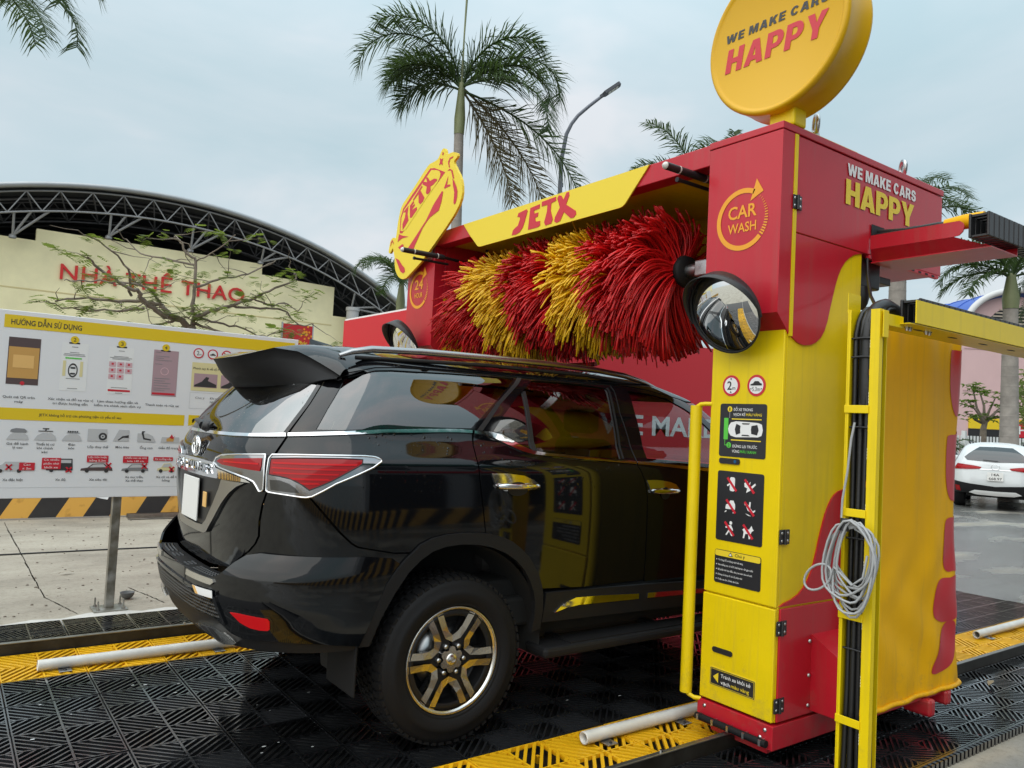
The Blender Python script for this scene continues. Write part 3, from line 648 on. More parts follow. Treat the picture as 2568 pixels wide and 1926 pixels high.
phone(-1.633, 1.584, -1.441, 1.912, 'brown_print'); brect('phone_picture', -1.628, 1.628, -1.446, 1.846, 'tan_print', .0025); brect('phone_picture', -1.60, 1.70, -1.475, 1.79, 'warm_label', .0035)
part(bd, 'step_number', flat(FB, [disc(-1.536, 1.594, .014)], .0035), 'red_print')
for cx, cz, nn in ((-1.233, 1.929, '2'), (-.922, 1.930, '3'), (-.615, 1.931, '4')):
    b = part(bd, 'step_number', flat(FB, [disc(cx, cz, .027)], .003), 'header_yellow')
    brect('phone_notch', cx - .035, cz - .030, cx + .035, cz - .019, 'black_print', .0022, .004)
    text(b, nn, FB, cx - .009, cx + .009, cz - .013, .026, 'print_dark', .0045)
# phone 2: car seen from above between yellow lines
brect('phone_picture', -1.31, 1.56, -1.14, 1.905, 'white_print', .0012)
brect('guide_print', -1.297, 1.665, -1.278, 1.775, 'skin_yellow', .0025); brect('guide_print', -1.188, 1.665, -1.169, 1.775, 'skin_yellow', .0025); brect('guide_print', -1.285, 1.79, -1.18, 1.800, 'green_print', .0025, .002)
mb = ring(MB(), FB, -1.232, 1.708, .024, .031, .003, .003, ry=1.65); part(bd, 'car_icon', mb, 'print_dark')
part(bd, 'car_icon', flat(FB, [rrect(-1.248, 1.720, -1.216, 1.732, .004), rrect(-1.248, 1.678, -1.216, 1.690, .005)], .003), 'print_dark')
for z, w in ((1.835, .03), (1.823, .065), (1.813, .07), (1.646, .045), (1.575, .032), (1.875, .02)): brect('small_print', -1.228 - w, z, -1.228 + w, z + .004, 'print_grey', .0025)
# phone 3: grid of pink buttons
brect('phone_picture', -1.005, 1.555, -.838, 1.905, 'white_print', .0012)
for i in range(3):
    for j in range(3):
        if (i, j) == (2, 0): continue
        x = -1.0 + i * .055; z = 1.664 + j * .046; brect('button_print', x, z, x + .047, z + .038, 'pink_print', .0025, .004); brect('button_mark', x + .016, z + .015, x + .031, z + .028, 'red_print', .0035, .003)
brect('button_print', -.997, 1.573, -.846, 1.588, 'red_print', .0025, .003)
for z, w in ((1.832, .05), (1.822, .075), (1.812, .06), (1.600, .055), (1.875, .02), (1.560, .025)): brect('small_print', -.922 - w, z, -.922 + w, z + .004, 'print_grey', .0025)
phone(-.698, 1.558, -.520, 1.910, 'mauve_print')
brect('button_print', -.694, 1.568, -.530, 1.583, 'red_print', .0025, .002)
part(bd, 'progress_ring', ring(MB(), FB, -.614, 1.748, .024, .030, .003, .003), 'pink_print')
for z, w in ((1.89, .02), (1.86, .05), (1.845, .03), (1.83, .06), (1.80, .025), (1.69, .055), (1.672, .04), (1.655, .06), (1.635, .05), (1.615, .06), (1.60, .04)): brect('small_print', -.685, z, -.685 + w * 2, z + .004, 'print_grey', .0025)
for s, x0, x1, z in (('Quét mã QR trên', -1.643, -1.454, 1.488), ('máy', -1.573, -1.522, 1.457), ('Xác nhận và đỗ xe vào vị', -1.374, -1.088, 1.488), ('trí được hướng dẫn', -1.343, -1.120, 1.458), ('Làm theo hướng dẫn và', -1.059, -.786, 1.488), ('kiểm tra chính sách dịch vụ', -1.079, -.765, 1.459), ('Thanh toán và rửa xe', -.735, -.494, 1.480), ('Giá để hành', -1.599, -1.471, 1.164), ('lý cao', -1.562, -1.503, 1.139), ('Thiết bị cơ', -1.424, -1.312, 1.164), ('khí chính', -1.417, -1.320, 1.137), ('xác', -1.389, -1.349, 1.110), ('Đèn', -1.225, -1.181, 1.166), ('nóc', -1.223, -1.184, 1.140), ('Lốp thay thế', -1.100, -.966, 1.152), ('Móc kéo', -.916, -.824, 1.154), ('Ống cao', -.750, -.660, 1.152), ('Gắn đồ trang trí', -.618, -.44, 1.154), ('Xe đặc biệt', -1.606, -1.486, .914), ('Xe độ', -1.289, -1.226, .914), ('Xe siêu dài', -1.075, -.957, .914), ('Xe mui trần,', -.838, -.712, .932), ('Xe thể thao', -.833, -.712, .905), ('Xe cũ và dễ bị', -.622, -.465, .932), ('hỏng', -.577, -.522, .906), ('Phanh tay & về số P', -.405, -.207, 1.784), ('Hạ ăng ten', -.165, -.06, 1.786)):
    text(bd, s, FB, x0, x1, z, .0165, 'print_dark', .003, .004)
text(bd, 'Chú ý', FB, -.376, -.307, 1.553, .0165, 'print_grey', .003)
for i, s in enumerate(('Khi nước bắn vào', 'Nhân viên sẽ hỗ', 'số máy')): text(bd, s, FB, -.263, -.263 + .011 * len(s), 1.553 - i * .030, .0165, 'print_dark', .003, .003)
# round limit signs along the top right
for i, (cx, s) in enumerate(((-.373, '2m'), (-.265, ''), (-.157, ''), (-.049, ''), (.06, ''))):
    b = part(bd, 'limit_sign', ring(MB(), FB, cx, 1.911, .031, .040, .003, .003), 'red_print')
    part(bd, 'limit_sign_face', flat(FB, [disc(cx, 1.911, .031)], .0025), 'white_print')
    if s: text(b, '2', FB, cx - .014, cx + .004, 1.895, .034, 'print_dark', .004); text(b, 'm', FB, cx + .007, cx + .021, 1.895, .016, 'print_dark', .004)
    else: part(b, 'car_icon', flat(FB, [[(cx - .022, 1.908), (cx - .012, 1.909), (cx - .006, 1.917), (cx + .010, 1.917), (cx + .016, 1.910), (cx + .023, 1.907), (cx + .022, 1.901), (cx - .022, 1.901)]], .004), 'print_dark')
    if i > 1: part(b, 'strike', flat(FB, [[(cx - .027, 1.931), (cx - .021, 1.936), (cx + .027, 1.891), (cx + .021, 1.886)]], .005), 'red_print')
brect('tip_box', -.415, 1.615, .38, 1.838, 'skin_yellow')
for x0 in (-.395, -.19, .02): 
    brect('tip_picture', x0, 1.644, x0 + .178, 1.752, 'mauve_print', .0025)
    part(bd, 'tip_picture_detail', flat(FB, [[(x0 + .005, 1.66), (x0 + .06, 1.69), (x0 + .09, 1.728), (x0 + .115, 1.724), (x0 + .105, 1.698), (x0 + .172, 1.67), (x0 + .172, 1.648), (x0 + .005, 1.648)]], .0035), 'print_dark')
mb = MB()
for q in ((-.418, 1.475, .38, 1.477), (-.418, 1.600, .38, 1.602), (-.418, 1.477, -.416, 1.600), (-2.5, .866, .40, .868)): mb.add([FB(q[0], q[1], .002), FB(q[2], q[1], .002), FB(q[2], q[3], .002), FB(q[0], q[3], .002)], [(0, 1, 2, 3)])
part(bd, 'thin_rule', mb, 'pale_print')
# row of roof-gear pictures
def pic(name, polys, m, d=.003): part(bd, name, flat(FB, polys, d), m)
for x0, x1 in ((-1.604, -1.469), (-1.44, -1.30), (-1.269, -1.14)):
    w = x1 - x0; pic('roof_picture', [[(x0, 1.200), (x0 + .02, 1.235), (x0 + .05, 1.252), (x1 - .035, 1.252), (x1 - .012, 1.232), (x1, 1.200)]], 'pale_print')
pic('roof_box_icon', [[(-1.585, 1.256), (-1.578, 1.272), (-1.55, 1.281), (-1.50, 1.278), (-1.482, 1.262), (-1.49, 1.252), (-1.56, 1.250)]], 'print_grey', .004)
pic('rack_icon', [[(-1.415, 1.262), (-1.325, 1.262), (-1.325, 1.268), (-1.415, 1.268)], [(-1.39, 1.279), (-1.35, 1.279), (-1.35, 1.286), (-1.39, 1.286)], [(-1.374, 1.268), (-1.366, 1.268), (-1.366, 1.280), (-1.374, 1.280)]], 'print_dark', .004)
pic('lamp_bar_icon', [rrect(-1.235 + i * .014, 1.262, -1.224 + i * .014, 1.272, .003) for i in range(5)] + [[(-1.24, 1.256), (-1.155, 1.256), (-1.155, 1.259), (-1.24, 1.259)]], 'print_dark', .004)
pic('spare_wheel_picture', [[(-1.105, 1.202), (-.978, 1.202), (-.978, 1.291), (-1.105, 1.291)]], 'pale_print')
pic('spare_wheel_icon', [disc(-1.006, 1.237, .028)], 'print_dark', .004); part(bd, 'spare_wheel_icon', ring(MB(), FB, -1.006, 1.237, .006, .014, .005, .005), 'pale_print')
pic('hook_picture', [[(-.938, 1.206), (-.83, 1.206), (-.83, 1.29), (-.90, 1.29)]], 'pale_print'); pic('hook_icon', [[(-.905, 1.215), (-.875, 1.243), (-.832, 1.252), (-.832, 1.232), (-.87, 1.232), (-.902, 1.210)]], 'print_dark', .004)
pic('snorkel_picture', [[(-.772, 1.204), (-.641, 1.204), (-.665, 1.25), (-.70, 1.268), (-.772, 1.268)]], 'pale_print'); pic('snorkel_icon', [[(-.742, 1.285), (-.722, 1.285), (-.722, 1.278), (-.732, 1.276), (-.722, 1.235), (-.675, 1.225), (-.675, 1.215), (-.73, 1.224), (-.745, 1.27)]], 'print_dark', .004)
pic('ornament_picture', [[(-.606, 1.202), (-.47, 1.202), (-.475, 1.245), (-.60, 1.245)]], 'pale_print'); pic('ornament_icon', [[(-.565, 1.212), (-.515, 1.212), (-.510, 1.235), (-.53, 1.262), (-.55, 1.240), (-.567, 1.232)]], 'tan_print', .004); pic('ornament_icon', [[(-.545, 1.24), (-.53, 1.268), (-.518, 1.245), (-.505, 1.255), (-.52, 1.232)]], 'red_print', .005)
# row of unsuitable cars
def carpic(x0, x1, z0, z1, m, van=0):
    w = x1 - x0; h = z1 - z0
    body = [(0, .22), (.02, .45), (.22, .55), (.36, .95), (.72, 1), (.86, .62), (.98, .52), (1, .22)] if not van else [(0, .2), (.02, .6), (.25, .75), (.34, 1), (.97, 1), (1, .2)]
    pic('car_picture', [[(x0 + a * w, z0 + b * h) for a, b in body]], m)
    pic('car_picture_window', [[(x0 + a * w, z0 + b * h) for a, b in ([(.27, .56), (.39, .88), (.70, .92), (.80, .60)] if not van else [(.30, .7), (.38, .92), (.93, .92), (.93, .7)])]], 'pale_print', .004)
    for a in (.2, .8): pic('car_picture_wheel', [disc(x0 + a * w, z0 + .2 * h, .013)], 'print_dark', .0045)
carpic(-1.66, -1.477, .968, 1.047, 'pale_print', 1); carpic(-1.352, -1.185, .968, 1.072, 'print_dark', 1); carpic(-1.136, -.925, .972, 1.040, 'brown_print'); carpic(-.866, -.680, .972, 1.038, 'print_grey'); carpic(-.618, -.489, .972, 1.046, 'skin_yellow')
for x, z in ((-1.575, 1.01), (-1.21, .993), (-.955, 1.025), (-.71, 1.022), (-.515, 1.00)):
    a = .022; pic('cross_mark', [[(x - a, z + a * .7), (x - a * .6, z + a), (x + a, z - a * .7), (x + a * .6, z - a)], [(x + a, z + a * .7), (x + a * .6, z + a), (x - a, z - a * .7), (x - a * .6, z - a)]], 'red_print', .006)
for x0, z0, x1, z1, ls in ((-1.515, .988, -1.421, 1.042, ('Cao', '≤ 2m')), (-1.38, .997, -1.262, 1.077, ('Có nhiều', 'phần nhô', 'khỏi xe')), (-1.099, 1.048, -.958, 1.098, ('Lớn hơn hoặc', 'bằng 5.3m')), (-.860, 1.046, -.685, 1.096, ('Chiều cao xe nhỏ', 'hơn 140 cm')), (-.650, 1.064, -.510, 1.092, ('Xe xuống cấp',))):
    b = brect('red_caption', x0, z0, x1, z1, 'red_print', .0055, .004); k = len(ls); hh = (z1 - z0) / k
    for i, s in enumerate(ls):
        w = min((x1 - x0) * .86, .0105 * len(s) + .01); cx = (x0 + x1) / 2; text(b, s, FB, cx - w / 2, cx + w / 2, z1 - (i + .78) * hh, .0145, 'white_print', .007, .002)
# curled corner of torn paper under the panel
part(bd, 'torn_paper', MB().add([(-1.02, 2.448, .792), (-.935, 2.446, .794), (-.945, 2.44, .775), (-.985, 2.444, .783)], [(0, 1, 2, 3)]), 'white_print')
# ================================================================== CAR WASH GANTRY
g = thing('car_wash_gantry', 'red and yellow drive-through car wash gantry with roller brush', 'car wash', (1.5, 0, .06))
XF_ = 1.18; YO = 1.79; YI = 1.365
def bx(name, parent, m, *a, bev=.004, label=None): return part(parent, name, MB().box(*a, bev), m, label)
FF = FRONT(1.166); FS = SIDE(-YO)
for s in (-1, 1):
    y0, y1 = sorted((s * YI, s * YO))
    near = s < 0
    p = bx('pillar', g, 'yellow_paint', XF_ + .002, 1.80, y0 + .004, y1 - .004, .186, 2.455, label='yellow pillar nearest the camera' if near else 'yellow pillar on the far side')
    part(g, 'base_skirt', MB().box(1.158, 2.70, y0 - .006, y1 + .006, .066, .176, .004), 'red_paint')
    part(g, 'lower_door', MB().box(1.160, XF_, y0 + .003, y1 - .003, .188, .700, .005), 'yellow_paint')
    part(g, 'upper_panel', MB().box(1.164, XF_, y0 + .003, y1 - .003, .707, 2.04, .005), 'yellow_paint')
    part(g, 'bumper_strip', MB().tube([(1.135, y0 + .01, .098), (1.135, y1 - .01, .098)], .017, 10), 'rubber')
    for k in range(5):
        yy = y0 + .03 + k * .09
        part(g, 'strip_clip', MB().box(1.118, 1.157, yy, yy + .012, .085, .112), 'steel')
    part(g, 'skid_plate', MB().box(1.20, 1.62, y0 + .05, y1 - .05, .03, .066), 'red_paint')
    for k in range(2):
        wy = y0 + .21; wx = 1.34 + k * 1.1
        part(g, 'rail_wheel', MB().lathe([(0, -.03), (.05, -.03), (.05, .03), (0, .03)], (wx, s * 1.56 if s > 0 else -1.585, .122), (0, 1, 0), 20), 'dark_metal')
    # red front cover with a slanted lower edge
    c = [(1.09, 2.066), (1.09, 2.925), (1.182, 2.925), (1.182, 1.975)]
    mb = MB(); mb.prism(Fr((0, y0 - (.003 if near else 0), 0), (1, 0, 0), (0, 0, 1)), c, -(y1 - y0 + .003), 0)
    part(g, 'front_cover', mb, 'red_paint', 'red front cover lettered CAR WASH' if near else 'red front cover lettered 24 HOUR')
    # upper red side plates and the box they close
    so = s * YO
    part(g, 'upper_box', MB().box(1.184, 2.63, y0, y1, 2.462, 2.925, .004), 'red_paint')
    part(g, 'top_cap', MB().box(1.088, 2.635, y0 - .005, y1 + .005, 2.930, 2.965, .004), 'red_paint')
    part(g, 'corner_trim', MB().box(1.183, 1.209, so + s * .001, so + s * .006, 1.965, 2.925), 'yellow_paint')
    fr = SIDE(so - .001) if near else Fr((0, so + .001, 0), (-1, 0, 0), (0, 0, 1)); q = 1 if near else -1
    drip = [(1.211, 2.455), (1.211, 1.962), (1.255, 1.941), (1.29, 1.934), (1.323, 1.934), (1.365, 1.941), (1.405, 1.957), (1.445, 1.985), (1.473, 2.02), (1.496, 2.07), (1.511, 2.124), (1.533, 2.19), (1.555, 2.256), (1.576, 2.305), (1.602, 2.348), (1.635, 2.386), (1.675, 2.415), (1.72, 2.437), (1.775, 2.452), (1.80, 2.455)]
    part(g, 'red_drip', MB().prism(fr, [(q * a, b) for a, b in drip], -.006, .003), 'red_paint')
    splash = [(1.182, .712), (1.218, .726), (1.27, .736), (1.329, .757), (1.37, .785), (1.403, .819), (1.43, .86), (1.45, .905), (1.468, .955), (1.485, 1.01), (1.507, 1.07), (1.529, 1.123), (1.555, 1.167), (1.581, 1.199), (1.606, 1.22), (1.64, 1.237), (1.68, 1.245), (1.795, 1.25), (1.795, .712)]
    part(g, 'red_splash', MB().prism(fr, [(q * a, b) for a, b in splash], -.006, .003), 'red_paint')
    part(g, 'side_door', MB().box(1.186, 1.795, so - .008 if near else so - .003, so + .003 if near else so + .008, .190, .702, .003), 'red_paint')
    # motor cover: wedge-topped box bolted on the side
    zc = [(0, .205), (.16, .205), (.16, .475), (0, .565)]
    mb = MB(); fw_ = Fr((1.44, so, 0), (0, s, 0), (0, 0, 1)); mb.prism(fw_, zc, -.26 if near else 0, 0 if near else .26)
    mc = part(g, 'motor_cover', mb, 'red_paint')
    for z in (.23, .37, .53): part(mc, 'bolt', MB().lathe([(0, .012), (.008, .011), (.010, 0)], (1.424, so + s * .003, z), (0, s, 0), 10), 'steel')
    part(g, 'hinge_strip', MB().box(1.41, 1.44, so, so + s * .006, .205, .565), 'red_paint')
    if near:
        for hz in (2.566, .998, .581, .232):
            h = part(g, 'hinge', MB().box(1.160 if hz < 2 else 1.177, 1.234 if hz < 2 else 1.244, -1.801, -1.794, hz, hz + .068, .003).tube([(1.197 if hz < 2 else 1.209, -1.803, hz), (1.197 if hz < 2 else 1.209, -1.803, hz + .068)], .008, 8), 'black_plastic')
            for ix in (-.022, .022):
                for iz in (.016, .052):
                    part(h, 'screw', MB().lathe([(0, .003), (.006, .002), (.007, 0)], ((1.197 if hz < 2 else 1.209) + ix, -1.801, hz + iz), (0, -1, 0), 8), 'steel')
    for yy, zz in ((y0 + .035, .15), (y1 - .04, .15), (y0 + .06, .11)):
        part(g, 'screw', MB().lathe([(0, .006), (.008, .005), (.010, 0)], (1.158, yy, zz), (-1, 0, 0), 8), 'steel')
# cross beam, canopy and rear housing
part(g, 'cross_beam', MB().box(1.092, 1.20, -YI + .002, YI - .002, 2.850, 2.958, .004), 'red_paint')
part(g, 'beam_roof', MB().box(1.205, 2.62, -YI + .002, YI - .002, 2.93, 2.955), 'red_paint')
part(g, 'ceiling', MB().box(1.21, 1.93, -YI + .004, YI - .004, 2.875, 2.925), 'yellow_paint')
part(g, 'rear_housing', MB().box(1.935, 2.62, -YI + .002, YI - .002, 2.40, 2.92, .004), 'yellow_paint')
part(g, 'rear_fascia', MB().box(2.624, 2.634, -YI, YI, 2.40, 2.92), 'red_paint')
# slotted lip under the rear box
part(g, 'slotted_lip', MB().box(1.86, 2.60, -1.792, -1.772, 2.442, 2.460), 'red_print')
for k in range(9): part(g, 'lip_slot', MB().box(1.92 + k * .075, 1.95 + k * .075, -1.7935, -1.775, 2.445, 2.455), 'dark_open')
part(g, 'gear_box', MB().box(1.83, 2.05, -1.75, -1.50, 2.30, 2.455, .01).lathe([(.04, 0), (.045, .05), (.035, .09), (.02, .12)], (1.88, -1.74, 2.30), (0, 0, -1), 16), 'dark_metal')
part(g, 'side_motor_plate', MB().box(2.06, 2.25, -1.70, -1.45, 2.36, 2.40, .004), 'dark_metal'); part(g, 'side_motor', MB().lathe([(0, 0), (.07, 0), (.07, .14), (.05, .17), (0, .17)], (2.0, -1.82, 2.14), (1, 0, 0), 20), 'dark_metal')
# yellow fascia with the wordmark
FP = FRONT(1.086)
pan = [(-.960, 2.953), (-.86, 2.853), (-.752, 2.760), (-.735, 2.752), (-.71, 2.750), (.72, 2.756), (.745, 2.760), (.765, 2.772), (.945, 2.956)]
fp = part(g, 'fascia', MB().prism(FP, pan, -.004, .004), 'yellow_print')
FW = FRONT(1.0805)
# wordmark letters, u = -y
LET = {'J': [(-.327, 2.768), (-.315, 2.80), (-.285, 2.815), (-.262, 2.822), (-.240, 2.865), (-.245, 2.880), (-.272, 2.884), (-.262, 2.908), (-.170, 2.918), (-.160, 2.905), (-.185, 2.84), (-.205, 2.80), (-.235, 2.775), (-.28, 2.765)],
       'E': [(-.145, 2.775), (-.130, 2.918), (-.028, 2.925), (-.030, 2.897), (-.088, 2.893), (-.085, 2.872), (-.040, 2.872), (-.045, 2.845), (-.075, 2.842), (-.062, 2.815), (-.018, 2.812), (-.016, 2.782), (-.04, 2.774)],
       'T': [(-.008, 2.935), (.135, 2.940), (.138, 2.914), (.092, 2.908), (.088, 2.86), (.114, 2.80), (.100, 2.774), (.040, 2.772), (.026, 2.795), (.050, 2.86), (.052, 2.905), (-.008, 2.905)],
       'X': [(.150, 2.925), (.165, 2.943), (.190, 2.935), (.212, 2.905), (.240, 2.945), (.262, 2.946), (.268, 2.920), (.240, 2.870), (.335, 2.812), (.342, 2.790), (.320, 2.772), (.290, 2.774), (.222, 2.825), (.190, 2.776), (.155, 2.768), (.130, 2.782), (.134, 2.806), (.180, 2.862)]}
for k, p in LET.items(): part(fp, 'wordmark_letter', MB().prism(FW, [(u + (0.05 if False else 0), v) for u, v in p], -.001, .0015), 'red_print')
# emblems: circling arrow with CAR WASH / 24 HOUR
FC = FRONT(1.0885)
for cy, big, small, w1, w2 in ((-1.578, 'CAR', 'WASH', (.083, .083), (.083, .083)), (1.600, '24', 'HOUR', (.069, .065), (.064, .064))):
    cu = -cy; cz = 2.535 if cy < 0 else 2.526; R = .152
    mb = ring(MB(), FC, cu, cz, R - .024, R, .001, .001, 62, 318, 40)
    mb.add([FC(cu + .078, cz + .185, .001), FC(cu + .045, cz + .082, .001), FC(cu + .118, cz + .118, .001)], [(0, 1, 2)])
    em = part(g, 'arrow_emblem', mb, 'amber_print')
    for k in range(16):
        a = 322 + k * 5.4; wd = 3.2 * (1 - k / 18); ring(mb2 := MB(), FC, cu, cz, R - .024 + .006 * k / 16, R - .002 * k / 4, .001, .001, a, a + wd, 2); part(em, 'arrow_tick', mb2, 'amber_print')
    text(em, big, FC, cu - w1[0], cu + w1[1], cz + .008, .062 if cy < 0 else .078, 'amber_print', .001, .018)
    text(em, small, FC, cu - w2[0], cu + w2[1], cz - .062, .046 if cy < 0 else .040, 'amber_print', .001, .014)
# slogan on the near side
FT = SIDE(-1.7935)
block_text(g, 'WE MAKE CARS', FT, 1.632, 2.316, 2.832, .060, 'white_print', name='slogan_letter')
block_text(g, 'HAPPY', FT, 1.622, 2.300, 2.682, .128, 'yellow_print', name='slogan_letter', gap=.05)

# ------------------------------------------------------------------ prints on the front of the near pillar
F1 = FRONT(1.1635)
def fpanel(name, y0, z0, y1, z1, m='charcoal_print', r=.012, d=.002): return part(g, name, MB().prism(F1, rrect(-y0, z0, -y1, z1, r), 0, d), m)
for cy, s in ((-1.492, '2'), (-1.640, '5')):
    b = part(g, 'limit_sign', MB().prism(F1, disc(-cy, 1.732, .052, 36), 0, .002), 'red_print'); part(b, 'sign_face', flat(F1, [disc(-cy, 1.732, .040, 36)], .003), 'white_print')
    u = -cy
    if s == '2':
        text(b, '2', F1, u - .022, u + .005, 1.712, .042, 'black_print', .004, .01); text(b, 'm', F1, u + .009, u + .027, 1.712, .018, 'black_print', .004)
        part(b, 'arrow_mark', flat(F1, [[(u - .006, 1.768), (u + .006, 1.768), (u, 1.759)], [(u - .006, 1.697), (u + .006, 1.697), (u, 1.706)]], .004), 'black_print')
    else:
        text(b, '5.3m', F1, u - .022, u + .022, 1.705, .020, 'black_print', .004)
        part(b, 'car_icon', flat(F1, [[(u - .032, 1.738), (u - .018, 1.742), (u - .008, 1.753), (u + .012, 1.753), (u + .022, 1.744), (u + .033, 1.740), (u + .032, 1.732), (u - .032, 1.732)]], .004), 'black_print')
        part(b, 'arrow_mark', flat(F1, [[(u - .034, 1.716), (u - .027, 1.721), (u - .027, 1.711)], [(u + .034, 1.716), (u + .027, 1.721), (u + .027, 1.711)]], .004), 'black_print')
p1 = fpanel('parking_panel', -1.432, 1.382, -1.704, 1.643)
part(p1, 'green_bar', flat(F1, [rrect(1.458, 1.466, 1.484, 1.572, .003)], .003), 'green_print')
part(p1, 'yellow_line', flat(F1, [[(1.504, 1.5655), (1.677, 1.5655), (1.677, 1.5705), (1.504, 1.5705)], [(1.503, 1.4625), (1.677, 1.4625), (1.677, 1.4675), (1.503, 1.4675)]], .003), 'yellow_print')
part(p1, 'number_disc', flat(F1, [disc(1.491, 1.616, .014)], .003), 'yellow_print'); part(p1, 'number_disc', flat(F1, [disc(1.491, 1.439, .014)], .003), 'green_print')
text(p1, '1', F1, 1.488, 1.494, 1.608, .016, 'black_print', .004); text(p1, '2', F1, 1.486, 1.496, 1.431, .016, 'black_print', .004)
part(p1, 'leader_line', flat(F1, [[(1.4895, 1.572), (1.4925, 1.572), (1.4925, 1.602), (1.4895, 1.602)]], .003), 'grey_print'); part(p1, 'leader_line', flat(F1, [[(1.465, 1.437), (1.477, 1.437), (1.477, 1.440), (1.468, 1.440), (1.468, 1.466), (1.465, 1.466)]], .003), 'green_print')
text(p1, 'ĐỖ XE TRONG', F1, 1.513, 1.625, 1.608, .013, 'white_print', .003, .008); text(p1, 'VẠCH KẺ', F1, 1.512, 1.583, 1.584, .013, 'white_print', .003, .008); text(p1, 'MÀU VÀNG', F1, 1.588, 1.678, 1.584, .013, 'yellow_print', .003, .008)
text(p1, 'DỪNG LẠI TRƯỚC', F1, 1.514, 1.657, 1.429, .013, 'white_print', .003, .008); text(p1, 'VÙNG', F1, 1.512, 1.555, 1.404, .013, 'white_print', .003, .008); text(p1, 'MÀU XANH', F1, 1.560, 1.652, 1.404, .013, 'green_print', .003, .008)
part(p1, 'car_icon', flat(F1, [[(1.484, 1.518)] + [(1.488, 1.535), (1.500, 1.550), (1.53, 1.557), (1.60, 1.555), (1.66, 1.552), (1.68, 1.545), (1.686, 1.518), (1.68, 1.492), (1.66, 1.484), (1.60, 1.482), (1.53, 1.479), (1.500, 1.486), (1.488, 1.501)]], .003), 'white_print')
part(p1, 'car_icon_glass', flat(F1, [[(1.533, 1.545), (1.558, 1.536), (1.556, 1.518), (1.558, 1.500), (1.533, 1.491), (1.525, 1.518)], [(1.622, 1.537), (1.655, 1.543), (1.663, 1.518), (1.655, 1.493), (1.622, 1.499), (1.619, 1.518)], [(1.565, 1.549), (1.615, 1.549), (1.605, 1.543), (1.57, 1.543)], [(1.565, 1.487), (1.615, 1.487), (1.605, 1.493), (1.57, 1.493)]], .004), 'charcoal_print')
b = fpanel('scanner_slot', -1.438, 1.346, -1.560, 1.374, 'black_plastic', .010, .006); part(b, 'scanner_eye', flat(F1, [disc(1.535, 1.360, .008)], .0068), mat('blue_eye', (.02, .10, .22), .1))
p2 = fpanel('prohibition_panel', -1.431, .970, -1.702, 1.311)
ICON = {
 (1.519, 1.249): [rrect(-.012, -.034, .018, .034, .009), [(-.030, -.006), (-.012, .006), (-.012, -.004), (-.026, -.013)]],
 (1.622, 1.249): [[(-.030, .012), (-.012, .024), (-.004, .010), (.006, .022), (.000, -.010), (.032, .016), (.036, .008), (.004, -.022), (-.018, -.034), (-.012, -.012), (-.028, -.006)]],
 (1.517, 1.142): [[(-.032, -.010), (-.028, .006), (-.014, .010), (-.004, .028), (.016, .028), (.026, .008), (.026, -.014), (-.030, -.016)], [(-.036, -.030), (-.026, -.022), (-.024, -.027), (-.034, -.034)], [(.012, -.030), (.024, -.022), (.028, -.027), (.014, -.034)]],
 (1.625, 1.142): [[(-.020, .030), (-.004, .014), (.000, .032), (.008, .032), (.006, .004), (.020, -.010), (.034, -.002), (.034, -.010), (.018, -.022), (-.010, -.008), (-.024, .022)], disc(-.022, .020, .007, 10), [(-.022, -.024), (-.004, -.034), (.012, -.034), (-.004, -.029)]],
 (1.513, 1.033): [disc(.008, .028, .0085, 12), [(-.008, .016), (.010, .018), (.020, .002), (.024, -.008), (.018, -.008), (.008, .002), (.010, -.010), (.020, -.034), (.012, -.034), (.000, -.014), (-.014, -.034), (-.022, -.032), (-.004, -.006), (-.006, .004), (-.022, .000), (-.024, .006)]],
 (1.622, 1.033): [[(-.032, .006), (-.024, .012), (.006, .010), (.020, .030), (.026, .016), (.034, .010), (.022, .002), (.016, -.010), (.014, -.034), (.006, -.034), (.002, -.012), (-.014, -.012), (-.020, -.034), (-.028, -.034), (-.024, -.004)]]}
for (u, z), polys in ICON.items():
    ic = part(p2, 'prohibition_icon', flat(F1, [[(u + a, z + b_) for a, b_ in p] for p in polys], .003), 'white_print')
    part(p2, 'red_strike', flat(F1, [[(u - .032, z + .026), (u - .022, z + .034), (u + .034, z - .028), (u + .024, z - .036)]], .0042), 'red_print')
p3 = fpanel('notice_panel', -1.431, .762, -1.701, .924); part(p3, 'notice_header', flat(F1, [rrect(1.4335, .893, 1.6985, .9215, .009)], .003), 'yellow_print')
part(p3, 'notice_border', flat(F1, [[(1.435, .8915), (1.697, .8915), (1.697, .8905), (1.435, .8905)]], .003), 'black_print')
text(p3, 'Chú ý', F1, 1.553, 1.611, .902, .014, 'black_print', .004, .008)
part(p3, 'warning_triangle', flat(F1, [[(1.513, .899), (1.541, .899), (1.527, .919)]], .004), 'black_print'); part(p3, 'warning_triangle', flat(F1, [[(1.518, .902), (1.536, .902), (1.527, .914)]], .005), 'white_print')
for i, (s, w) in enumerate((('Vui lòng đỗ xe đúng vạch kẻ vàng', .145), ('Kéo thắng tay, cài số P, hạ ăng ten, tắt gạt nước', .205), ('Bộ phận nhô ban đầu, chú ý an toàn của trẻ nhỏ', .200), ('Không sử dụng với các bộ phận nhô', .145), ('Chiều cao 2m, Chiều dài 5.3m', .125))):
    z = .871 - i * .0235; text(p3, s, F1, 1.455, 1.455 + w, z, .0085, 'white_print', .004, .004); part(p3, 'bullet', flat(F1, [disc(1.4455, z + .004, .0027, 8)], .004), 'white_print')
F2 = FRONT(1.1595)
p4 = part(g, 'warning_panel', MB().prism(F2, rrect(1.430, .262, 1.698, .352, .008), 0, .002), 'yellow_print'); part(p4, 'panel_field', flat(F2, [rrect(1.434, .266, 1.694, .348, .006)], .003), 'charcoal_print')
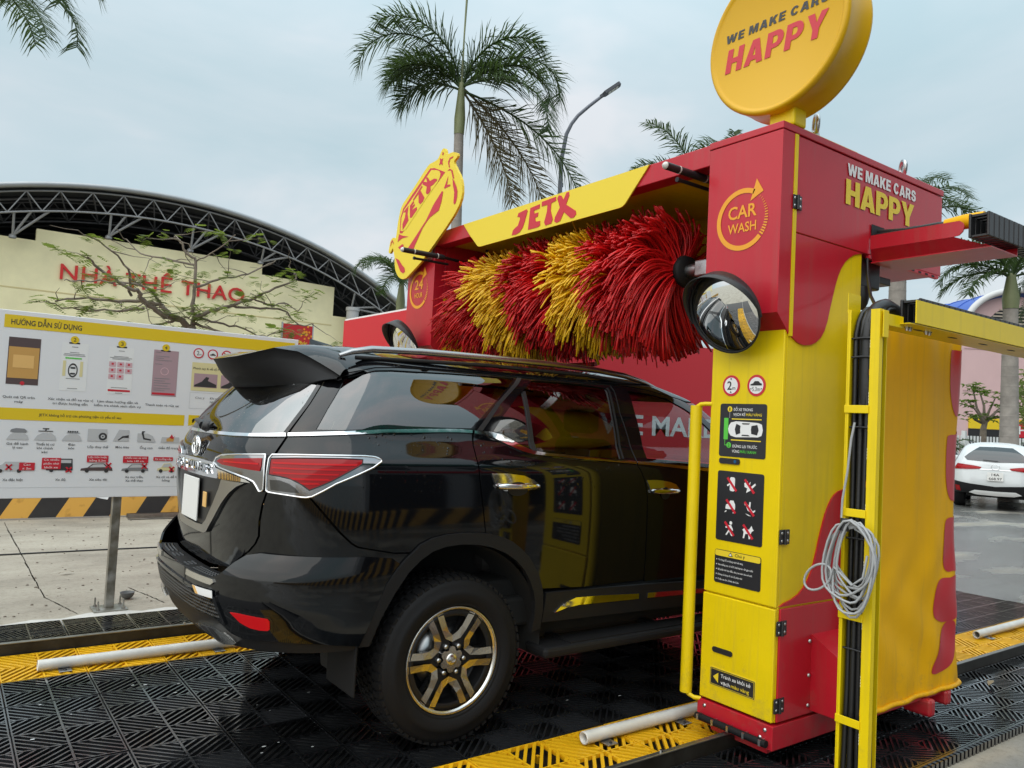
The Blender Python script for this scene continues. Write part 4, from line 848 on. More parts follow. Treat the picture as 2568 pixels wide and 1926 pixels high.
mbr = MB()
for q in (rrect(1.4375, .2695, 1.6905, .3445, .005),):
    k = len(q); qi = rrect(1.4395, .2715, 1.6885, .3425, .004)
    for i in range(k): j = (i + 1) % k; mbr.add([F2(*q[i], .004), F2(*q[j], .004), F2(*qi[j], .004), F2(*qi[i], .004)], [(0, 1, 2, 3)])
part(p4, 'panel_line', mbr, 'yellow_print')
part(p4, 'arrow_mark', flat(F2, [[(1.452, .3065), (1.484, .331), (1.484, .282)]], .004), 'yellow_print')
text(p4, 'Tránh xa khỏi kẻ', F2, 1.499, 1.671, .313, .017, 'white_print', .004, .010); text(p4, 'vạch', F2, 1.499, 1.553, .282, .017, 'white_print', .004, .010); text(p4, 'màu vàng', F2, 1.560, 1.664, .282, .017, 'yellow_print', .004, .010)
part(g, 'door_pull', MB().prism(F2, rrect(1.440, .424, 1.560, .450, .012), 0, .004), 'black_plastic')
# yellow guard pipe on the car side of the pillar
gp = [(1.17, -1.372, 1.640), (1.155, -1.345, 1.640), (1.15, -1.315, 1.637), (1.15, -1.295, 1.625)]
part(g, 'guard_bracket', MB().tube(gp, .011, 8), 'yellow_paint')
part(g, 'guard_bracket', MB().tube([(1.17, -1.372, .172), (1.15, -1.345, .172), (1.15, -1.31, .178), (1.15, -1.292, .192)], .011, 8), 'yellow_paint')
part(g, 'guard_pipe', MB().tube([(1.15, -1.290, .185), (1.15, -1.288, 1.63)], .030, 20), 'yellow_paint')

# ------------------------------------------------------------------ convex mirrors with hoods
def mirror(cy, cz, R, side, label):
    ax = Vector((-1, side, -.48)).normalized(); c = Vector((1.0, cy, cz))
    prof = []
    for i in range(13):
        r = R * i / 12; prof.append((r, .050 * (1 - (r / R) ** 2)))
    m = part(g, 'convex_mirror', MB().lathe(prof, c, ax, 40), 'mirror_glass', label)
    part(m, 'mirror_back', MB().lathe([(0, -.045), (R * .6, -.04), (R * 1.0, -.004), (R * 1.035, .004), (R * 1.03, .012), (R * .985, .008)], c, ax, 40), 'black_plastic')
    # hood: part of a cylinder over the top
    a = ax.orthogonal().normalized(); up = Vector((0, 0, 1)); up = (up - ax * up.dot(ax)).normalized(); rt_ = ax.cross(up)
    mb = MB(); n = 30; v = []
    for i in range(n + 1):
        t = -1.75 + 3.5 * i / n; dr = up * math.cos(t) + rt_ * math.sin(t); dep = .010 + .085 * max(0., math.cos(t * .89)) ** 1.1
        v += [c + dr * R * 1.035 - ax * .004, c + dr * (R * 1.05) + ax * dep, c + dr * (R * 1.065) + ax * dep, c + dr * R * 1.055 - ax * .004]
    f = []
    for i in range(n):
        for k in range(4): k2 = (k + 1) % 4; f.append((4 * i + k, 4 * i + k2, 4 * i + 4 + k2, 4 * i + 4 + k))
    mb.add(v, f, True); part(m, 'hood', mb, 'black_plastic')
    part(m, 'bracket', MB().tube([c - ax * .04, c - ax * .07, (1.15, cy, cz - .02), (1.17, cy, cz - .02)], .014, 10), 'dark_metal')
mirror(-1.565, 2.068, .196, .03, 'round convex mirror on the near pillar reflecting the car')
mirror(1.63, 2.075, .200, .02, 'round convex mirror on the far pillar above the car roof')

# ------------------------------------------------------------------ sensor rods
for y, z, x0, x1 in ((-1.25, 2.832, .877, 1.26), (1.25, 2.748, .727, 1.10)):
    r = part(g, 'sensor_rod', MB().tube([(x0 + .012, y, z), (x1, y, z)], .020, 14), 'black_plastic')
    part(r, 'rod_cap', MB().lathe([(0, -.004), (.012, 0), (.019, .010), (.0195, .016)], (x0 - .002, y, z), (1, 0, 0), 14), 'pvc')
    for q in (.105, .31 if x1 - x0 > .3 else .25): part(r, 'ring', MB().tube([(x0 + q, y, z), (x0 + q + .008, y, z)], .0212, 14), 'pvc')
    part(g, 'spray_lance', MB().tube([(x0 + .13, y + .015, z - .045), (x1 + .05, y + .015, z - .045)], .010, 10).tube([(x0 + .115, y + .015, z - .045), (x0 + .13, y + .015, z - .045)], .013, 10), 'dark_metal')
    part(g, 'lance_arm', MB().tube([(x1 - .02, y, z), (1.5, y, z - .02), (1.5, y, 2.88)], .012, 8), 'dark_metal')

# ------------------------------------------------------------------ round sign on the near pillar
sc0 = Vector((1.118, -1.708, 3.418)); SR = .386
prof = [(0, -.004), (SR * .9, -.004), (SR * .93, -.010), (SR * .955, -.018), (SR * .985, -.012), (SR * 1.0, 0), (SR, .012), (SR * .992, .018), (SR * .992, .165), (SR, .170), (SR, .182), (SR * .97, .190), (0, .190)]
rs = part(g, 'round_sign', MB().lathe([(r, h) for r, h in prof], sc0, (1, 0, 0), 72), mat('sign_yellow', (.66, .37, .003), .32, spec=.35), 'round yellow WE MAKE CARS HAPPY sign on top')
FSN = FRONT(1.1125)
block_text(rs, 'WE MAKE CARS', FSN, 1.418, 1.990, 3.466, .042, 'charcoal_print', shear=.12, gap=.16, name='sign_letter'); block_text(rs, 'HAPPY', FSN, 1.420, 1.975, 3.310, .120, 'red_print', shear=.14, gap=.10, name='sign_letter')
part(rs, 'neck', MB().box(1.16, 1.26, -1.80, -1.66, 2.966, 3.06, .01), 'yellow_paint'); part(rs, 'foot_plate', MB().box(1.13, 1.75, -1.775, -1.60, 2.9665, 2.978), 'yellow_paint')
for x, y in ((1.42, -1.745), (2.33, -1.71)):
    mb = MB(); n = 24; pts = [(x, y + .05 * math.cos(2 * PI * i / n) * .75, 3.045 + .05 * math.sin(2 * PI * i / n)) for i in range(n + 1)]
    pts = [(x + .03 * math.cos(2 * PI * i / n), y + .03 * math.cos(2 * PI * i / n), 3.045 + .045 * math.sin(2 * PI * i / n)) for i in range(n + 1)]
    mb.tube(pts, .0115, 10, cap=False).tube([(x, y, 2.966), (x, y, 3.005)], [.024, .017], 12)
    part(g, 'lifting_eye', mb, 'steel')

# ------------------------------------------------------------------ cut-out logo board above the far pillar
FL = FRONT(1.03)
OUT = [(1.214, 3.584), (1.240, 3.575), (1.259, 3.552), (1.29, 3.52), (1.325, 3.513), (1.359, 3.511), (1.416, 3.51), (1.455, 3.495), (1.499, 3.47), (1.668, 3.365), (1.83, 3.275), (1.86, 3.247), (1.879, 3.215), (1.908, 3.119), (1.921, 3.028), (1.933, 2.991), (1.96, 3.004), (1.985, 3.007), (2.012, 2.996), (2.031, 2.975), (2.051, 2.898), (2.038, 2.880), (2.019, 2.878), (1.974, 2.919), (1.93, 2.826), (1.922, 2.763), (1.905, 2.72), (1.88, 2.688), (1.85, 2.66), (1.818, 2.642), (1.776, 2.628), (1.736, 2.625), (1.70, 2.630), (1.661, 2.646), (1.475, 2.726), (1.286, 2.837), (1.107, 2.95), (.998, 3.027), (.939, 3.085), (.912, 3.13), (.904, 3.174), (.910, 3.225), (.927, 3.275), (.957, 3.32), (.992, 3.36), (1.045, 3.428), (1.045, 3.440), (1.04, 3.448), (1.008, 3.460), (.997, 3.472), (1.003, 3.492), (1.02, 3.502), (1.067, 3.518), (1.105, 3.521), (1.14, 3.518), (1.160, 3.525), (1.169, 3.536), (1.178, 3.56), (1.193, 3.578)]
lg = part(g, 'logo_board', MB().prism(FL, [(-a, b) for a, b in OUT], -.012, .008), 'yellow_print', 'car-shaped yellow logo board lettered JETX')
LG = dict(rim=[(1.405, 3.47), (1.34, 3.459), (1.166, 3.386), (1.256, 3.335), (1.528, 3.201), (1.815, 3.018), (1.864, 3.026), (1.864, 3.158), (1.824, 3.228), (1.692, 3.309)])
part(lg, 'logo_outline', flat(FL, [[(-a, b) for a, b in LG['rim']]], .009), 'red_print')
part(lg, 'logo_field', flat(FL, [[(-a, b) for a, b in [(1.382, 3.452), (1.30, 3.432), (1.255, 3.415), (1.234, 3.388), (1.245, 3.358), (1.275, 3.328), (1.444, 3.236), (1.754, 3.040), (1.80, 3.034), (1.848, 3.043), (1.842, 3.155), (1.80, 3.215), (1.625, 3.308)]]], .0102), 'yellow_print')
LETTERS = dict(J=[(1.815, 3.192), (1.767, 3.217), (1.730, 3.233), (1.738, 3.165), (1.715, 3.108), (1.773, 3.064), (1.810, 3.044), (1.818, 3.096), (1.782, 3.143), (1.772, 3.187)], E=[(1.706, 3.228), (1.648, 3.258), (1.638, 3.240), (1.678, 3.212), (1.626, 3.232), (1.620, 3.214), (1.670, 3.186), (1.590, 3.196), (1.577, 3.173), (1.663, 3.121), (1.694, 3.127)], T=[(1.657, 3.271), (1.524, 3.358), (1.507, 3.345), (1.542, 3.323), (1.467, 3.248), (1.485, 3.222), (1.529, 3.206), (1.560, 3.224), (1.569, 3.299), (1.647, 3.256)], X=[(1.463, 3.410), (1.436, 3.405), (1.418, 3.392), (1.393, 3.365), (1.330, 3.372), (1.287, 3.359), (1.279, 3.347), (1.339, 3.324), (1.381, 3.318), (1.371, 3.287), (1.400, 3.268), (1.426, 3.265), (1.449, 3.281), (1.440, 3.331), (1.510, 3.364), (1.505, 3.386), (1.437, 3.367)])
for k, p in LETTERS.items(): part(lg, 'logo_letter', flat(FL, [[(-a, b) for a, b in p]], .0115), 'red_print')
SH = [[(1.115, 3.346), (1.128, 3.278), (1.081, 3.271), (1.08, 3.26), (1.16, 3.256), (1.171, 3.262)], [(1.052, 3.311), (1.023, 3.283), (.985, 3.23), (.970, 3.195), (.971, 3.147), (.985, 3.115), (.999, 3.10), (1.019, 3.115), (1.015, 3.198), (1.041, 3.259)], [(1.199, 3.245), (1.18, 3.236), (1.197, 3.164), (1.231, 3.10), (1.30, 3.083), (1.368, 3.067), (1.425, 3.035), (1.476, 2.998), (1.582, 2.882), (1.601, 2.855), (1.703, 2.874), (1.603, 2.938), (1.424, 3.056), (1.321, 3.16)], [(1.872, 3.019), (1.813, 2.998), (1.699, 2.97), (1.81, 2.975), (1.888, 2.956)], [(1.913, 2.824), (1.844, 2.795), (1.782, 2.744), (1.739, 2.716), (1.728, 2.684), (1.758, 2.673), (1.808, 2.694), (1.865, 2.763)], [(1.228, 3.562), (1.215, 3.548), (1.200, 3.549), (1.208, 3.538), (1.206, 3.526), (1.218, 3.534), (1.23, 3.537), (1.222, 3.547)], [(1.259, 3.517), (1.237, 3.505), (1.208, 3.503), (1.217, 3.484), (1.21, 3.45), (1.24, 3.466), (1.267, 3.463), (1.252, 3.489)], [(1.057, 3.484), (1.063, 3.474), (1.102, 3.47), (1.112, 3.444), (1.099, 3.406), (1.113, 3.409), (1.133, 3.456), (1.109, 3.483)], [(1.146, 3.381), (1.101, 3.398), (1.059, 3.375), (1.026, 3.305), (1.046, 3.309), (1.079, 3.376), (1.101, 3.384), (1.126, 3.387)], [(1.874, 2.907), (1.804, 2.924), (1.779, 2.916), (1.782, 2.901), (1.848, 2.888)], [(1.99, 2.975), (2.018, 2.930), (2.012, 2.972), (1.985, 2.990), (1.955, 2.950), (1.958, 2.945)]]
for p in SH: part(lg, 'logo_mark', flat(FL, [[(-a, b) for a, b in p]], .0102), 'red_print')
part(lg, 'logo_bracket', MB().box(1.045, 1.085, 1.40, 1.44, 2.75, 2.95).box(1.045, 1.085, 1.70, 1.74, 2.70, 2.90), 'steel')

# ------------------------------------------------------------------ roller brush
BC = Vector((1.40, 0, 2.405)); BYA, BYB = -.93, 1.05
part(g, 'brush_shaft', MB().tube([(BC.x, -1.36, BC.z), (BC.x, 1.36, BC.z)], .038, 16), 'steel')
part(g, 'shaft_bracket', MB().box(1.36, 1.80, -1.345, -1.05, 2.36, 2.45, .008), 'steel'); part(g, 'shaft_bracket', MB().box(1.36, 1.80, 1.16, 1.345, 2.36, 2.45, .008), 'steel')
part(g, 'brush_hub', MB().lathe([(0, -.03), (.085, -.03), (.095, 0), (.06, .05)], (BC.x, BYA - .02, BC.z), (0, 1, 0), 20), 'rubber')
part(g, 'brush_core', MB().tube([(BC.x, BYA, BC.z), (BC.x, BYB, BC.z)], .075, 16), 'bristle_red')
acc = {0: MB(), 1: MB()}
for tf_ in range(1150):                                                   # tufts of limp strips
    ut = RNG.random(); yt = BYA + (BYB - BYA) * ut; tht = RNG.uniform(0, 2 * PI); ct = RNG.normal(.06, .045); st_ = RNG.normal(0, .020); lt = RNG.uniform(.86, 1.02)
    ph = (yt + .93) / .80 - .21 * math.sin(tht) + RNG.normal(0, .010); fr_ = ph % 1.0
    k = 1 if (.60 < fr_ < 1.0) or fr_ < .08 else 0
    if yt < -.93 + .46: k = 0
    for i in range(6):
        y = min(max(yt + RNG.normal(0, .011), BYA), BYB); th = tht + RNG.normal(0, .075); u = (y - BYA) / (BYB - BYA); e = (u - .5) * 2
        R1 = .455 * lt * RNG.uniform(.90, 1.06); spl = .17 * e * abs(e) ** 3 + st_ + RNG.normal(0, .014)
        if u < .10: spl = .03 * RNG.random() - .02
        d0 = np.array([math.cos(th), 0, math.sin(th)]); tang = np.array([-math.sin(th), 0, math.cos(th)])
        curl = ct + RNG.normal(0, .025); sag = .065 * abs(math.cos(th)) ** .7 + .01 + RNG.uniform(0, .05)
        if u < .14: curl += .05; sag += .03
        wob = RNG.normal(0, .012, 3); pts = []
        for q in range(7):
            t = q / 6; r = .07 + (R1 - .07) * (t - .10 * t * t * t)
            pts.append(np.array([BC.x, y, BC.z]) + d0 * r + tang * curl * t * t + np.array([0, spl * t ** 1.5, -sag * t ** 2.4]) + wob * math.sin(3.5 * t))
        w = .0072 * RNG.uniform(.75, 1.2); vs = []; a = RNG.uniform(0, PI)
        for q, p in enumerate(pts):
            dd = pts[min(q + 1, 6)] - pts[max(q - 1, 0)]; dd /= np.linalg.norm(dd)
            s1 = np.cross(dd, [math.cos(a + .5 * q / 6), math.sin(a + .5 * q / 6), .3]); s1 /= np.linalg.norm(s1); s2 = np.cross(dd, s1)
            vs += [p + s1 * w, p + s2 * w * .45, p - s1 * w, p - s2 * w * .45]
        fs = [(4 * q + j_, 4 * q + (j_ + 1) % 4, 4 * q + 4 + (j_ + 1) % 4, 4 * q + 4 + j_) for q in range(6) for j_ in range(4)] + [(24, 25, 26, 27)]
        m_ = acc[k]; o_ = len(m_.v); m_.v += [tuple(v) for v in vs]; m_.f += [tuple(x + o_ for x in f) for f in fs]; m_.sm += [True] * len(fs)
part(g, 'brush_bristles', acc[0], 'bristle_red', 'red bristle bands of the roller brush', 'stuff'); part(g, 'brush_bristles', acc[1], 'bristle_yellow', 'yellow bristle bands of the roller brush', 'stuff')
# nozzle bar on the far side, seen below the brush
part(g, 'nozzle_bar', MB().tube([(1.70, 1.30, 1.93), (1.70, .1, 1.93)], .016, 10), 'red_paint')
for y in (.15, .5, .85, 1.2): part(g, 'nozzle', MB().lathe([(.018, 0), (.018, .04), (.010, .06)], (1.70, y, 1.915), (0, 0, -1), 10), 'dark_metal')

# ------------------------------------------------------------------ hanging fabric cover of the side brush
CX0, CX1, CZ0, CZ1 = 1.80, 2.70, .165, 2.075
def cloth(s, z, off=0.):
    """s runs along the near face then round the far corner"""
    t = (z - CZ0) / (CZ1 - CZ0); Lx = CX1 - CX0
    waist = -.05 * math.sin(PI * min(1, max(0, (1 - t) * 1.1))) ** 2 + (.05 * max(0, .13 - t) / .13)
    fold = .010 * math.sin(9 * s + 5 * t) * (1 - .6 * t) + .020 * math.exp(-((s - .30 - .16 * t) / .10) ** 2) * t + .016 * math.exp(-((s - .62 + .10 * t) / .07) ** 2) * (1 - .5 * t)
    fold += .016 * math.sin((s * .9 + z) * 15) * math.exp(-((z - .50) / .20) ** 2) + .012 * math.sin(26 * s - 9 * t) * max(0, .22 - t) * 4 + .012 * math.sin((s * 1.7 - z) * 11 + 1) * math.exp(-((z - .80) / .16) ** 2)
    fold += .010 * math.sin(34 * s + 3 * math.sin(7 * s)) * max(0, t - .90) * 10
    fold *= .55
    w = Lx + waist; R = .06
    if s < w - R: x = CX0 + s; y = -1.905 - fold; nx, ny = 0, -1
    else:
        a = min((s - (w - R)) / R, PI / 2); x = CX0 + w - R + R * math.sin(a); y = -1.905 + R * (1 - math.cos(a)) - fold * math.cos(a)
        ex = s - (w - R) - R * PI / 2
        if ex > 0: y += ex
        nx, ny = math.sin(a), -math.cos(a)
    return Vector((x + nx * off, y + ny * off, z))
mb = MB(); NS, NZ = 90, 110; vs = []
for j in range(NZ + 1):
    z = CZ0 + (CZ1 - CZ0) * j / NZ
    for i in range(NS + 1): vs.append(cloth(1.35 * i / NS, z))
mb.add(vs, [(j * (NS + 1) + i, j * (NS + 1) + i + 1, (j + 1) * (NS + 1) + i + 1, (j + 1) * (NS + 1) + i) for j in range(NZ) for i in range(NS)], True)
cur = part(g, 'brush_cover', mb, 'curtain', 'orange-yellow fabric cover with red blots along its edge')
mb = MB().tube([cloth(1.35 * i / 40, CZ0 + .006, .006) for i in range(41)], .013, 8); part(cur, 'hem', mb, 'curtain')
SPL = [[(0.730, 2.00), (0.765, 2.022), (0.830, 2.022), (0.885, 2.01), (0.885, 1.72), (0.830, 1.66), (0.795, 1.66), (0.755, 1.72), (0.730, 1.82)], [(0.705, 1.52), (0.730, 1.545), (0.790, 1.55), (0.880, 1.545), (0.880, 1.20), (0.790, 1.185), (0.745, 1.20), (0.710, 1.26), (0.695, 1.36)], [(0.695, 1.06), (0.730, 1.09), (0.810, 1.092), (0.880, 1.085), (0.880, .82), (0.790, .80), (0.730, .80), (0.695, .84), (0.685, .95)], [(0.620, .735), (0.670, .765), (0.760, .765), (0.860, .76), (0.860, .56), (0.750, .525), (0.650, .54), (0.595, .575), (0.595, .66)], [(0.740, .52), (0.830, .515), (0.850, .40), (0.810, .31), (0.710, .265), (0.595, .265), (0.585, .30), (0.630, .37), (0.670, .45)]]
for p in SPL:
    P2 = [Vector((a, b)) for a, b in p]; dens = []
    for i in range(len(P2)):
        p0, p1_, p2_, p3_ = P2[i - 1], P2[i], P2[(i + 1) % len(P2)], P2[(i + 2) % len(P2)]
        for q in range(5):
            t = q / 5; dens.append(.5 * ((2 * p1_) + (p2_ - p0) * t + (2 * p0 - 5 * p1_ + 4 * p2_ - p3_) * t * t + (-p0 + 3 * p1_ - 3 * p2_ + p3_) * t ** 3))
    xs_ = [v.x for v in dens]; zs_ = [v.y for v in dens]; pts = list(dens); k0 = len(pts)
    def inside(x, y, poly=dens):
        c = False; n = len(poly)
        for i in range(n):
            a, b = poly[i], poly[i - 1]
            if (a.y > y) != (b.y > y) and x < (b.x - a.x) * (y - a.y) / (b.y - a.y) + a.x: c = not c
        return c
    for ix in np.arange(min(xs_) + .01, max(xs_), .022):
        for iz in np.arange(min(zs_) + .01, max(zs_), .026):
            if inside(ix, iz): pts.append(Vector((ix, iz)))
    r = delaunay_2d_cdt(pts, [(i, (i + 1) % k0) for i in range(k0)], [], 0, 1e-5)
    V, Fc = r[0], r[2]; fs = [tuple(f) for f in Fc if inside(*(sum((V[i] for i in f), Vector((0, 0))) / 3))]
    mb = MB(); mb.add([cloth(v.x, v.y, .003) for v in V], fs, True); part(cur, 'red_blot', mb, 'curtain_red')
part(g, 'cover_top', MB().box(CX0, CX1 + .01, -1.90, -1.40, 2.075, 2.10, .004), 'yellow_paint')
part(g, 'cover_bracket', MB().box(2.30, 2.36, -1.95, -1.80, .06, .15, .015), 'red_paint'); part(g, 'cover_bracket', MB().box(2.52, 2.58, -1.93, -1.80, .08, .16, .015), 'red_paint')
part(g, 'cover_floor', MB().box(1.82, 2.66, -1.90, -1.80, .14, .160), 'red_paint')
# red cable tray reaching out from the near side
tp = []
fr = Fr((1.86, 0, 0), (0, -1, 0), (0, 0, 1))
part(g, 'cable_tray', MB().box(1.866, 2.15, -2.375, -1.797, 2.416, 2.421), 'red_paint')
tf = [(1.795, 2.488), (1.795, 2.560), (2.235, 2.560), (2.252, 2.548), (2.258, 2.53), (2.252, 2.505), (2.235, 2.49), (2.21, 2.487)]
part(g, 'tray_front', MB().prism(fr, tf, -.006, 0), 'red_paint')
mb = MB(); mb.add([(1.8605, -1.797, 2.487), (1.8605, -2.21, 2.487), (1.88, -2.375, 2.418), (1.88, -1.797, 2.418)], [(0, 1, 2, 3), (3, 2, 1, 0)]); part(g, 'tray_slope', mb, 'red_paint')
part(g, 'tray_rear', MB().box(2.145, 2.151, -2.375, -1.797, 2.422, 2.50), 'red_paint')
part(g, 'tray_opening', MB().box(1.868, 1.99, -1.7975, -1.7945, 2.555, 2.622), 'dark_open')
part(g, 'tray_cables', MB().tube([(1.93, -1.79, 2.59), (1.93, -1.95, 2.575), (1.94, -2.1, 2.580), (1.97, -2.25, 2.57)], .014, 8).tube([(1.95, -1.79, 2.578), (1.95, -1.98, 2.585), (1.96, -2.2, 2.568)], .012, 8).tube([(1.91, -1.79, 2.572), (1.91, -2.0, 2.562), (1.93, -2.24, 2.572)], .010, 8), 'hose')
sl = part(g, 'cable_sleeve', MB().tube([(1.93, -2.14, 2.565), (1.94, -2.22, 2.572), (1.95, -2.31, 2.575)], [.032, .036, .036], 14), 'curtain')
# ================================================================== YELLOW HOSE POST AND CHANNEL
hp = thing('hose_post', 'tall yellow ladder-like hose post with horizontal channel beside the pillar', 'hose post', (1.2, -2.17, 0))
LX = 1.15
part(hp, 'upright', MB().box(LX, LX + .12, -2.112, -2.107, .0, 2.055).box(LX, LX + .004, -2.122, -2.113, 0, 2.055), 'yellow_paint')
part(hp, 'upright', MB().box(LX, LX + .006, -2.250, -2.210, 0, 2.05).box(LX + .007, LX + .026, -2.250, -2.245, 0, 2.05), 'yellow_paint')
part(hp, 'back_plate', MB().box(LX + .121, LX + .126, -2.215, -2.107, 0, 2.0), 'yellow_paint')
for z in (1.610, 1.172, .743, .309): part(hp, 'rung', MB().box(LX - .006, LX - .001, -2.213, -2.104, z, z + .034, .002), 'yellow_paint')
part(hp, 'foot', MB().box(LX - .03, LX + .17, -2.29, -2.08, .003, .012, .003), 'yellow_paint')
part(hp, 'foot_gusset', MB().prism(Fr((0, -2.252, 0), (1, 0, 0), (0, 0, 1)), [(LX - .028, .014), (LX, .16), (LX, .014)], -.006, 0), 'yellow_paint')
part(hp, 'head_plate', MB().box(LX + .002, LX + .10, -2.106, -2.102, 2.04, 2.13, .006), 'yellow_paint')
# channel along the bay
CHX0, CHX1 = 1.335, 6.0
part(hp, 'channel', MB().box(CHX0, CHX1, -2.308, -2.302, 2.005, 2.105, .002).box(LX + .148, CHX1, -2.30, -2.12, 2.000, 2.004).box(CHX0, CHX1, -2.118, -2.112, 2.005, 2.105, .002), 'yellow_paint')
part(hp, 'channel_end', MB().box(LX + .03, CHX0 - .004, -2.256, -2.251, 1.985, 2.035, .002), 'yellow_paint')
part(hp, 'angle_bracket', MB().box(LX + .008, LX + .05, -2.262, -2.257, 1.93, 2.045, .012), 'yellow_paint')
for k in range(14):
    x = 1.52 + k * .32; mb = MB(); mb.add([(x + .045 * math.cos(2 * PI * i / 14), -2.225 + .011 * math.sin(2 * PI * i / 14), 1.9990) for i in range(14)], [tuple(range(13, -1, -1))]); part(hp, 'slot', mb, 'dark_open')
for x in (1.40, 1.425, 1.57, 1.60): part(hp, 'bolt', MB().lathe([(0, .016), (.008, .016), (.008, .006), (.012, .006), (.012, 0)], (x, -2.235, 2.0), (0, 0, -1), 8, False), 'steel')
# bundle of black hoses: up the post, over the top, along the channel
rr = random.Random(5)
for k in range(9):
    dy = -2.130 - .0085 * k - rr.uniform(0, .002); dx = LX + .035 + .030 * (k % 3); r = .0125 if k % 2 else .011; ph = rr.uniform(0, 6)
    pts = []
    for z in np.linspace(.02, 1.95, 14): pts.append((dx + .006 * math.sin(3 * z + ph), dy + .004 * math.sin(2.3 * z + ph) - (.022 * max(0, .45 - z) * (k - 4) / 4), z))
    for a in (20, 45, 70, 90): t = math.radians(a); pts.append((dx + .10 * (1 - math.cos(t)), dy - .002, 1.97 + .105 * math.sin(t)))
    for q, x in enumerate((1.36, 1.46, 1.56, 1.68, 1.9)): pts.append((x, dy - .004 * q, (2.072, 2.058, 2.04, 2.025, 2.018)[q]))
    part(hp, 'hose', MB().tube(pts, r, 8), 'hose')
sp = [(LX + .06, -2.165, 1.62)] + [(LX + .055 + .0 * z, -2.170, z) for z in np.linspace(1.70, 1.94, 5)] + [(LX + .055 + .12 * (1 - math.cos(math.radians(a))), -2.17, 1.955 + .125 * math.sin(math.radians(a))) for a in (20, 40, 60, 80)] + [(1.33, -2.17, 2.085), (1.40, -2.175, 2.07), (1.45, -2.18, 2.05)]
part(hp, 'hose_sleeve', MB().tube(sp, [.030] + [.033] * 8 + [.036, .038, .036, .030], 14), 'hose')
for z in (1.55, 1.08, 1.85, 1.93, .62): part(hp, 'cable_tie', MB().tube([(LX + .012, -2.122, z), (LX + .010, -2.165, z + .002), (LX + .012, -2.212, z)], .0045, 6), 'black_plastic')
# printed marks on the front hose
for k in range(16):
    z = .12 + k * .118; m_ = 'white_print' if k % 2 else 'amber_print'
    for q in range(4 if k % 2 else 1):
        zz = z + q * .0125; part(hp, 'hose_mark', MB().add([(LX + .0205, -2.197, zz), (LX + .0205, -2.203, zz), (LX + .0205, -2.203, zz + (.009 if k % 2 else .026)), (LX + .0205, -2.197, zz + (.009 if k % 2 else .026))], [(0, 1, 2, 3)]), m_)
part(hp, 'hose', MB().tube([(LX + .034, -2.200, .02), (LX + .034, -2.200, .6), (LX + .034, -2.200, 1.95)], .0130, 10), 'hose')
# loose black lead hanging from the gantry
part(hp, 'black_lead', MB().tube([(1.86, -1.78, 2.44), (1.80, -1.82, 2.34), (1.64, -1.93, 2.20), (1.46, -2.06, 2.11), (1.38, -2.15, 2.08)], .008, 8), 'hose')

# grey cable looped in a coil on the post
cc = thing('cable_coil', 'loose coil of grey cable hung on the yellow hose post', 'cable', (1.1, -2.2, .8))
mb = MB(); cx, cy, cz = LX - .035, -2.165, 1.115; pts = []
rc = random.Random(11)
pts += [(LX - .014, -2.160, 1.57), (LX - .020, -2.150, 1.50), (LX - .016, -2.135, 1.36), (LX - .02, -2.118, 1.24), (LX - .02, -2.115, 1.16)]
loops = [(.085, .14), (.10, .155), (.075, .125), (.105, .17), (.09, .18), (.11, .15), (.085, .19), (.10, .165), (.07, .145), (.105, .185)]
for li, (a, b) in enumerate(loops):
    ox = rc.uniform(-.012, .012); oy = rc.uniform(-.02, .02); n = 22
    for i in range(n):
        t = PI / 2 + 2 * PI * i / n; u = (a * math.cos(t)) * (1 + .10 * math.sin(2 * t)) + oy; v = b * (math.sin(t) - 1)
        pts.append((cx - .004 * li + .012 * math.sin(t + li) + ox * .5, cy - .02 + u * -1, 1.15 + v + .015 * math.sin(3 * t + li)))
part(cc, 'cable', MB().tube(pts, .0052, 7), 'grey_cable')
pts = [(cx - .03, -2.13, 1.0)]
for i in range(26):
    t = 2 * PI * i / 25; pts.append((cx - .035, -2.045 - .055 * math.cos(t) - .03 * math.sin(t), .905 - .02 * math.cos(t) + .062 * math.sin(t + .3)))
pts += [(cx - .035, -2.12, .96), (cx - .035, -2.20, .90), (cx - .04, -2.25, .94), (cx - .03, -2.26, 1.03)]
part(cc, 'stray_loop', MB().tube(pts, .0052, 7), 'grey_cable')
part(cc, 'tape', MB().tube([(cx - .01, -2.150, 1.165), (cx - .02, -2.152, 1.115)], .021, 10), 'black_plastic')

# black energy chain: out from the tray and back along the channel
ch = thing('cable_chain', 'black segmented cable chain running from the red tray along the channel', 'cable chain', (3.5, -2.3, 2.0))
L_len = .052
x = 1.77
chain_me = {}
def chain_link(x, z0, z1, y0, y1):
    mb = MB().box(x, x + L_len * .9, y0, y0 + .012, z0, z1, .004).box(x, x + L_len * .9, y1 - .012, y1, z0, z1, .004).box(x + .008, x + L_len * .75, y0 + .012, y1 - .012, z1 - .014, z1 - .004).box(x + .008, x + L_len * .75, y0 + .012, y1 - .012, z0 + .004, z0 + .012)
    part(ch, 'chain_link', mb, 'black_plastic')
for k in range(78): chain_link(1.77 + k * L_len, 2.448 + .0006 * k, 2.560 + .0003 * k, -2.405, -2.315)
for k in range(86): chain_link(1.39 + k * L_len, 2.008, 2.122, -2.298, -2.206)
n = 14
for i in range(n):
    a = -PI / 2 + PI * (i + .5) / n; c = Vector((5.86, -2.31, 2.30)); R = .25
    o = c + Vector((math.cos(a) * R, 0, math.sin(a) * R)); mb = MB().box(-.026, .026, -.045, .045, -.05, .05, .004); rot = Matrix.Rotation(-(a + PI / 2), 3, 'Y')
    mb.v = [tuple(o + rot @ Vector(v)) for v in mb.v]; part(ch, 'chain_link', mb, 'black_plastic')
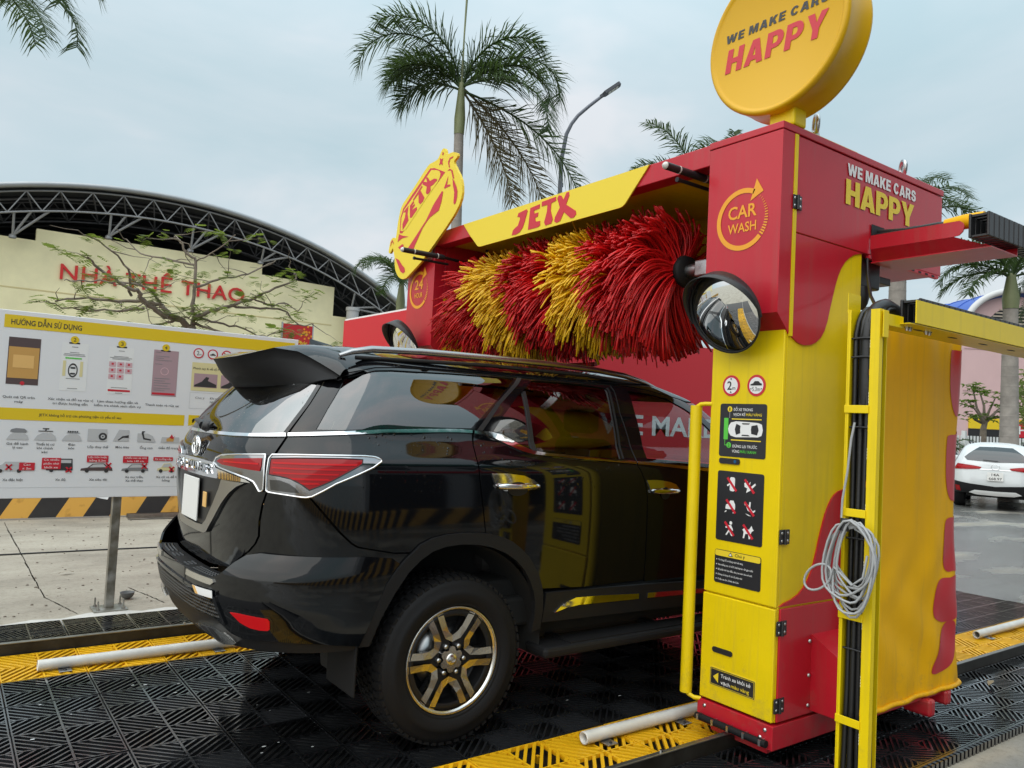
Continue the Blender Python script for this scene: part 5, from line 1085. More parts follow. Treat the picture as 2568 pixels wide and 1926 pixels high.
# ================================================================== BLACK SUV
BODY = dict(z=[.30, .45, .62, .80, 1.0, 1.2, 1.275, 1.30, 1.41, 1.43, 1.56, 1.67, 1.70, 1.74, 1.785, 1.82, 1.845, 1.856],
            W=[.85, .895, .918, .927, .93, .925, .916, .905, .835, .828, .775, .715, .695, .645, .55, .40, .20, .004],
            XR=[-.78, -.88, -.925, -.945, -.955, -.958, -.957, -.955, -.908, -.898, -.79, -.665, -.63, -.58, -.53, -.45, -.38, -.33],
            XF=[3.50, 3.66, 3.72, 3.73, 3.64, 3.05, 2.74, 2.68, 2.50, 2.47, 2.26, 2.07, 1.98, 1.83, 1.68, 1.55, 1.42, 1.34])
BUMP = dict(z=[.34, .42, .50, .60, .70, .80, .86, .90], W=[.86, .905, .925, .935, .937, .934, .931, .929],
            XR=[-.80, -.92, -.985, -1.02, -1.04, -1.035, -1.0, -.965], XF=[3.5, 3.6, 3.7, 3.7, 3.7, 3.7, 3.7, 3.7])
def pchip(xs, ys, x):
    xs = np.asarray(xs, float); ys = np.asarray(ys, float); x = np.clip(np.asarray(x, float), xs[0], xs[-1])
    h = np.diff(xs); d = np.diff(ys) / h; m = np.zeros_like(ys); m[0] = d[0]; m[-1] = d[-1]
    w1 = 2 * h[1:] + h[:-1]; w2 = h[1:] + 2 * h[:-1]; ok = d[1:] * d[:-1] > 0
    with np.errstate(divide='ignore', invalid='ignore'): mm = (w1 + w2) / (w1 / d[:-1] + w2 / d[1:])
    m[1:-1] = np.where(ok, mm, 0); i = np.clip(np.searchsorted(xs, x) - 1, 0, len(xs) - 2); t = (x - xs[i]) / h[i]
    return (1 + 2 * t) * (1 - t) ** 2 * ys[i] + t * (1 - t) ** 2 * h[i] * m[i] + t * t * (3 - 2 * t) * ys[i + 1] + t * t * (t - 1) * h[i] * m[i + 1]
NRx, NFx, X0c, X1c, LRc, LFc = 3.0, 4.0, -.25, 1.25, 1.3, 2.6
def surf(a, z, T, side=-1):
    a = np.asarray(a, float); z = np.asarray(z, float); W = pchip(T['z'], T['W'], z); XR = pchip(T['z'], T['XR'], z); XF = pchip(T['z'], T['XF'], z)
    nR = T.get('nR', NRx); nF = T.get('nF', NFx)
    def quad(psi, A, n):
        c = np.cos(psi); s = np.sin(psi); r = (np.abs(c / W) ** n + np.abs(s / A) ** n) ** (-1 / n); return r * s, r * c
    rx, ry = quad(np.clip(-a / LRc, 0, 1) * PI / 2, X0c - XR, nR); fx, fy = quad(np.clip((a - (X1c - X0c)) / LFc, 0, 1) * PI / 2, XF - X1c, nF)
    x = np.where(a < 0, X0c - rx, np.where(a > X1c - X0c, X1c + fx, X0c + a)); y = np.where(a < 0, ry, np.where(a > X1c - X0c, fy, W))
    return np.stack([x, side * y, z + 0 * x], -1)
def snorm(a, z, T, side=-1, e=1.5e-3):
    zl, zh = T['z'][0], T['z'][-1]
    du = surf(a + e, z, T, side) - surf(a - e, z, T, side); dv = surf(a, np.minimum(z + e, zh), T, side) - surf(a, np.maximum(z - e, zl), T, side)
    n = np.cross(du, dv); n /= np.linalg.norm(n, axis=-1, keepdims=True) + 1e-12
    return n if side < 0 else -n
def pip(P, poly):
    x, y = P[:, 0], P[:, 1]; c = np.zeros(len(P), bool); n = len(poly)
    for i in range(n):
        (x1, y1), (x2, y2) = poly[i], poly[i - 1]
        k = (y1 > y) != (y2 > y)
        with np.errstate(divide='ignore', invalid='ignore'): xi = (x2 - x1) * (y - y1) / (y2 - y1 + 1e-15) + x1
        c ^= k & (x < xi)
    return c
def densify(p, st):
    o = []
    for i in range(len(p)):
        a = np.array(p[i]); b = np.array(p[(i + 1) % len(p)]); k = max(1, int(np.ceil(np.linalg.norm(b - a) / st)))
        for j in range(k): o.append(a + (b - a) * j / k)
    return np.array(o)
def panel(poly, T=None, holes=(), off=0., thick=.010, st=.03, zs=None, sides=(-1,), merge=False, mb=None):
    """sheet-metal piece: polygon in surface coordinates (a = along the plan outline, z), laid on the body surface"""
    T = T or BODY; P0 = densify(poly, st); H = [densify(h, st) for h in holes]
    lo = P0.min(0); hi = P0.max(0); ga = np.arange(lo[0] + st * .5, hi[0], st); gz = zs if zs is not None else np.arange(lo[1] + st * .5, hi[1], st)
    G = np.array([(a, z) for a in ga for z in gz]).reshape(-1, 2); 
    if len(G):
        k = pip(G, P0)
        for h in H: k &= ~pip(G, h)
        G = G[k]; B = np.vstack([P0] + H)
        if len(G): d = np.sqrt(((G[:, None] - B[None]) ** 2).sum(-1)).min(1); G = G[d > st * .35]
    pts = np.vstack([P0] + H + ([G] if len(G) else [])); ed = []; o = 0
    for q in [P0] + H:
        n = len(q); ed += [(o + i, o + (i + 1) % n) for i in range(n)]; o += n
    r = delaunay_2d_cdt([Vector((float(a), float(z))) for a, z in pts], ed, [], 0, 1e-6)
    V = np.array([(v.x, v.y) for v in r[0]]); Tn = np.array([f for f in r[2]]); cen = V[Tn].mean(1); k = pip(cen, P0)
    for h in H: k &= ~pip(cen, h)
    Tn = Tn[k]; outs = []
    edges = {}
    for t in Tn:
        for i in range(3): edges[(t[i], t[(i + 1) % 3])] = 1
    rim = [(a, b) for (a, b) in edges if (b, a) not in edges]
    for sd in sides:
        m = mb if mb is not None else MB()
        if m.nrm is None: m.nrm = []
        S = surf(V[:, 0], V[:, 1], T, sd); Nn = snorm(V[:, 0], V[:, 1], T, sd); A = S + Nn * off; Bk = S + Nn * (off - thick)
        fl = (np.cross(A[Tn[:, 1]] - A[Tn[:, 0]], A[Tn[:, 2]] - A[Tn[:, 0]]) * Nn[Tn[:, 0]]).sum() < 0
        f1 = [tuple(t[::-1]) if fl else tuple(t) for t in Tn]; f2 = [tuple(t) if fl else tuple(t[::-1]) for t in Tn]
        m.add(A, f1, True); m.nrm += list(Nn)
        if thick > 0:
            m.add(Bk, f2, True); m.nrm += list(-Nn)
            for a, b in rim:
                q = [A[a], A[b], Bk[b], Bk[a]]
                if not fl: q = q[::-1]
                m.add(q, [(0, 1, 2, 3)]); m.nrm += [(0, 0, 0)] * 4
        outs.append(m); 
        if merge: mb = m
    return outs
car = thing('black_suv', 'glossy black wet SUV parked in the car wash', 'suv', (1.3, 0, 0))
def cp(name, m, poly, label=None, both=True, parent=None, **k):
    o = None
    for mm in panel(poly, sides=(-1, 1) if both else (-1,), **k):
        x = part(parent or car, name, mm, m, label); o = o or x
    return o
def cpj(name, m, poly, label=None, parent=None, **k):
    return part(parent or car, name, panel(poly, sides=(-1, 1), merge=True, **k)[0], m, label)
q_lo = [(-.535, 1.387), (-.431, 1.395), (-.319, 1.404), (-.14, 1.419), (.053, 1.428), (.20, 1.434), (.263, 1.435), (.332, 1.434)]
q_up = [(-.538, 1.401), (-.433, 1.410), (-.320, 1.419), (-.14, 1.435), (.055, 1.444), (.20, 1.449), (.266, 1.450), (.334, 1.447)]
d_lo = [(.345, 1.433), (.406, 1.430), (.455, 1.415), (.531, 1.382), (.606, 1.352), (.667, 1.340), (.75, 1.334), (.986, 1.320), (1.370, 1.299)]
d_up = [(.347, 1.446), (.431, 1.444), (.504, 1.434), (.558, 1.410), (.613, 1.380), (.674, 1.357), (.757, 1.347), (.992, 1.333), (1.376, 1.314)]
f_lo = [(1.378, 1.298), (1.698, 1.285), (2.223, 1.265), (2.86, 1.250)]; f_up = [(1.383, 1.313), (1.712, 1.300), (2.234, 1.281), (2.86, 1.266)]
r_lo = [(-.542, 1.385), (-.62, 1.380), (-.722, 1.375), (-.852, 1.371), (-1.055, 1.369), (-1.3, 1.369)]; r_up = [(-.547, 1.400), (-.625, 1.394), (-.73, 1.388), (-.865, 1.385), (-1.081, 1.383), (-1.3, 1.383)]
dC = [(.326, 1.378), (.321, 1.316), (.325, 1.246), (.338, 1.155), (.352, 1.080), (.364, 1.011), (.372, .972)]
dB = [(1.402, 1.252), (1.428, 1.20), (1.443, 1.12), (1.447, .95), (1.448, .80), (1.449, .668)]
G_ = .003
# side body
quarter = q_lo + [(a - G_, z) for a, z in dC] + [(.23, .977), (.081, .961), (.021, .937), (-.018, .905), (-.09, .908), (-.168, .924), (-.236, .940), (-.258, .954), (-.303, 1.002), (-.358, 1.071), (-.420, 1.146), (-.50, 1.150), (-.586, 1.152), (-.590, 1.22), (-.568, 1.306)]
cp('quarter_panel', 'car_paint', quarter)
cp('rear_bumper_corner', 'car_paint', [(-.589, 1.148), (-.512, 1.145), (-.447, 1.140), (-.424, 1.139), (-.364, 1.065), (-.309, .996), (-.263, .949), (-.238, .933), (-.168, .918), (-.09, .901), (-.022, .898), (-.041, .877), (-.085, .82), (-.76, .82), (-.70, .862), (-.660, .890), (-.628, .927), (-.612, .962), (-.613, 1.028), (-.603, 1.095)])
rear_door = d_lo + [(a - G_, z) for a, z in dB] + [(1.01, .667), (.726, .682), (.690, .757), (.622, .848), (.519, .926), (.40, .966), (.379, .970)] + [(a + G_, z) for a, z in dC[::-1]]
rd = cp('rear_door', 'car_paint', rear_door)
fd = cp('front_door', 'car_paint', f_lo[:-1] + [(2.80, 1.252), (2.83, 1.0), (2.80, .66), (1.456, .660)] + [(a + G_, z) for a, z in dB[::-1]])
xa = np.linspace(1.5, 4.1, 400); xx = surf(xa, np.full(400, .62), BODY)[:, 0]
def a_of_x(x): return float(np.interp(x, xx, xa))
arch_f = [(a_of_x(2.745 + .56 * math.cos(t)), .40 + .575 * math.sin(t)) for t in np.linspace(PI * .97, PI * .03, 24)]
cpj('front_wing', 'car_paint', [(2.806, 1.252), (2.95, 1.251), (4.1, 1.248), (4.1, .47), (a_of_x(3.33), .47)] + arch_f[::-1] + [(2.79, .47), (2.806, .66), (2.836, 1.0)], zs=np.concatenate([np.arange(.5, 1.0, .03), np.arange(1.0, 1.248, .012)]))
# greenhouse
qg = [(-.425, 1.424), (-.384, 1.522), (-.317, 1.655), (-.297, 1.668), (-.149, 1.706), (-.05, 1.714), (.098, 1.718), (.293, 1.725), (.685, 1.729), (.50, 1.588), (.334, 1.459), (.266, 1.457), (.056, 1.450), (-.14, 1.441), (-.32, 1.427)]
dg_ = [(.462, 1.448), (.535, 1.523), (.658, 1.631), (.799, 1.724), (.878, 1.727), (1.00, 1.730), (1.153, 1.728), (1.327, 1.719), (1.30, 1.578), (1.285, 1.425), (1.266, 1.327), (1.048, 1.338), (.757, 1.355), (.684, 1.365), (.616, 1.390), (.560, 1.420), (.512, 1.441)]
fg = [(1.499, 1.713), (1.887, 1.706), (2.186, 1.685), (2.404, 1.634), (2.497, 1.602), (2.60, 1.537), (2.71, 1.44), (2.77, 1.35), (2.785, 1.280), (2.234, 1.290), (1.716, 1.308), (1.471, 1.320), (1.483, 1.43), (1.486, 1.586)]
gut = [(-.308, 1.679), (-.146, 1.716), (0, 1.726), (.297, 1.734), (.722, 1.741), (1.2, 1.742), (1.6, 1.738), (1.9, 1.728), (2.2, 1.707), (2.45, 1.686), (2.54, 1.67), (2.71, 1.555), (2.83, 1.445), (2.89, 1.345), (2.90, 1.266)]
surround = [(-.534, 1.402)] + q_up[1:-1] + [(.34, 1.447)] + d_up[1:-1] + f_up[:-1] + [(2.86, 1.267)] + gut[::-1] + [(-.407, 1.668), (-.465, 1.538)]
cp('window_surround', 'gloss_black', surround, holes=(qg, dg_, fg), off=-.001)
cp('quarter_window', 'privacy_glass', [(a, z) for a, z in qg], off=-.006, thick=0); cp('rear_door_window', 'privacy_glass', dg_, off=-.007, thick=0); cp('front_door_window', 'front_glass', fg, off=-.007, thick=0)
cp('window_divider', 'trim_black', [(.702, 1.658), (.722, 1.662), (.712, 1.555), (.700, 1.350), (.672, 1.358), (.690, 1.529)], off=.001)
cp('pillar_trim', 'trim_black', [(.365, 1.449), (.398, 1.449), (.54, 1.588), (.74, 1.733), (.71, 1.733), (.512, 1.588)], off=.0015, thick=.004)
cp('pillar_trim', 'trim_black', [(1.34, 1.720), (1.352, 1.720), (1.325, 1.578), (1.31, 1.425), (1.293, 1.328), (1.281, 1.328), (1.298, 1.425), (1.313, 1.578)], off=.0015, thick=.004)
cp('pillar_gap', 'trim_black', [(1.385, 1.735), (1.391, 1.735), (1.366, 1.578), (1.384, 1.43), (1.384, 1.318), (1.378, 1.318), (1.378, 1.43), (1.360, 1.578)], off=.0008, thick=.003)
cp('pillar_gap', 'trim_black', [(-.42, 1.655), (-.412, 1.655), (-.362, 1.662), (-.370, 1.662)], off=.0008, thick=.003)
cpj('windscreen', 'front_glass', [(2.56, 1.672), (4.1, 1.690), (4.1, 1.262), (2.92, 1.262), (2.91, 1.345), (2.85, 1.447), (2.73, 1.557)], off=-.004, thick=0)
roofz = np.concatenate([np.arange(1.69, 1.78, .012), np.arange(1.78, 1.84, .006), np.arange(1.84, 1.8555, .0022)])
cpj('roof', 'car_paint', [(-1.3, 1.672), (-.42, 1.672), (-.308, 1.685), (-.146, 1.721), (0, 1.731), (.297, 1.739), (.722, 1.746), (1.2, 1.747), (1.6, 1.743), (1.9, 1.733), (2.2, 1.712), (2.45, 1.692), (2.55, 1.680), (4.1, 1.696), (4.1, 1.8557), (-1.3, 1.8557)], zs=roofz)
cp('roof_ditch', 'trim_black', [(-.300, 1.6795), (-.142, 1.7165), (0, 1.7265), (.297, 1.7345), (.722, 1.7415), (1.2, 1.7425), (1.9, 1.7285), (2.2, 1.7075), (2.45, 1.687), (2.45, 1.693), (2.2, 1.7135), (1.9, 1.7345), (1.2, 1.7485), (.722, 1.7475), (.297, 1.7405), (0, 1.7325), (-.146, 1.7225), (-.300, 1.6865)], off=-.004, thick=.01)
# bright strip along the belt
bs = cpj('rear_chrome_strip', 'chrome', r_up + r_lo[::-1], off=.008, thick=.012)
cp('chrome_strip', 'chrome', q_up + q_lo[::-1], off=.007, thick=.012); cp('chrome_strip', 'chrome', d_up + [(1.371, 1.300)] + d_lo[::-1][1:], off=.007, thick=.012); cp('chrome_strip', 'chrome', f_up + f_lo[::-1], off=.007, thick=.012)
# tailgate
cpj('tailgate', 'car_paint', [(-.548, 1.384), (-.581, 1.306), (-.600, 1.22), (-.597, 1.15), (-.614, 1.095), (-.624, 1.028), (-.623, .962), (-.639, .927), (-.669, .894), (-.800, .800), (-1.0, .785), (-1.3, .782)] + [(a, z) for a, z in r_lo[::-1]][0:-1])
cpj('rear_window', 'rear_glass', [(-1.3, 1.670), (-.425, 1.668), (-.477, 1.538), (-.553, 1.403)] + [(a, z + .002) for a, z in r_up[1:]], off=-.003, thick=0)
cpj('rear_window_band', 'gloss_black', [(-.417, 1.668), (-.471, 1.538), (-.546, 1.401), (-.566, 1.400), (-.492, 1.538), (-.44, 1.668)], off=-.001, thick=.006)
# lamps
lo_ = [(-.577, 1.306), (-.482, 1.310), (-.398, 1.312), (-.316, 1.314), (-.231, 1.315), (-.190, 1.312), (-.166, 1.303), (-.164, 1.294), (-.197, 1.272), (-.252, 1.243), (-.331, 1.202), (-.372, 1.172), (-.411, 1.146), (-.430, 1.141), (-.447, 1.141), (-.512, 1.147), (-.578, 1.152), (-.587, 1.158), (-.590, 1.224), (-.587, 1.290)]
lamp = cp('tail_lamp', 'chrome_dark', lo_, off=.012, thick=.020, st=.02)
cp('tail_lamp_lens', 'lamp_red', [(-.577, 1.290), (-.48, 1.297), (-.397, 1.300), (-.315, 1.302), (-.238, 1.300), (-.240, 1.283), (-.297, 1.246), (-.344, 1.214), (-.382, 1.192), (-.421, 1.172), (-.451, 1.195), (-.49, 1.214), (-.536, 1.222), (-.579, 1.226)], off=.0155, thick=.008, st=.02)
for z0, a0, a1 in ((1.272, -.566, -.262), (1.252, -.568, -.296), (1.232, -.560, -.326)): cp('lens_bar', 'lamp_red_bright', [(a0, z0), (a1, z0 + .004), (a1 + .004, z0 + .0095), (a0, z0 + .006)], off=.0172, thick=.003, st=.02)
cp('lens_bar', 'lamp_red_bright', [(-.48, 1.211), (-.35, 1.2145), (-.36, 1.221), (-.50, 1.218)], off=.0172, thick=.003, st=.02); cp('lens_bar', 'lamp_red_bright', [(-.445, 1.194), (-.385, 1.197), (-.392, 1.203), (-.457, 1.200)], off=.0172, thick=.003, st=.02)
cp('reversing_lens', 'lamp_clear', [(-.574, 1.205), (-.534, 1.206), (-.498, 1.195), (-.471, 1.177), (-.455, 1.158), (-.498, 1.158), (-.567, 1.163)], off=.0150, thick=.006, st=.02)
li_ = [(-.975, 1.249), (-.955, 1.269), (-.895, 1.285), (-.756, 1.296), (-.606, 1.305), (-.604, 1.289), (-.602, 1.223), (-.601, 1.160), (-.610, 1.152), (-.620, 1.151), (-.636, 1.173), (-.652, 1.190), (-.684, 1.200), (-.757, 1.212), (-.829, 1.221), (-.92, 1.231)]
cp('tailgate_lamp', 'chrome_dark', li_, off=.012, thick=.016, st=.02)
cp('tailgate_lamp_lens', 'lamp_red', [(-.938, 1.255), (-.903, 1.268), (-.752, 1.280), (-.618, 1.289), (-.617, 1.260), (-.622, 1.236), (-.688, 1.238), (-.778, 1.242), (-.875, 1.244)], off=.0155, thick=.008, st=.02)
cp('lens_bar', 'lamp_red_bright', [(-.86, 1.256), (-.63, 1.262), (-.63, 1.269), (-.86, 1.262)], off=.0172, thick=.003, st=.02)
def rim(nm, loop, T, off, r, m='chrome', sides=(-1, 1), closed=True):
    P = densify(loop, .02); 
    if closed: P = np.vstack([P, P[:1]])
    else: P = P[:-1] if len(loop) > 2 else P
    for sd in sides:
        S = surf(P[:, 0], P[:, 1], T, sd); Nn = snorm(P[:, 0], P[:, 1], T, sd); part(car, nm, MB().tube([S[i] + Nn[i] * off for i in range(len(P))], r, 8, cap=False), m)
rim('lamp_rim', lo_, BODY, .013, .0042); rim('lamp_rim', li_, BODY, .013, .0038)
rim('lens_rim', [(-.577, 1.290), (-.48, 1.297), (-.397, 1.300), (-.315, 1.302), (-.238, 1.300), (-.240, 1.283), (-.297, 1.246), (-.344, 1.214), (-.382, 1.192), (-.421, 1.172), (-.451, 1.195), (-.49, 1.214), (-.536, 1.222), (-.579, 1.226)], BODY, .015, .0028, 'dark_metal')
gar = [(-1.3, 1.252), (-1.158, 1.252), (-.985, 1.248), (-.935, 1.226), (-.828, 1.215), (-.757, 1.206), (-.690, 1.195), (-.660, 1.184), (-.700, 1.183), (-.824, 1.181), (-.994, 1.178), (-1.15, 1.176), (-1.3, 1.176)]
gn = cpj('tailgate_garnish', 'chrome', gar, off=.020, thick=.026, st=.025)
FR_ = Fr((-.9795, 0, 0), (0, -1, 0), (0, 0, 1))
text(gn, 'FORTUNER', FR_, -.275, .275, 1.196, .040, 'chrome', .0, .012, thick=.010, spacing=1.2)
# maker's emblem: an oval holding two crossed ovals
FE = Fr((-.9600, 0, 1.307), (0, -1, 0), (.02, 0, 1)); mb = MB()
def oval(cx, cz, rx, rz, w, dep):
    n = 44
    pts = [FE(cx + rx * math.cos(2 * PI * i / n), cz + rz * math.sin(2 * PI * i / n), dep) for i in range(n + 1)]; mb.tube(pts, w, 8, cap=False)
oval(0, 0, .066, .045, .0055, .009); oval(0, .014, .040, .0185, .0045, .010); oval(0, .002, .0185, .041, .0045, .011)
part(car, 'maker_emblem', mb, 'chrome')
# number plate and its frame
cpj('plate_recess', 'trim_black', [(-.885, 1.176), (-.90, 1.138), (-.955, 1.067), (-1.04, .982), (-1.095, .954), (-1.205, .948), (-1.3, .948), (-1.3, 1.176)], off=.003, thick=.004)
fr_o = [(-.70, 1.178), (-.75, 1.158), (-.801, 1.126), (-.859, 1.077), (-.941, .997), (-1.031, .925), (-1.068, .916), (-1.177, .913), (-1.3, .913)]; fr_i = [(-1.3, .946), (-1.205, .946), (-1.095, .951), (-1.04, .979), (-.952, 1.066), (-.895, 1.138), (-.876, 1.178)]
cpj('plate_frame', mat('satin_silver', (.42, .42, .41), .28, 1.0), fr_o + fr_i, off=.014, thick=.018, st=.025)
part(car, 'number_plate', MB().box(-.978, -.970, -.112, .160, .957, 1.158, .006), 'plate_white')
part(car, 'plate_tag', MB().box(-.972, -.966, -.235, -.180, 1.035, 1.105, .004), 'warm_label')
# door handles
for poly, (ax0, ax1, zz), own in (([(.393, 1.250), (.489, 1.249), (.587, 1.239), (.646, 1.218), (.683, 1.194), (.684, 1.180), (.640, 1.172), (.54, 1.166), (.47, 1.166), (.415, 1.195)], (.425, .670, 1.188), rd), ([(1.436, 1.215), (1.53, 1.215), (1.611, 1.211), (1.72, 1.203), (1.80, 1.190), (1.85, 1.165), (1.83, 1.150), (1.70, 1.142), (1.50, 1.140), (1.465, 1.160)], (1.475, 1.825, 1.152), fd)):
    for sd in (-1, 1):
        par = rd if own is rd else fd
        h = part(par if sd < 0 else car, 'door_handle', panel(poly, off=.005, thick=.008, st=.02, sides=(sd,))[0], 'chrome')
        aa = np.linspace(ax0, ax1, 11); S = surf(aa, np.full(11, zz), BODY, sd); Nn = snorm(aa, np.full(11, zz), BODY, sd)
        bow = [.012 + .026 * math.sin(PI * (i + .6) / 11.2) for i in range(11)]
        mbh = MB().tube([S[i] + Nn[i] * bow[i] for i in range(11)], [.008] + [.0125] * 9 + [.006], 10, flat=1.4)
        part(par if sd < 0 else car, 'handle_grip', mbh, 'chrome')
        ca = (ax0 + ax1) / 2; cup = [(ca + .062 * math.cos(t), zz - .012 + .034 * math.sin(t)) for t in np.linspace(0, 2 * PI, 20, endpoint=False)]
        part(par if sd < 0 else car, 'handle_cup', panel(cup, off=.0062, thick=.004, st=.02, sides=(sd,))[0], 'dark_metal')
# sills, arches, steps
cp('sill_cladding', 'cladding', [(.755, .660), (1.01, .655), (1.449, .645), (2.2, .628), (2.78, .62), (2.78, .48), (1.46, .500), (1.03, .508), (.745, .514)], off=.012, thick=.02)
cp('sill_chrome', 'chrome', [(.818, .557), (.873, .600), (.951, .621), (1.11, .617), (1.405, .600), (1.408, .572), (1.116, .578), (.975, .581), (.895, .575)], off=.017, thick=.008); cp('sill_chrome', 'chrome', [(1.475, .598), (2.7, .575), (2.7, .55), (1.475, .571)], off=.017, thick=.008)
arch_o = [(-.213, .515), (-.165, .66), (-.12, .774), (-.082, .832), (-.041, .879), (.021, .937), (.081, .962), (.155, .975), (.23, .979), (.32, .976), (.40, .967), (.465, .950), (.521, .927), (.577, .890), (.627, .848), (.665, .800), (.697, .753), (.722, .695), (.733, .648), (.740, .57), (.738, .485)]
arch_i = [(.683, .470), (.690, .55), (.686, .622), (.668, .680), (.640, .735), (.600, .790), (.55, .835), (.49, .872), (.403, .905), (.32, .922), (.232, .928), (.15, .922), (.083, .905), (.02, .868), (-.03, .82), (-.084, .735), (-.135, .63), (-.172, .515)]
cp('arch_flare', 'cladding', arch_o + arch_i, off=.016, thick=.03, st=.025)
def aim(p): return [(a_of_x(x), z) for x, z in p]
ca_o = [(2.745 + .57 * math.cos(t), .40 + .585 * math.sin(t)) for t in np.linspace(PI, 0, 26)]; ca_i = [(2.745 + .515 * math.cos(t), .40 + .53 * math.sin(t)) for t in np.linspace(0, PI, 26)]
cp('arch_flare', 'cladding', aim(ca_o) + aim(ca_i), off=.012, thick=.03, st=.03)
HOUS = {}
for sd in (-1, 1):
    ax_ = Vector((0, -sd, 0)); a_ = ax_.orthogonal().normalized(); b_ = ax_.cross(a_); up_ = math.atan2(b_.z, a_.z); HOUS[sd] = (up_ - PI * .55, up_ + PI * .55)
for sd in (-1, 1):
    for wx in (0., 2.745):
        part(car, 'wheel_housing', MB().lathe([(.50, 0), (.50, .36), (.1, .37)], (wx, sd * .90, .42), (0, -sd, 0), 40, True, *((-.15, PI + .15) if False else HOUS[sd])), 'interior')
    part(car, 'side_step', MB().box(.48, 2.30, sd * .80, sd * .975, .345, .398, .018), 'cladding'); part(car, 'step_tread', MB().box(.66, 2.20, sd * .83, sd * .955, .3985, .404), 'rubber')
    for x in (.7, 1.4, 2.1): part(car, 'step_arm', MB().box(x, x + .05, sd * .60, sd * .85, .36, .385), 'dark_metal')
    part(car, 'mud_flap', MB().box(-.50, -.488, sd * .62, sd * .905, .30, .56, .01), 'rubber')
part(car, 'underbody', MB().box(-.45, 3.3, -.70, .70, .36, .47, .03), 'interior'); part(car, 'fuel_tank', MB().box(.5, 1.6, -.6, .1, .28, .355, .03), 'interior')
part(car, 'rear_axle', MB().tube([(0, -.72, .388), (0, .72, .388)], .05, 12).lathe([(.06, -.13), (.13, -.08), (.13, .08), (.06, .13)], (0, 0, .388), (0, 1, 0), 16), 'dark_metal')
part(car, 'bulkhead', MB().box(-.60, 3.2, -.80, .80, .47, .62, .02), 'interior')
# rear bumper
btop = [(-.066, .858), (-.10, .884), (-.20, .895), (-.42, .896), (-.60, .894), (-.66, .880), (-.705, .848), (-.745, .808), (-.79, .776), (-.84, .765), (-1.3, .765)]
bbot = [(-1.3, .60), (-1.0, .60), (-.80, .598), (-.748, .575), (-.70, .548), (-.64, .536), (-.51, .546), (-.37, .541), (-.211, .520), (-.16, .66), (-.12, .774)]
cpj('rear_bumper', 'car_paint', btop + bbot, T=BUMP, st=.025)
cpj('bumper_mesh', 'honeycomb', [(-1.3, .684), (-1.087, .684), (-.901, .680), (-.785, .668), (-.752, .603), (-.866, .600), (-1.038, .598), (-1.3, .596)], T=BUMP, off=.003, thick=.006)
cpj('bumper_crease', 'gloss_black', [(-1.3, .700), (-1.08, .700), (-.90, .696), (-.79, .684), (-.77, .650), (-.735, .585), (-.72, .585), (-.755, .655), (-.775, .694), (-.90, .706), (-1.08, .711), (-1.3, .711)], T=BUMP, off=.008, thick=.012)
cpj('bumper_valance', 'cladding', [(-1.3, .598), (-1.0, .597), (-.80, .595), (-.752, .574), (-.70, .546), (-.64, .534), (-.51, .544), (-.37, .539), (-.215, .518), (-.23, .50), (-.5, .49), (-.9, .47), (-1.3, .47)], T=BUMP, off=-.012, thick=.01)
cp('reflector', 'lamp_red_bright', [(-.694, .645), (-.661, .647), (-.60, .644), (-.537, .640), (-.529, .630), (-.528, .598), (-.535, .591), (-.565, .589), (-.604, .593), (-.646, .609)], T=BUMP, off=.006, thick=.01, st=.02)
cp('reflector_bezel', 'gloss_black', [(-.71, .652), (-.66, .655), (-.53, .648), (-.518, .63), (-.517, .582), (-.57, .576), (-.615, .580), (-.66, .600)], T=BUMP, off=.002, thick=.006, st=.02)
aa = np.linspace(-1.3, -.80, 26); mb = MB(); v = []
for sd in (-1, 1):
    o_ = surf(aa, np.full(26, .7635), BUMP, sd); i_ = surf(aa, np.full(26, .7635), BODY, sd)
    k = len(mb.v); vs = []
    for i in range(26): vs += [tuple(o_[i]), tuple(i_[i])]
    mb.add(vs, [((2 * i, 2 * i + 1, 2 * i + 3, 2 * i + 2) if sd < 0 else (2 * i, 2 * i + 2, 2 * i + 3, 2 * i + 1)) for i in range(25)])
part(car, 'bumper_step', mb, 'cladding')
# raised studs on the step pads and bright pad edges
def step_at(a, t, sd, dz=0.): 
    o_ = surf(a, .764, BUMP, sd); i_ = surf(a, .764, BODY, sd); return o_ * (1 - t) + i_ * t + np.array([0, 0, dz])
mb = MB()
for sd in (-1, 1):
    for a in np.arange(-1.20, -.83, .022):
        if -1.12 < a < -1.06: continue
        for t in (.32, .50, .68):
            p = step_at(a, t, sd); mb.lathe([(.0085, 0), (.006, .004), (0, .005)], p, (0, 0, 1), 6, False)
part(car, 'step_studs', mb, 'gloss_black', kind='stuff')
cp('step_edge', 'machined', [(-.79, .752), (-.80, .764), (-.93, .764), (-1.05, .763), (-1.05, .738), (-.93, .738), (-.81, .738)], T=BUMP, off=.007, thick=.012, st=.02)
cp('bumper_sticker', 'white_print', [(-.955, .711), (-.875, .714), (-.792, .717), (-.787, .687), (-.86, .684), (-.918, .682)], T=BUMP, off=.0095, thick=.002, both=False)
cp('sticker_band', 'warm_label', [(-.952, .711), (-.925, .7125), (-.893, .684), (-.916, .683)], T=BUMP, off=.0105, thick=.001, both=False)
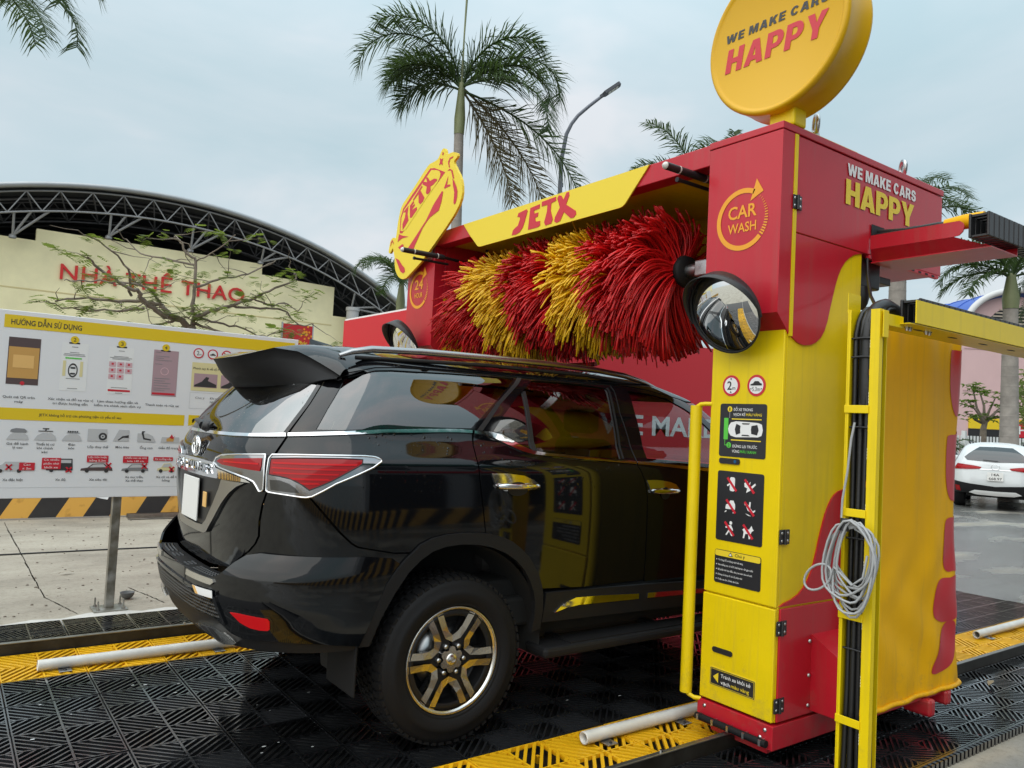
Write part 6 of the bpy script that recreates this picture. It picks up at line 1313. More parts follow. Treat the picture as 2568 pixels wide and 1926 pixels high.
# exhaust trims let into the valance
cp('exhaust_trim', 'machined', [(-.995, .528), (-.90, .548), (-.805, .556), (-.74, .545), (-.690, .520), (-.678, .511), (-.70, .498), (-.76, .487), (-.80, .492), (-.86, .513)], T=BUMP, off=.006, thick=.03, st=.02)
cp('exhaust_slot', 'dark_open', [(-.93, .532), (-.875, .544), (-.845, .530), (-.815, .505), (-.84, .510), (-.875, .522)], T=BUMP, off=.008, thick=.004, st=.02); cp('exhaust_slot', 'dark_open', [(-.855, .546), (-.812, .549), (-.785, .530), (-.765, .500), (-.795, .502), (-.825, .525)], T=BUMP, off=.008, thick=.004, st=.02)
# rear spoiler: swept wing over the rear window
YS = [0, .1, .2, .3, .39, .46, .52, .58, .64, .685]
RE = {'x': [-.900, -.892, -.865, -.812, -.755, -.665, -.632, -.600, -.572, -.548], 'z': [1.738, 1.740, 1.746, 1.766, 1.788, 1.776, 1.751, 1.722, 1.693, 1.668]}
TJ = {'x': [-.44, -.44, -.445, -.45, -.46, -.47, -.48, -.49, -.50, -.51], 'z': [1.846, 1.845, 1.840, 1.832, 1.820, 1.806, 1.790, 1.768, 1.738, 1.700]}
UN = {'x': [-.735, -.733, -.725, -.71, -.69, -.67, -.65, -.625, -.60, -.56], 'z': [1.606, 1.606, 1.606, 1.605, 1.605, 1.607, 1.616, 1.630, 1.646, 1.662]}
top = []; und = []
ysf = [-y for y in YS[::-1][:-1]] + YS
for y in ysf:
    k = abs(y); R = lambda D, c: float(pchip(YS, D[c], k))
    re = Vector((R(RE, 'x'), y, R(RE, 'z'))); tj = Vector((R(TJ, 'x'), y, R(TJ, 'z'))); un = Vector((R(UN, 'x'), y, R(UN, 'z')))
    rl = re + Vector((.012, 0, -.016)); row = []
    for i in range(7): t = i / 6; row.append(tj.lerp(re, t) + Vector((0, 0, .012 * math.sin(PI * t))))
    top.append(row); row = [re, rl]
    for i in range(1, 7): t = i / 6; row.append(rl.lerp(un, t) + Vector((-.012 * math.sin(PI * t), 0, -.012 * math.sin(PI * t))))
    row += [un + Vector((.06, 0, .012)), un + Vector((.15, 0, .05))]; und.append(row)
def loft(rows, flip=False):
    m = len(rows[0]); mb = MB(); vs = [v for r in rows for v in r]
    mb.add(vs, [((i * m + j, i * m + j + 1, (i + 1) * m + j + 1, (i + 1) * m + j) if not flip else (i * m + j, (i + 1) * m + j, (i + 1) * m + j + 1, i * m + j + 1)) for i in range(len(rows) - 1) for j in range(m - 1)], True); return mb
spo = part(car, 'rear_spoiler', loft(top), 'car_paint'); part(spo, 'spoiler_underside', loft(und), mat('spoiler_black', (.006, .006, .007), .55, spec=.2))
part(spo, 'brake_light', MB().box(-.738, -.725, -.10, .12, 1.612, 1.628, .003), 'lamp_clear')
# roof rails, fin, rear wiper
for sd in (-1, 1):
    rp = [(-.52, sd * .600, 1.765), (-.46, sd * .602, 1.788), (-.36, sd * .605, 1.808), (-.1, sd * .606, 1.820), (.3, sd * .606, 1.826), (.7, sd * .604, 1.828), (1.05, sd * .600, 1.823), (1.30, sd * .592, 1.807), (1.48, sd * .585, 1.780), (1.58, sd * .58, 1.755)]
    part(car, 'roof_rail', MB().tube(rp, [.010, .016] + [.019] * 6 + [.015, .010], 12, flat=.8), mat('rail_satin', (.40, .39, .39), .26, 1.0)); 
    part(car, 'rail_foot', MB().tube([(-.44, sd * .602, 1.762), (.3, sd * .604, 1.786), (1.0, sd * .600, 1.786), (1.42, sd * .588, 1.760)], .010, 8), 'trim_black')
v = [(-.43, 0, 1.885), (-.425, .026, 1.842), (-.425, -.026, 1.842), (-.25, 0, 1.848), (-.33, 0, 1.866), (-.33, .02, 1.847), (-.33, -.02, 1.847)]
part(car, 'roof_fin', MB().add(v, [(0, 2, 1), (0, 4, 6, 2), (0, 1, 5, 4), (4, 3, 6), (4, 5, 3)], False), 'gloss_black')
part(car, 'rear_wiper', MB().tube([(-.93, .05, 1.405), (-.925, .12, 1.42), (-.90, .30, 1.428), (-.875, .42, 1.425)], [.022, .016, .010, .006], 8).lathe([(0, .03), (.022, .028), (.030, 0)], (-.912, .03, 1.402), (-1, 0, .2), 14), 'trim_black')
part(car, 'rear_wiper_blade', MB().tube([(-.92, -.06, 1.408), (-.905, .2, 1.415), (-.86, .45, 1.412)], .008, 6), 'rubber')
# door mirror (near side), hidden mostly by the pillar
for sd in (-1, 1): part(car, 'door_mirror', MB().box(2.20, 2.36, sd * .93, sd * 1.12, 1.22, 1.40, .04), 'car_paint')
# cabin
sg = mat('seat', (.022, .020, .019), .7)
part(car, 'cabin_floor', MB().box(-.55, 2.4, -.74, .74, .60, .70, .02), 'interior'); part(car, 'dashboard', MB().box(2.0, 2.45, -.74, .74, .8, 1.22, .08), 'interior')
part(car, 'steering_wheel', MB().tube([(1.86 + .05 * math.sin(t), .36 + .18 * math.cos(t), 1.16 + .17 * math.sin(t)) for t in np.linspace(0, 2 * PI, 25)], .015, 8), 'interior')
for x, y in ((1.25, -.36), (1.25, .36), (.35, -.38), (.35, .0), (.35, .38), (-.25, -.3), (-.25, .3)):
    s_ = part(car, 'seat', MB().box(x - .02, x + .45, y - .22, y + .22, .70, .95, .05).box(x - .12, x + .03, y - .21, y + .21, .9, 1.42, .05), 'seat'); part(s_, 'headrest', MB().box(x - .12, x - .02, y - .13, y + .13, 1.45, 1.60, .04), 'seat')
# wheels
def make_wheel():
    Y0 = -.775; ax = (0, -1, 0); c = (0, Y0, .388)
    w = bpy.data.objects.new('wheel', MB().lathe([(.20, .10), (.225, .112), (.228, .10), (.205, .02), (.20, -.10), (.228, -.11)], (0, 0, 0), ax, 48).mesh()); COL.objects.link(w); w.data.materials.append(MATS['dark_metal']); w.parent = car
    w['_base'] = [0, 0, 0]
    prof = [(.247, .104), (.250, .122), (.256, .128), (.260, .125), (.264, .130), (.300, .135), (.315, .137), (.318, .134), (.345, .130), (.362, .120), (.374, .106), (.380, .092), (.381, .05), (.381, -.05), (.380, -.092), (.374, -.106), (.345, -.130), (.30, -.135), (.240, -.110)]
    part(w, 'tyre', MB().lathe(prof, (0, 0, 0), ax, 72), 'rubber')
    mb = MB(); n = 58
    for i in range(n):
        a = 2 * PI * i / n
        for (h0, h1, r0, r1, da) in ((.068, .118, .366, .389, 0), (-.118, -.068, .366, .389, 0), (.026, .060, .376, .389, .5), (-.018, .018, .376, .389, 0), (-.060, -.026, .376, .389, .5)):
            b = a + da * 2 * PI / n; hw = PI / n * .66; vs = []
            for r in (r0, r1):
                for aa_ in (b - hw, b + hw):
                    for h in (h0, h1):
                        rr_ = r - (.010 if (abs(h) > .1 and r == r1) else 0); vs.append((rr_ * math.cos(aa_), -h, rr_ * math.sin(aa_)))
            mb.add(vs, [(0, 1, 3, 2), (4, 6, 7, 5), (0, 4, 5, 1), (2, 3, 7, 6), (0, 2, 6, 4), (1, 5, 7, 3)])
    part(w, 'tread_blocks', mb, 'rubber', kind='stuff')
    part(w, 'rim_lip', MB().lathe([(.228, .108), (.236, .118), (.244, .121), (.247, .117), (.246, .108)], (0, 0, 0), ax, 60), 'machined')
    part(w, 'rim_dish', MB().lathe([(0, .02), (.10, .02), (.195, .01), (.205, .02), (.226, .10)], (0, 0, 0), ax, 48), 'dark_metal')
    part(w, 'brake_disc', MB().lathe([(.06, .035), (.155, .035), (.155, .028)], (0, 0, 0), ax, 40), 'steel')
    fw_ = Fr((0, 0, 0), (1, 0, 0), (0, 0, 1))
    for k in range(6):
        a0 = PI / 3 * k
        # dark web under each pair of spokes
        def pt(r, off, a=a0): return (r * math.cos(a) - off * math.sin(a), r * math.sin(a) + off * math.cos(a))
        part(w, 'spoke_web', MB().prism(fw_, [pt(.06, -.030), pt(.12, -.030), pt(.236, -.044), pt(.236, .044), pt(.12, .030), pt(.06, .030)], .045, .088), 'dark_metal')
        # machined V: right prong of one spoke joined to left prong of the next
        a1 = a0 + PI / 3; am = a0 + PI / 6
        A = [pt(.243, .013), pt(.150, .010), pt(.104, .012)]; B = [pt(.240, .046), pt(.155, .040), pt(.124, .042)]
        A2 = [pt(.243, -.013, a1), pt(.150, -.010, a1), pt(.104, -.012, a1)]; B2 = [pt(.240, -.046, a1), pt(.155, -.040, a1), pt(.124, -.042, a1)]
        tip_i = (.078 * math.cos(am), .078 * math.sin(am)); tip_o = (.110 * math.cos(am), .108 * math.sin(am))
        out_ = A + [tip_i] + A2[::-1]; inn = B + [tip_o] + B2[::-1]; mb = MB(); hs = [.112, .106, .100, .096, .100, .106, .112]
        for i in range(6):
            q = [fw_(*out_[i], hs[i]), fw_(*out_[i + 1], hs[i + 1]), fw_(*inn[i + 1], hs[i + 1] - .002), fw_(*inn[i], hs[i] - .002)]
            mb.add(q, [(3, 2, 1, 0)]); 
            for (p0, p1) in ((0, 1), (2, 3)):
                e0, e1 = q[p0], q[p1]; mb.add([e0, e1, e1 + Vector((0, .022, 0)), e0 + Vector((0, .022, 0))], [(0, 1, 2, 3), (3, 2, 1, 0)])
        part(w, 'spoke_face', mb, 'machined')
        mb = MB().lathe([(0, .016), (.009, .015), (.0115, .008), (.0115, -.02)], (.068 * math.cos(am + PI / 6), -.092, .068 * math.sin(am + PI / 6)), ax, 10); part(w, 'wheel_nut', mb, 'steel')
    hub = []
    for i in range(48):
        t = 2 * PI * i / 48; hub.append(((.060 - .016 * (math.cos(6 * t) * .5 + .5) ** 2) * math.cos(t), (.060 - .016 * (math.cos(6 * t) * .5 + .5) ** 2) * math.sin(t)))
    part(w, 'hub_plate', MB().prism(fw_, hub, .07, .104), 'machined'); part(w, 'hub_cap', MB().lathe([(0, .112), (.024, .111), (.029, .106), (.030, .100)], (0, 0, 0), ax, 28), 'machined')
    mb = MB(); n = 24
    for rx, rz in ((.0165, .012), (.010, .005), (.005, .0105)): mb.tube([fw_(rx * math.cos(2 * PI * i / n), rz * math.sin(2 * PI * i / n), .1125) for i in range(n + 1)], .0012, 5, cap=False)
    part(w, 'hub_emblem', mb, 'steel')
    return w
wh = make_wheel(); cb = Vector((1.3, 0, 0))
def place(w, x, y, flip, ang):
    w.location = Vector((x, y, .389)) - cb; w.rotation_euler = (0, ang, PI if flip else 0)
place(wh, 0, -.777, False, .05)
for x, y, fl, an in ((0, .777, True, .3), (2.745, -.777, False, .5), (2.745, .777, True, .9)): place(copy_tree(wh, car), x, y, fl, an)
# ================================================================== RED SITE ROOM BEHIND THE BAY
t = thing('red_site_room', 'plain red boxy cabin behind the bay with white slogan', 'cabin', (5, 3.5, -.045))
wl = part(t, 'side_wall', MB().box(1.65, 9.5, 2.52, 2.56, -.045, 2.54), 'red_container'); part(t, 'end_wall', MB().box(1.65, 1.69, 2.562, 4.32, -.045, 2.54), 'red_container')
part(t, 'back_wall', MB().box(1.70, 9.5, 4.28, 4.32, -.045, 2.54), 'red_container'); part(t, 'far_end_wall', MB().box(9.5, 9.54, 2.52, 4.32, -.045, 2.54), 'red_container'); part(t, 'roof', MB().box(1.66, 9.53, 2.53, 4.31, 2.541, 2.56), 'white_paint')
FK = SIDE(2.518)
text(wl, 'WE MAKE CARS', FK, 3.98, 7.13, 1.42, .225, 'white_print', .001, .022)

# ================================================================== SPORTS HALL
h = thing('sports_hall', 'pale yellow sports hall with arched trussed roof and red lettering', 'building', (8, 45, -.045))
WT = [(-40, -.045), (-40, 9.0), (1.20, 9.03), (1.20, 9.62), (12.17, 9.64), (12.17, 9.05), (16.55, 8.93), (16.55, 7.22), (19.2, 7.22), (19.2, -.045)]
FH = SIDE(40.0)
part(h, 'front_wall', MB().prism(FH, WT, -.5, 0), 'hall_wall')
part(h, 'wall_joint', MB().box(-40, 16.5, 39.985, 40, 6.62, 6.68), mat('joint_cream', (.60, .50, .26), .8))
part(h, 'side_wing', MB().box(18.1, 24, 40.6, 41, -.045, 7.0), 'hall_wall')
text(h, 'NHÀ THỂ THAO', FH, 2.31, 11.25, 7.33, .76, 'hall_letters', .02, .006, thick=.10, name='hall_letters', spacing=1.06)
mb = MB().tube([(17.45, 39.2, -.045), (17.45, 39.2, 7.55)], .36, 20); part(h, 'column', mb, mat('column_grey', (.40, .40, .40), .7))
part(h, 'column_cap', MB().tube([(17.45, 39.2, 7.551), (17.45, 39.2, 7.75)], .40, 20), 'column_grey')
def roof_z(x): return 12.03 - .01855 * (x - 6.8) ** 2 + (.0 if x < 14 else -.010 * (x - 14) ** 2)
def low_z(x): return roof_z(x) - 1.2 - .03 * max(0, x - 12) * .0
xs_ = np.linspace(-26, 21.5, 60); Y0r, Y1r = 38.6, 78
def strip(x0f, dz0, dz1, y0, y1, m, name):
    mb = MB(); vs = []
    for x in xs_: z = roof_z(x); vs += [(x, y0, z + dz1), (x, y1, z + dz1), (x, y0, z + dz0), (x, y1, z + dz0)]
    fs = []
    for i in range(len(xs_) - 1):
        a = 4 * i; b = a + 4; fs += [(a, b, b + 1, a + 1), (a + 2, a + 3, b + 3, b + 2), (a, a + 2, b + 2, b), (a + 1, b + 1, b + 3, a + 3)]
    fs += [(0, 1, 3, 2), (len(vs) - 4, len(vs) - 2, len(vs) - 1, len(vs) - 3)]
    mb.add(vs, fs, False); return part(h, name, mb, m)
strip(0, -.02, .14, Y0r, Y1r, 'hall_roof', 'roof'); strip(0, -.20, -.03, Y0r + .5, Y1r - 1, 'hall_shade', 'roof_soffit')
part(h, 'roof_edge', MB().tube([(x, Y0r, roof_z(x) + .04) for x in xs_], .13, 10), 'hall_roof')
# purlins under the roof, their grey darkened for its shade
for k in range(5):
    y = 40.2 + k * 2.6; part(h, 'purlin', MB().tube([(x, y, roof_z(x) - .32) for x in xs_[8:]], .07, 6), mat('purlin_shaded', (.10, .10, .11), .6))
part(h, 'interior_shade', MB().prism(SIDE(54), [(-26, 0), (-26, 9)] + [(x, roof_z(x) - .25) for x in xs_ if -25 < x < 21] + [(21, 0)], -.3, 0), 'hall_shade')  # near-black sheet standing in for the shaded interior
for yy, nm in ((38.85, 'truss'), (41.6, 'truss_shaded')):
    st = 1.37; nodes_t = []; nodes_b = []; k = -10
    xs2 = np.arange(-9.0, 20.6, st)
    part(h, 'truss_chord', MB().tube([(x, yy, roof_z(x) - .22) for x in np.linspace(-9, 21, 60)], .045, 8), nm); part(h, 'truss_chord', MB().tube([(x, yy + .0, low_z(x)) for x in np.linspace(-9, 20.5, 60)], .048, 8), nm)
    for i, x in enumerate(xs2[:-1]):
        xm = x + st / 2
        part(h, 'truss_web', MB().tube([(x, yy, roof_z(x) - .22), (xm, yy, low_z(xm))], .032, 6), nm); part(h, 'truss_web', MB().tube([(xm, yy, low_z(xm)), (x + st, yy, roof_z(x + st) - .22)], .032, 6), nm)
xs2 = np.arange(-9.0, 20.6, 1.37)
for x in xs2: part(h, 'truss_tie', MB().tube([(x, 38.85, roof_z(x) - .22), (x + .68, 41.6, low_z(x + .68))], .04, 6), 'truss_shaded')
# raking struts from wall shoes up to the lower chord
for x0, z0 in ((.22, 9.02), (4.25, 9.70), (8.15, 9.70), (11.9, 9.66), (17.45, 7.75)):
    for dx in (-.05, 1.35, 2.1 if x0 > 15 else .62):
        x1 = x0 + dx; part(h, 'strut', MB().tube([(x0, 39.4, z0), (x1, 38.9, low_z(x1))], .06, 8), 'truss')
    part(h, 'strut_shoe', MB().lathe([(.16, 0), (.16, .12), (.07, .2)], (x0, 39.5, z0 - .12), (0, 0, 1), 12), 'truss')
# festive banner on a board before the hall
t = thing('red_banner', 'red banner with yellow blossom print standing before the hall', 'banner', (4.73, 14, -.045))
part(t, 'sheet', MB().box(4.37, 5.09, 13.98, 14.0, 1.2, 3.52), mat('banner_red', (.46, .016, .018), .5))
part(t, 'frame', MB().box(4.34, 4.37, 13.97, 14.02, -.045, 3.55).box(5.09, 5.12, 13.97, 14.02, -.045, 3.55), 'steel')
rb = random.Random(4); FBn = SIDE(13.975)
for k in range(16):
    cx, cz = 4.93 + rb.gauss(0, .09), 3.34 + rb.gauss(0, .07); part(t, 'blossom', flat(FBn, [[(cx + (.035 if i % 2 == 0 else .016) * math.cos(PI * i / 5), cz + (.035 if i % 2 == 0 else .016) * math.sin(PI * i / 5)) for i in range(10)]], .001 + .0003 * k), 'amber_print')
text(t, 'Xuân Phúc', FBn, 4.42, 4.98, 3.05, .10, 'yellow_print', .001, .01, .3)

# ================================================================== TREES
def leaf_clump(mb, c, up, n, size, rng, spread=.25):
    """feathery compound leaves: each a rachis with opposite leaflets"""
    for i in range(n):
        d = Vector((rng.gauss(0, 1), rng.gauss(0, 1), rng.gauss(.0, .30))); d.z *= .5; d = d.normalized(); c2 = c + Vector((rng.gauss(0, spread), rng.gauss(0, spread), rng.gauss(0, spread * .35)))
        L = size * rng.uniform(.7, 1.3); s = d.cross(Vector((0, 0, 1))).normalized(); w = L * .40; k = 6
        for j in range(k):
            t = .15 + .85 * j / k; p = c2 + d * L * t + Vector((0, 0, -.35 * L * t * t)); ww = w * math.sin(PI * (.18 + .72 * t))
            for sg in (-1, 1):
                tip = p + s * sg * ww + d * L * .12 + Vector((0, 0, rng.uniform(-.04, .03) * L - .10 * ww)); hw = d * (L * .075)
                mb.add([p - hw, p + hw, tip + hw * .55, tip - hw * .55], [(0, 1, 2, 3)])
ft = thing('flame_tree', 'spreading bare-limbed tree with sparse feathery leaves behind the board', 'tree', (1.35, 10, -.045))
rg = random.Random(21)
LIM = [  # traced limbs (x, z) at the tree's depth, with start radius
 [(1.40, -.045), (1.38, 1.2), (1.36, 2.3), (1.33, 2.83)], [(1.33, 2.80), (1.19, 2.90), (.95, 2.93), (.67, 3.02), (.48, 3.16), (.39, 3.24), (.12, 3.34), (-.20, 3.50), (-.36, 3.63)], [(1.10, 2.90), (.98, 3.05), (.90, 3.14), (.72, 3.18), (.45, 3.16), (.05, 3.14), (-.38, 3.12), (-.62, 3.05)], [(1.38, 2.80), (1.42, 2.98), (1.36, 3.19), (1.37, 3.45), (1.38, 3.94), (1.22, 4.05), (1.12, 4.25), (.98, 4.29)], [(1.40, 2.95), (1.62, 3.12), (1.95, 3.25), (2.38, 3.44), (2.62, 3.62), (3.11, 3.90), (2.95, 4.10)], [(.39, 3.24), (.30, 3.52), (.05, 3.74), (-.31, 3.89)], [(1.38, 3.90), (1.0, 3.98), (.62, 4.08), (.393, 4.32)], [(2.0, 3.26), (2.55, 3.30), (3.0, 3.34), (3.35, 3.10), (3.66, 3.16)], [(.9, 3.14), (.65, 3.40), (.2, 3.45), (-.3, 3.38), (-.54, 3.36)], [(1.37, 3.5), (1.75, 3.70), (2.2, 3.84), (2.60, 4.10), (2.83, 4.24)], [(.6, 3.04), (.35, 2.98), (.0, 2.93), (-.45, 2.9), (-.79, 2.98)], [(1.5, 3.0), (1.9, 2.98), (2.4, 2.95), (2.85, 2.86), (3.2, 3.0)], [(1.13, 4.2), (1.16, 4.42), (1.19, 4.5)], [(1.38, 3.94), (1.55, 4.1), (1.7, 4.3)], [(2.38, 3.44), (2.75, 3.42), (3.15, 3.48), (3.4, 3.38)], [(1.1, 2.9), (.85, 2.82), (.5, 2.72), (.2, 2.7)], [(1.45, 2.9), (1.8, 2.75), (2.2, 2.66), (2.6, 2.6)]]
RAD = [.13, .085, .07, .06, .055, .03, .025, .03, .03, .028, .03, .03, .014, .014, .02, .03, .03]
lm_ = MB(); br = MB(); tips = []
for li, (L, r0) in enumerate(zip(LIM, RAD)):
    yb = 10 + (0 if li == 0 else rg.uniform(-.9, .9)); n = len(L); pts = []
    for i, (x, z) in enumerate(L):
        t = i / (n - 1); pts.append(Vector((x, 10 + (yb - 10) * t ** .8 * 1.3, z)))
    if li == 0: part(ft, 'trunk', MB().tube(pts, [.17, .15, .14, .12], 12), 'bark'); continue
    # smooth
    sm = []
    for i in range(n - 1):
        p0 = pts[max(i - 1, 0)]; p1 = pts[i]; p2 = pts[i + 1]; p3 = pts[min(i + 2, n - 1)]
        for q in range(4):
            t = q / 4; sm.append(.5 * ((2 * p1) + (p2 - p0) * t + (2 * p0 - 5 * p1 + 4 * p2 - p3) * t * t + (-p0 + 3 * p1 - 3 * p2 + p3) * t ** 3) + Vector((rg.gauss(0, .012), 0, rg.gauss(0, .012))))
    sm.append(pts[-1]); m = len(sm); part(ft, 'limb', MB().tube(sm, [r0 * .62 * (1 - .82 * i / (m - 1)) + .005 for i in range(m)], 8), 'bark')
    tips.append((sm[-1], 1.))
    for i in range(3, m, 3):
        for _ in range(1):
            d = Vector((rg.gauss(0, 1), rg.gauss(0, .8), rg.gauss(.15, .45))).normalized(); l = rg.uniform(.25, .75); p = sm[i]; tw = [p]; 
            for q in range(1, 5): tw.append(p + d * l * q / 4 + Vector((rg.gauss(0, .03), rg.gauss(0, .03), -.10 * l * (q / 4) ** 2 + rg.gauss(0, .02))))
            br.tube(tw, [.010, .008, .006, .004, .003], 5); tips.append((tw[-1], .8)); 
            if rg.random() < .5: tips.append((tw[3], .5))
part(ft, 'twigs', br, 'bark', kind='stuff')
for p, w in tips:
    if p.z < 2.95 and rg.random() < .15: continue
    if p.z > 3.9 and rg.random() < .5: continue
    if rg.random() < .66: leaf_clump(lm_, p, None, rg.randint(6, 11), .15 * w + .06, rg, .11)
part(ft, 'crown', lm_, 'leaf_tree', kind='stuff')

def frond(mb, base, az, el0, L, droop, rng, nl=70, ll=.55, vert=.5, curl=0., wid=.024):
    """one palm frond: arching rachis with leaflets both sides"""
    d = Vector((math.cos(az), math.sin(az), 0)); pts = []; p = Vector(base); el = el0; n = 22
    for i in range(n + 1):
        pts.append(p.copy()); dirv = d * math.cos(el) + Vector((0, 0, 1)) * math.sin(el); p = p + dirv * (L / n); el -= droop * (0.35 + 1.3 * (i / n)) / n; az += curl / n; d = Vector((math.cos(az), math.sin(az), 0))
    mb.tube(pts, [.030 * (1 - .85 * i / n) + .004 for i in range(n + 1)], 6)
    for j in range(nl):
        t = .10 + .90 * j / (nl - 1); f = t * n; i = min(int(f), n - 1); q = pts[i].lerp(pts[i + 1], f - i); tan = (pts[i + 1] - pts[i]).normalized(); sd = tan.cross(Vector((0, 0, 1))); sd = sd.normalized() if sd.length > .05 else Vector((1, 0, 0)); upv = sd.cross(tan)
        l = ll * (.45 + .75 * math.sin(PI * min(1, .18 + .80 * t))) * rng.uniform(.82, 1.12)
        for sg in (-1, 1):
            dr = (sd * sg * rng.uniform(.75, 1.0) + tan * rng.uniform(.45, .95) + upv * rng.uniform(-.15, vert)).normalized(); m1 = q + dr * l * .55 + Vector((0, 0, -.05 * l)); e = q + dr * l + Vector((0, 0, -l * rng.uniform(.18, .42)))
            wv = tan * wid; mb.add([q - wv * .5, q + wv * .5, m1 + wv * .55, m1 - wv * .55, e], [(0, 1, 2, 3), (3, 2, 4)])
    return pts
def palm(name, label, base, top, r, fronds, seed, ll=.55, shaft=1.1, wid=.020, group='palm trees around the site', spear=None, nl=72, dry=()):
    rng = random.Random(seed); base = Vector(base); top = Vector(top); t = thing('palm_tree', label, 'palm tree', base, group)
    n = 16; pts = [base.lerp(top, i / n) for i in range(n + 1)]
    mb = MB().tube(pts, [r * (1.15 - .35 * i / n) for i in range(n + 1)], 14)
    part(t, 'trunk', mb, 'palm_trunk')
    ringm = MB()
    H = (top - base).length
    for k in range(int(H / .28)):
        p = base.lerp(top, (k + .5) * .28 / H); rr_ = r * (1.15 - .35 * (k + .5) * .28 / H); ringm.lathe([(rr_ * 1.005, -.018), (rr_ * 1.03, 0), (rr_ * 1.005, .018)], p, (0, 0, 1), 14)
    part(t, 'trunk_rings', ringm, 'palm_trunk', kind='stuff')
    if shaft: part(t, 'crownshaft', MB().tube([top, top + Vector((0, 0, shaft * .3)), top + Vector((0, 0, shaft))], [r * .86, r * .95, r * .45], 14), 'crownshaft')
    c = top + Vector((0, 0, shaft * .85))
    for i, (az, el, L, dr, cu) in enumerate(fronds):
        mb = MB(); frond(mb, c + Vector((0, 0, .05 * (i % 3))), az, math.radians(el), L, math.radians(dr), rng, nl, ll, .5, math.radians(cu), wid); part(t, 'frond', mb, 'leaf_palm_dry' if i in dry else 'leaf_palm')
    if spear:
        p = [c, c + Vector((.0, 0, spear * .6)), c + Vector((.02, 0, spear))]; part(t, 'spear_leaf', MB().tube(p, [.03, .022, .03], 8), 'crownshaft'); mb = MB()
        for k in range(26):
            a = rng.uniform(-.5, 1.2); b = rng.uniform(-.5, .5); q0 = p[-1]; q1 = q0 + VR * (.25 * a) + VF * .1 * b + Vector((0, 0, rng.uniform(.15, .45))); q2 = q1 + VR * (.25 + .2 * a) + Vector((0, 0, rng.uniform(-.1, .12))); mb.tube([q0, q1, q2], [.008, .006, .002], 4)
        part(t, 'spear_tuft', mb, 'leaf_palm_dry')
    return t
AR = math.atan2(VR.y, VR.x)        # azimuth of "to the right in the picture"
def A(deg): return AR + math.radians(deg)
palm('palm_tree', 'tall palm with drooping fronds rising behind the gantry fascia', (8.55, 13.0, -.045), (8.25, 12.94, 8.75), .150, [(A(176), 68, 3.9, 172, 8), (A(188), 76, 3.2, 120, 0), (A(168), 52, 2.2, 130, 0), (A(6), 56, 3.7, 178, -6), (A(-16), 38, 3.3, 165, 4), (A(-30), 8, 3.4, 110, 4), (A(12), -14, 4.4, 66, 4), (A(150), 60, 3.0, 120, 0), (A(20), -34, 4.2, 48, 4), (A(60), 66, 2.6, 110, 0), (A(194), 40, 2.4, 140, 0), (A(-4), 72, 2.8, 130, 0), (A(172), 24, 1.9, 110, 0), (A(30), -46, 3.2, 34, 0)], 3, ll=.92, shaft=1.35, spear=2.4, dry=(8, 13), wid=.034, nl=90)
palm('palm_tree', 'palm whose frond tips hang in at the top left corner', (-2.6, 13.4, -.045), (-2.35, 13.3, 7.6), .15, [(A(2), 30, 3.0, 135, 0), (A(20), 58, 3.0, 130, 0), (A(-20), 5, 2.9, 80, 0), (A(150), 40, 3, 130, 0), (A(90), 50, 3, 120, 0), (A(-90), 45, 3, 130, 0), (A(-8), 52, 3.0, 160, 0)], 8, ll=.62, wid=.028)
palm('palm_tree', 'dark bushy palm between the hall roof and the far pillar', (11.15, 21.0, -.045), (11.05, 20.95, 5.2), .17, [(A(k * 40), 70 - 10 * (k % 4), 2.3, 120 + 20 * (k % 3), 0) for k in range(11)], 9, ll=.55, wid=.03)
palm('palm_tree', 'palm showing a broad fan of fronds above the red beam', (17.2, 12.6, -.045), (17.15, 12.6, 7.9), .2, [(A(180), 60, 3.0, 130, 0), (A(165), 35, 3.0, 110, 0), (A(0), 50, 2.6, 130, 0), (A(10), 80, 2.6, 60, 0), (A(90), 60, 3, 120, 0), (A(-90), 60, 3, 120, 0), (A(200), 75, 3.2, 80, 0)], 12, ll=.75, wid=.035)
palm('palm_tree', 'palm with upright young leaves just left of the round sign', (18.6, 12.4, -.045), (18.6, 12.4, 8.5), .2, [(A(150), 62, 2.2, 90, 0), (A(30), 62, 2.2, 90, 0), (A(90), 88, 2.0, 20, 0), (A(200), 50, 2.3, 110, 0), (A(-10), 45, 2.2, 110, 0)], 14, ll=.6, wid=.04)
palm('palm_tree', 'palm half hidden behind the red box beside the lifting eye', (22.45, 8.9, -.045), (22.4, 8.9, 7.3), .30, [(A(0), 62, 3.0, 150, 0), (A(-20), 40, 3.0, 120, 0), (A(170), 72, 3.2, 110, 0), (A(120), 60, 3, 120, 0), (A(-70), 50, 3, 120, 0), (A(20), 78, 3.0, 100, 0)], 15, ll=.75, wid=.035)
palm('palm_tree', 'slender palm with green crownshaft behind the white SUV', (22.40, 5.57, -.045), (22.12, 5.50, 5.35), .235, [(A(175), 35, 2.3, 120, 0), (A(185), 60, 2.6, 140, 0), (A(150), 15, 2.0, 90, 0), (A(10), 50, 2.6, 130, 0), (A(-5), 20, 2.2, 100, 0), (A(90), 60, 2.4, 120, 0), (A(-90), 55, 2.4, 120, 0), (A(40), 75, 2.4, 90, 0), (A(200), 5, 1.9, 80, 0)], 16, ll=.60, shaft=1.0, wid=.035)
palm('palm_tree', 'palm at the right edge of the view', (25.5, 4.6, -.045), (25.4, 4.6, 5.2), .22, [(A(180), 40, 2.6, 120, 0), (A(170), 10, 2.4, 100, 0), (A(0), 40, 2.4, 120, 0), (A(90), 50, 2.4, 120, 0), (A(195), 65, 2.6, 130, 0), (A(-90), 40, 2.4, 120, 0)], 17, ll=.6, wid=.035)

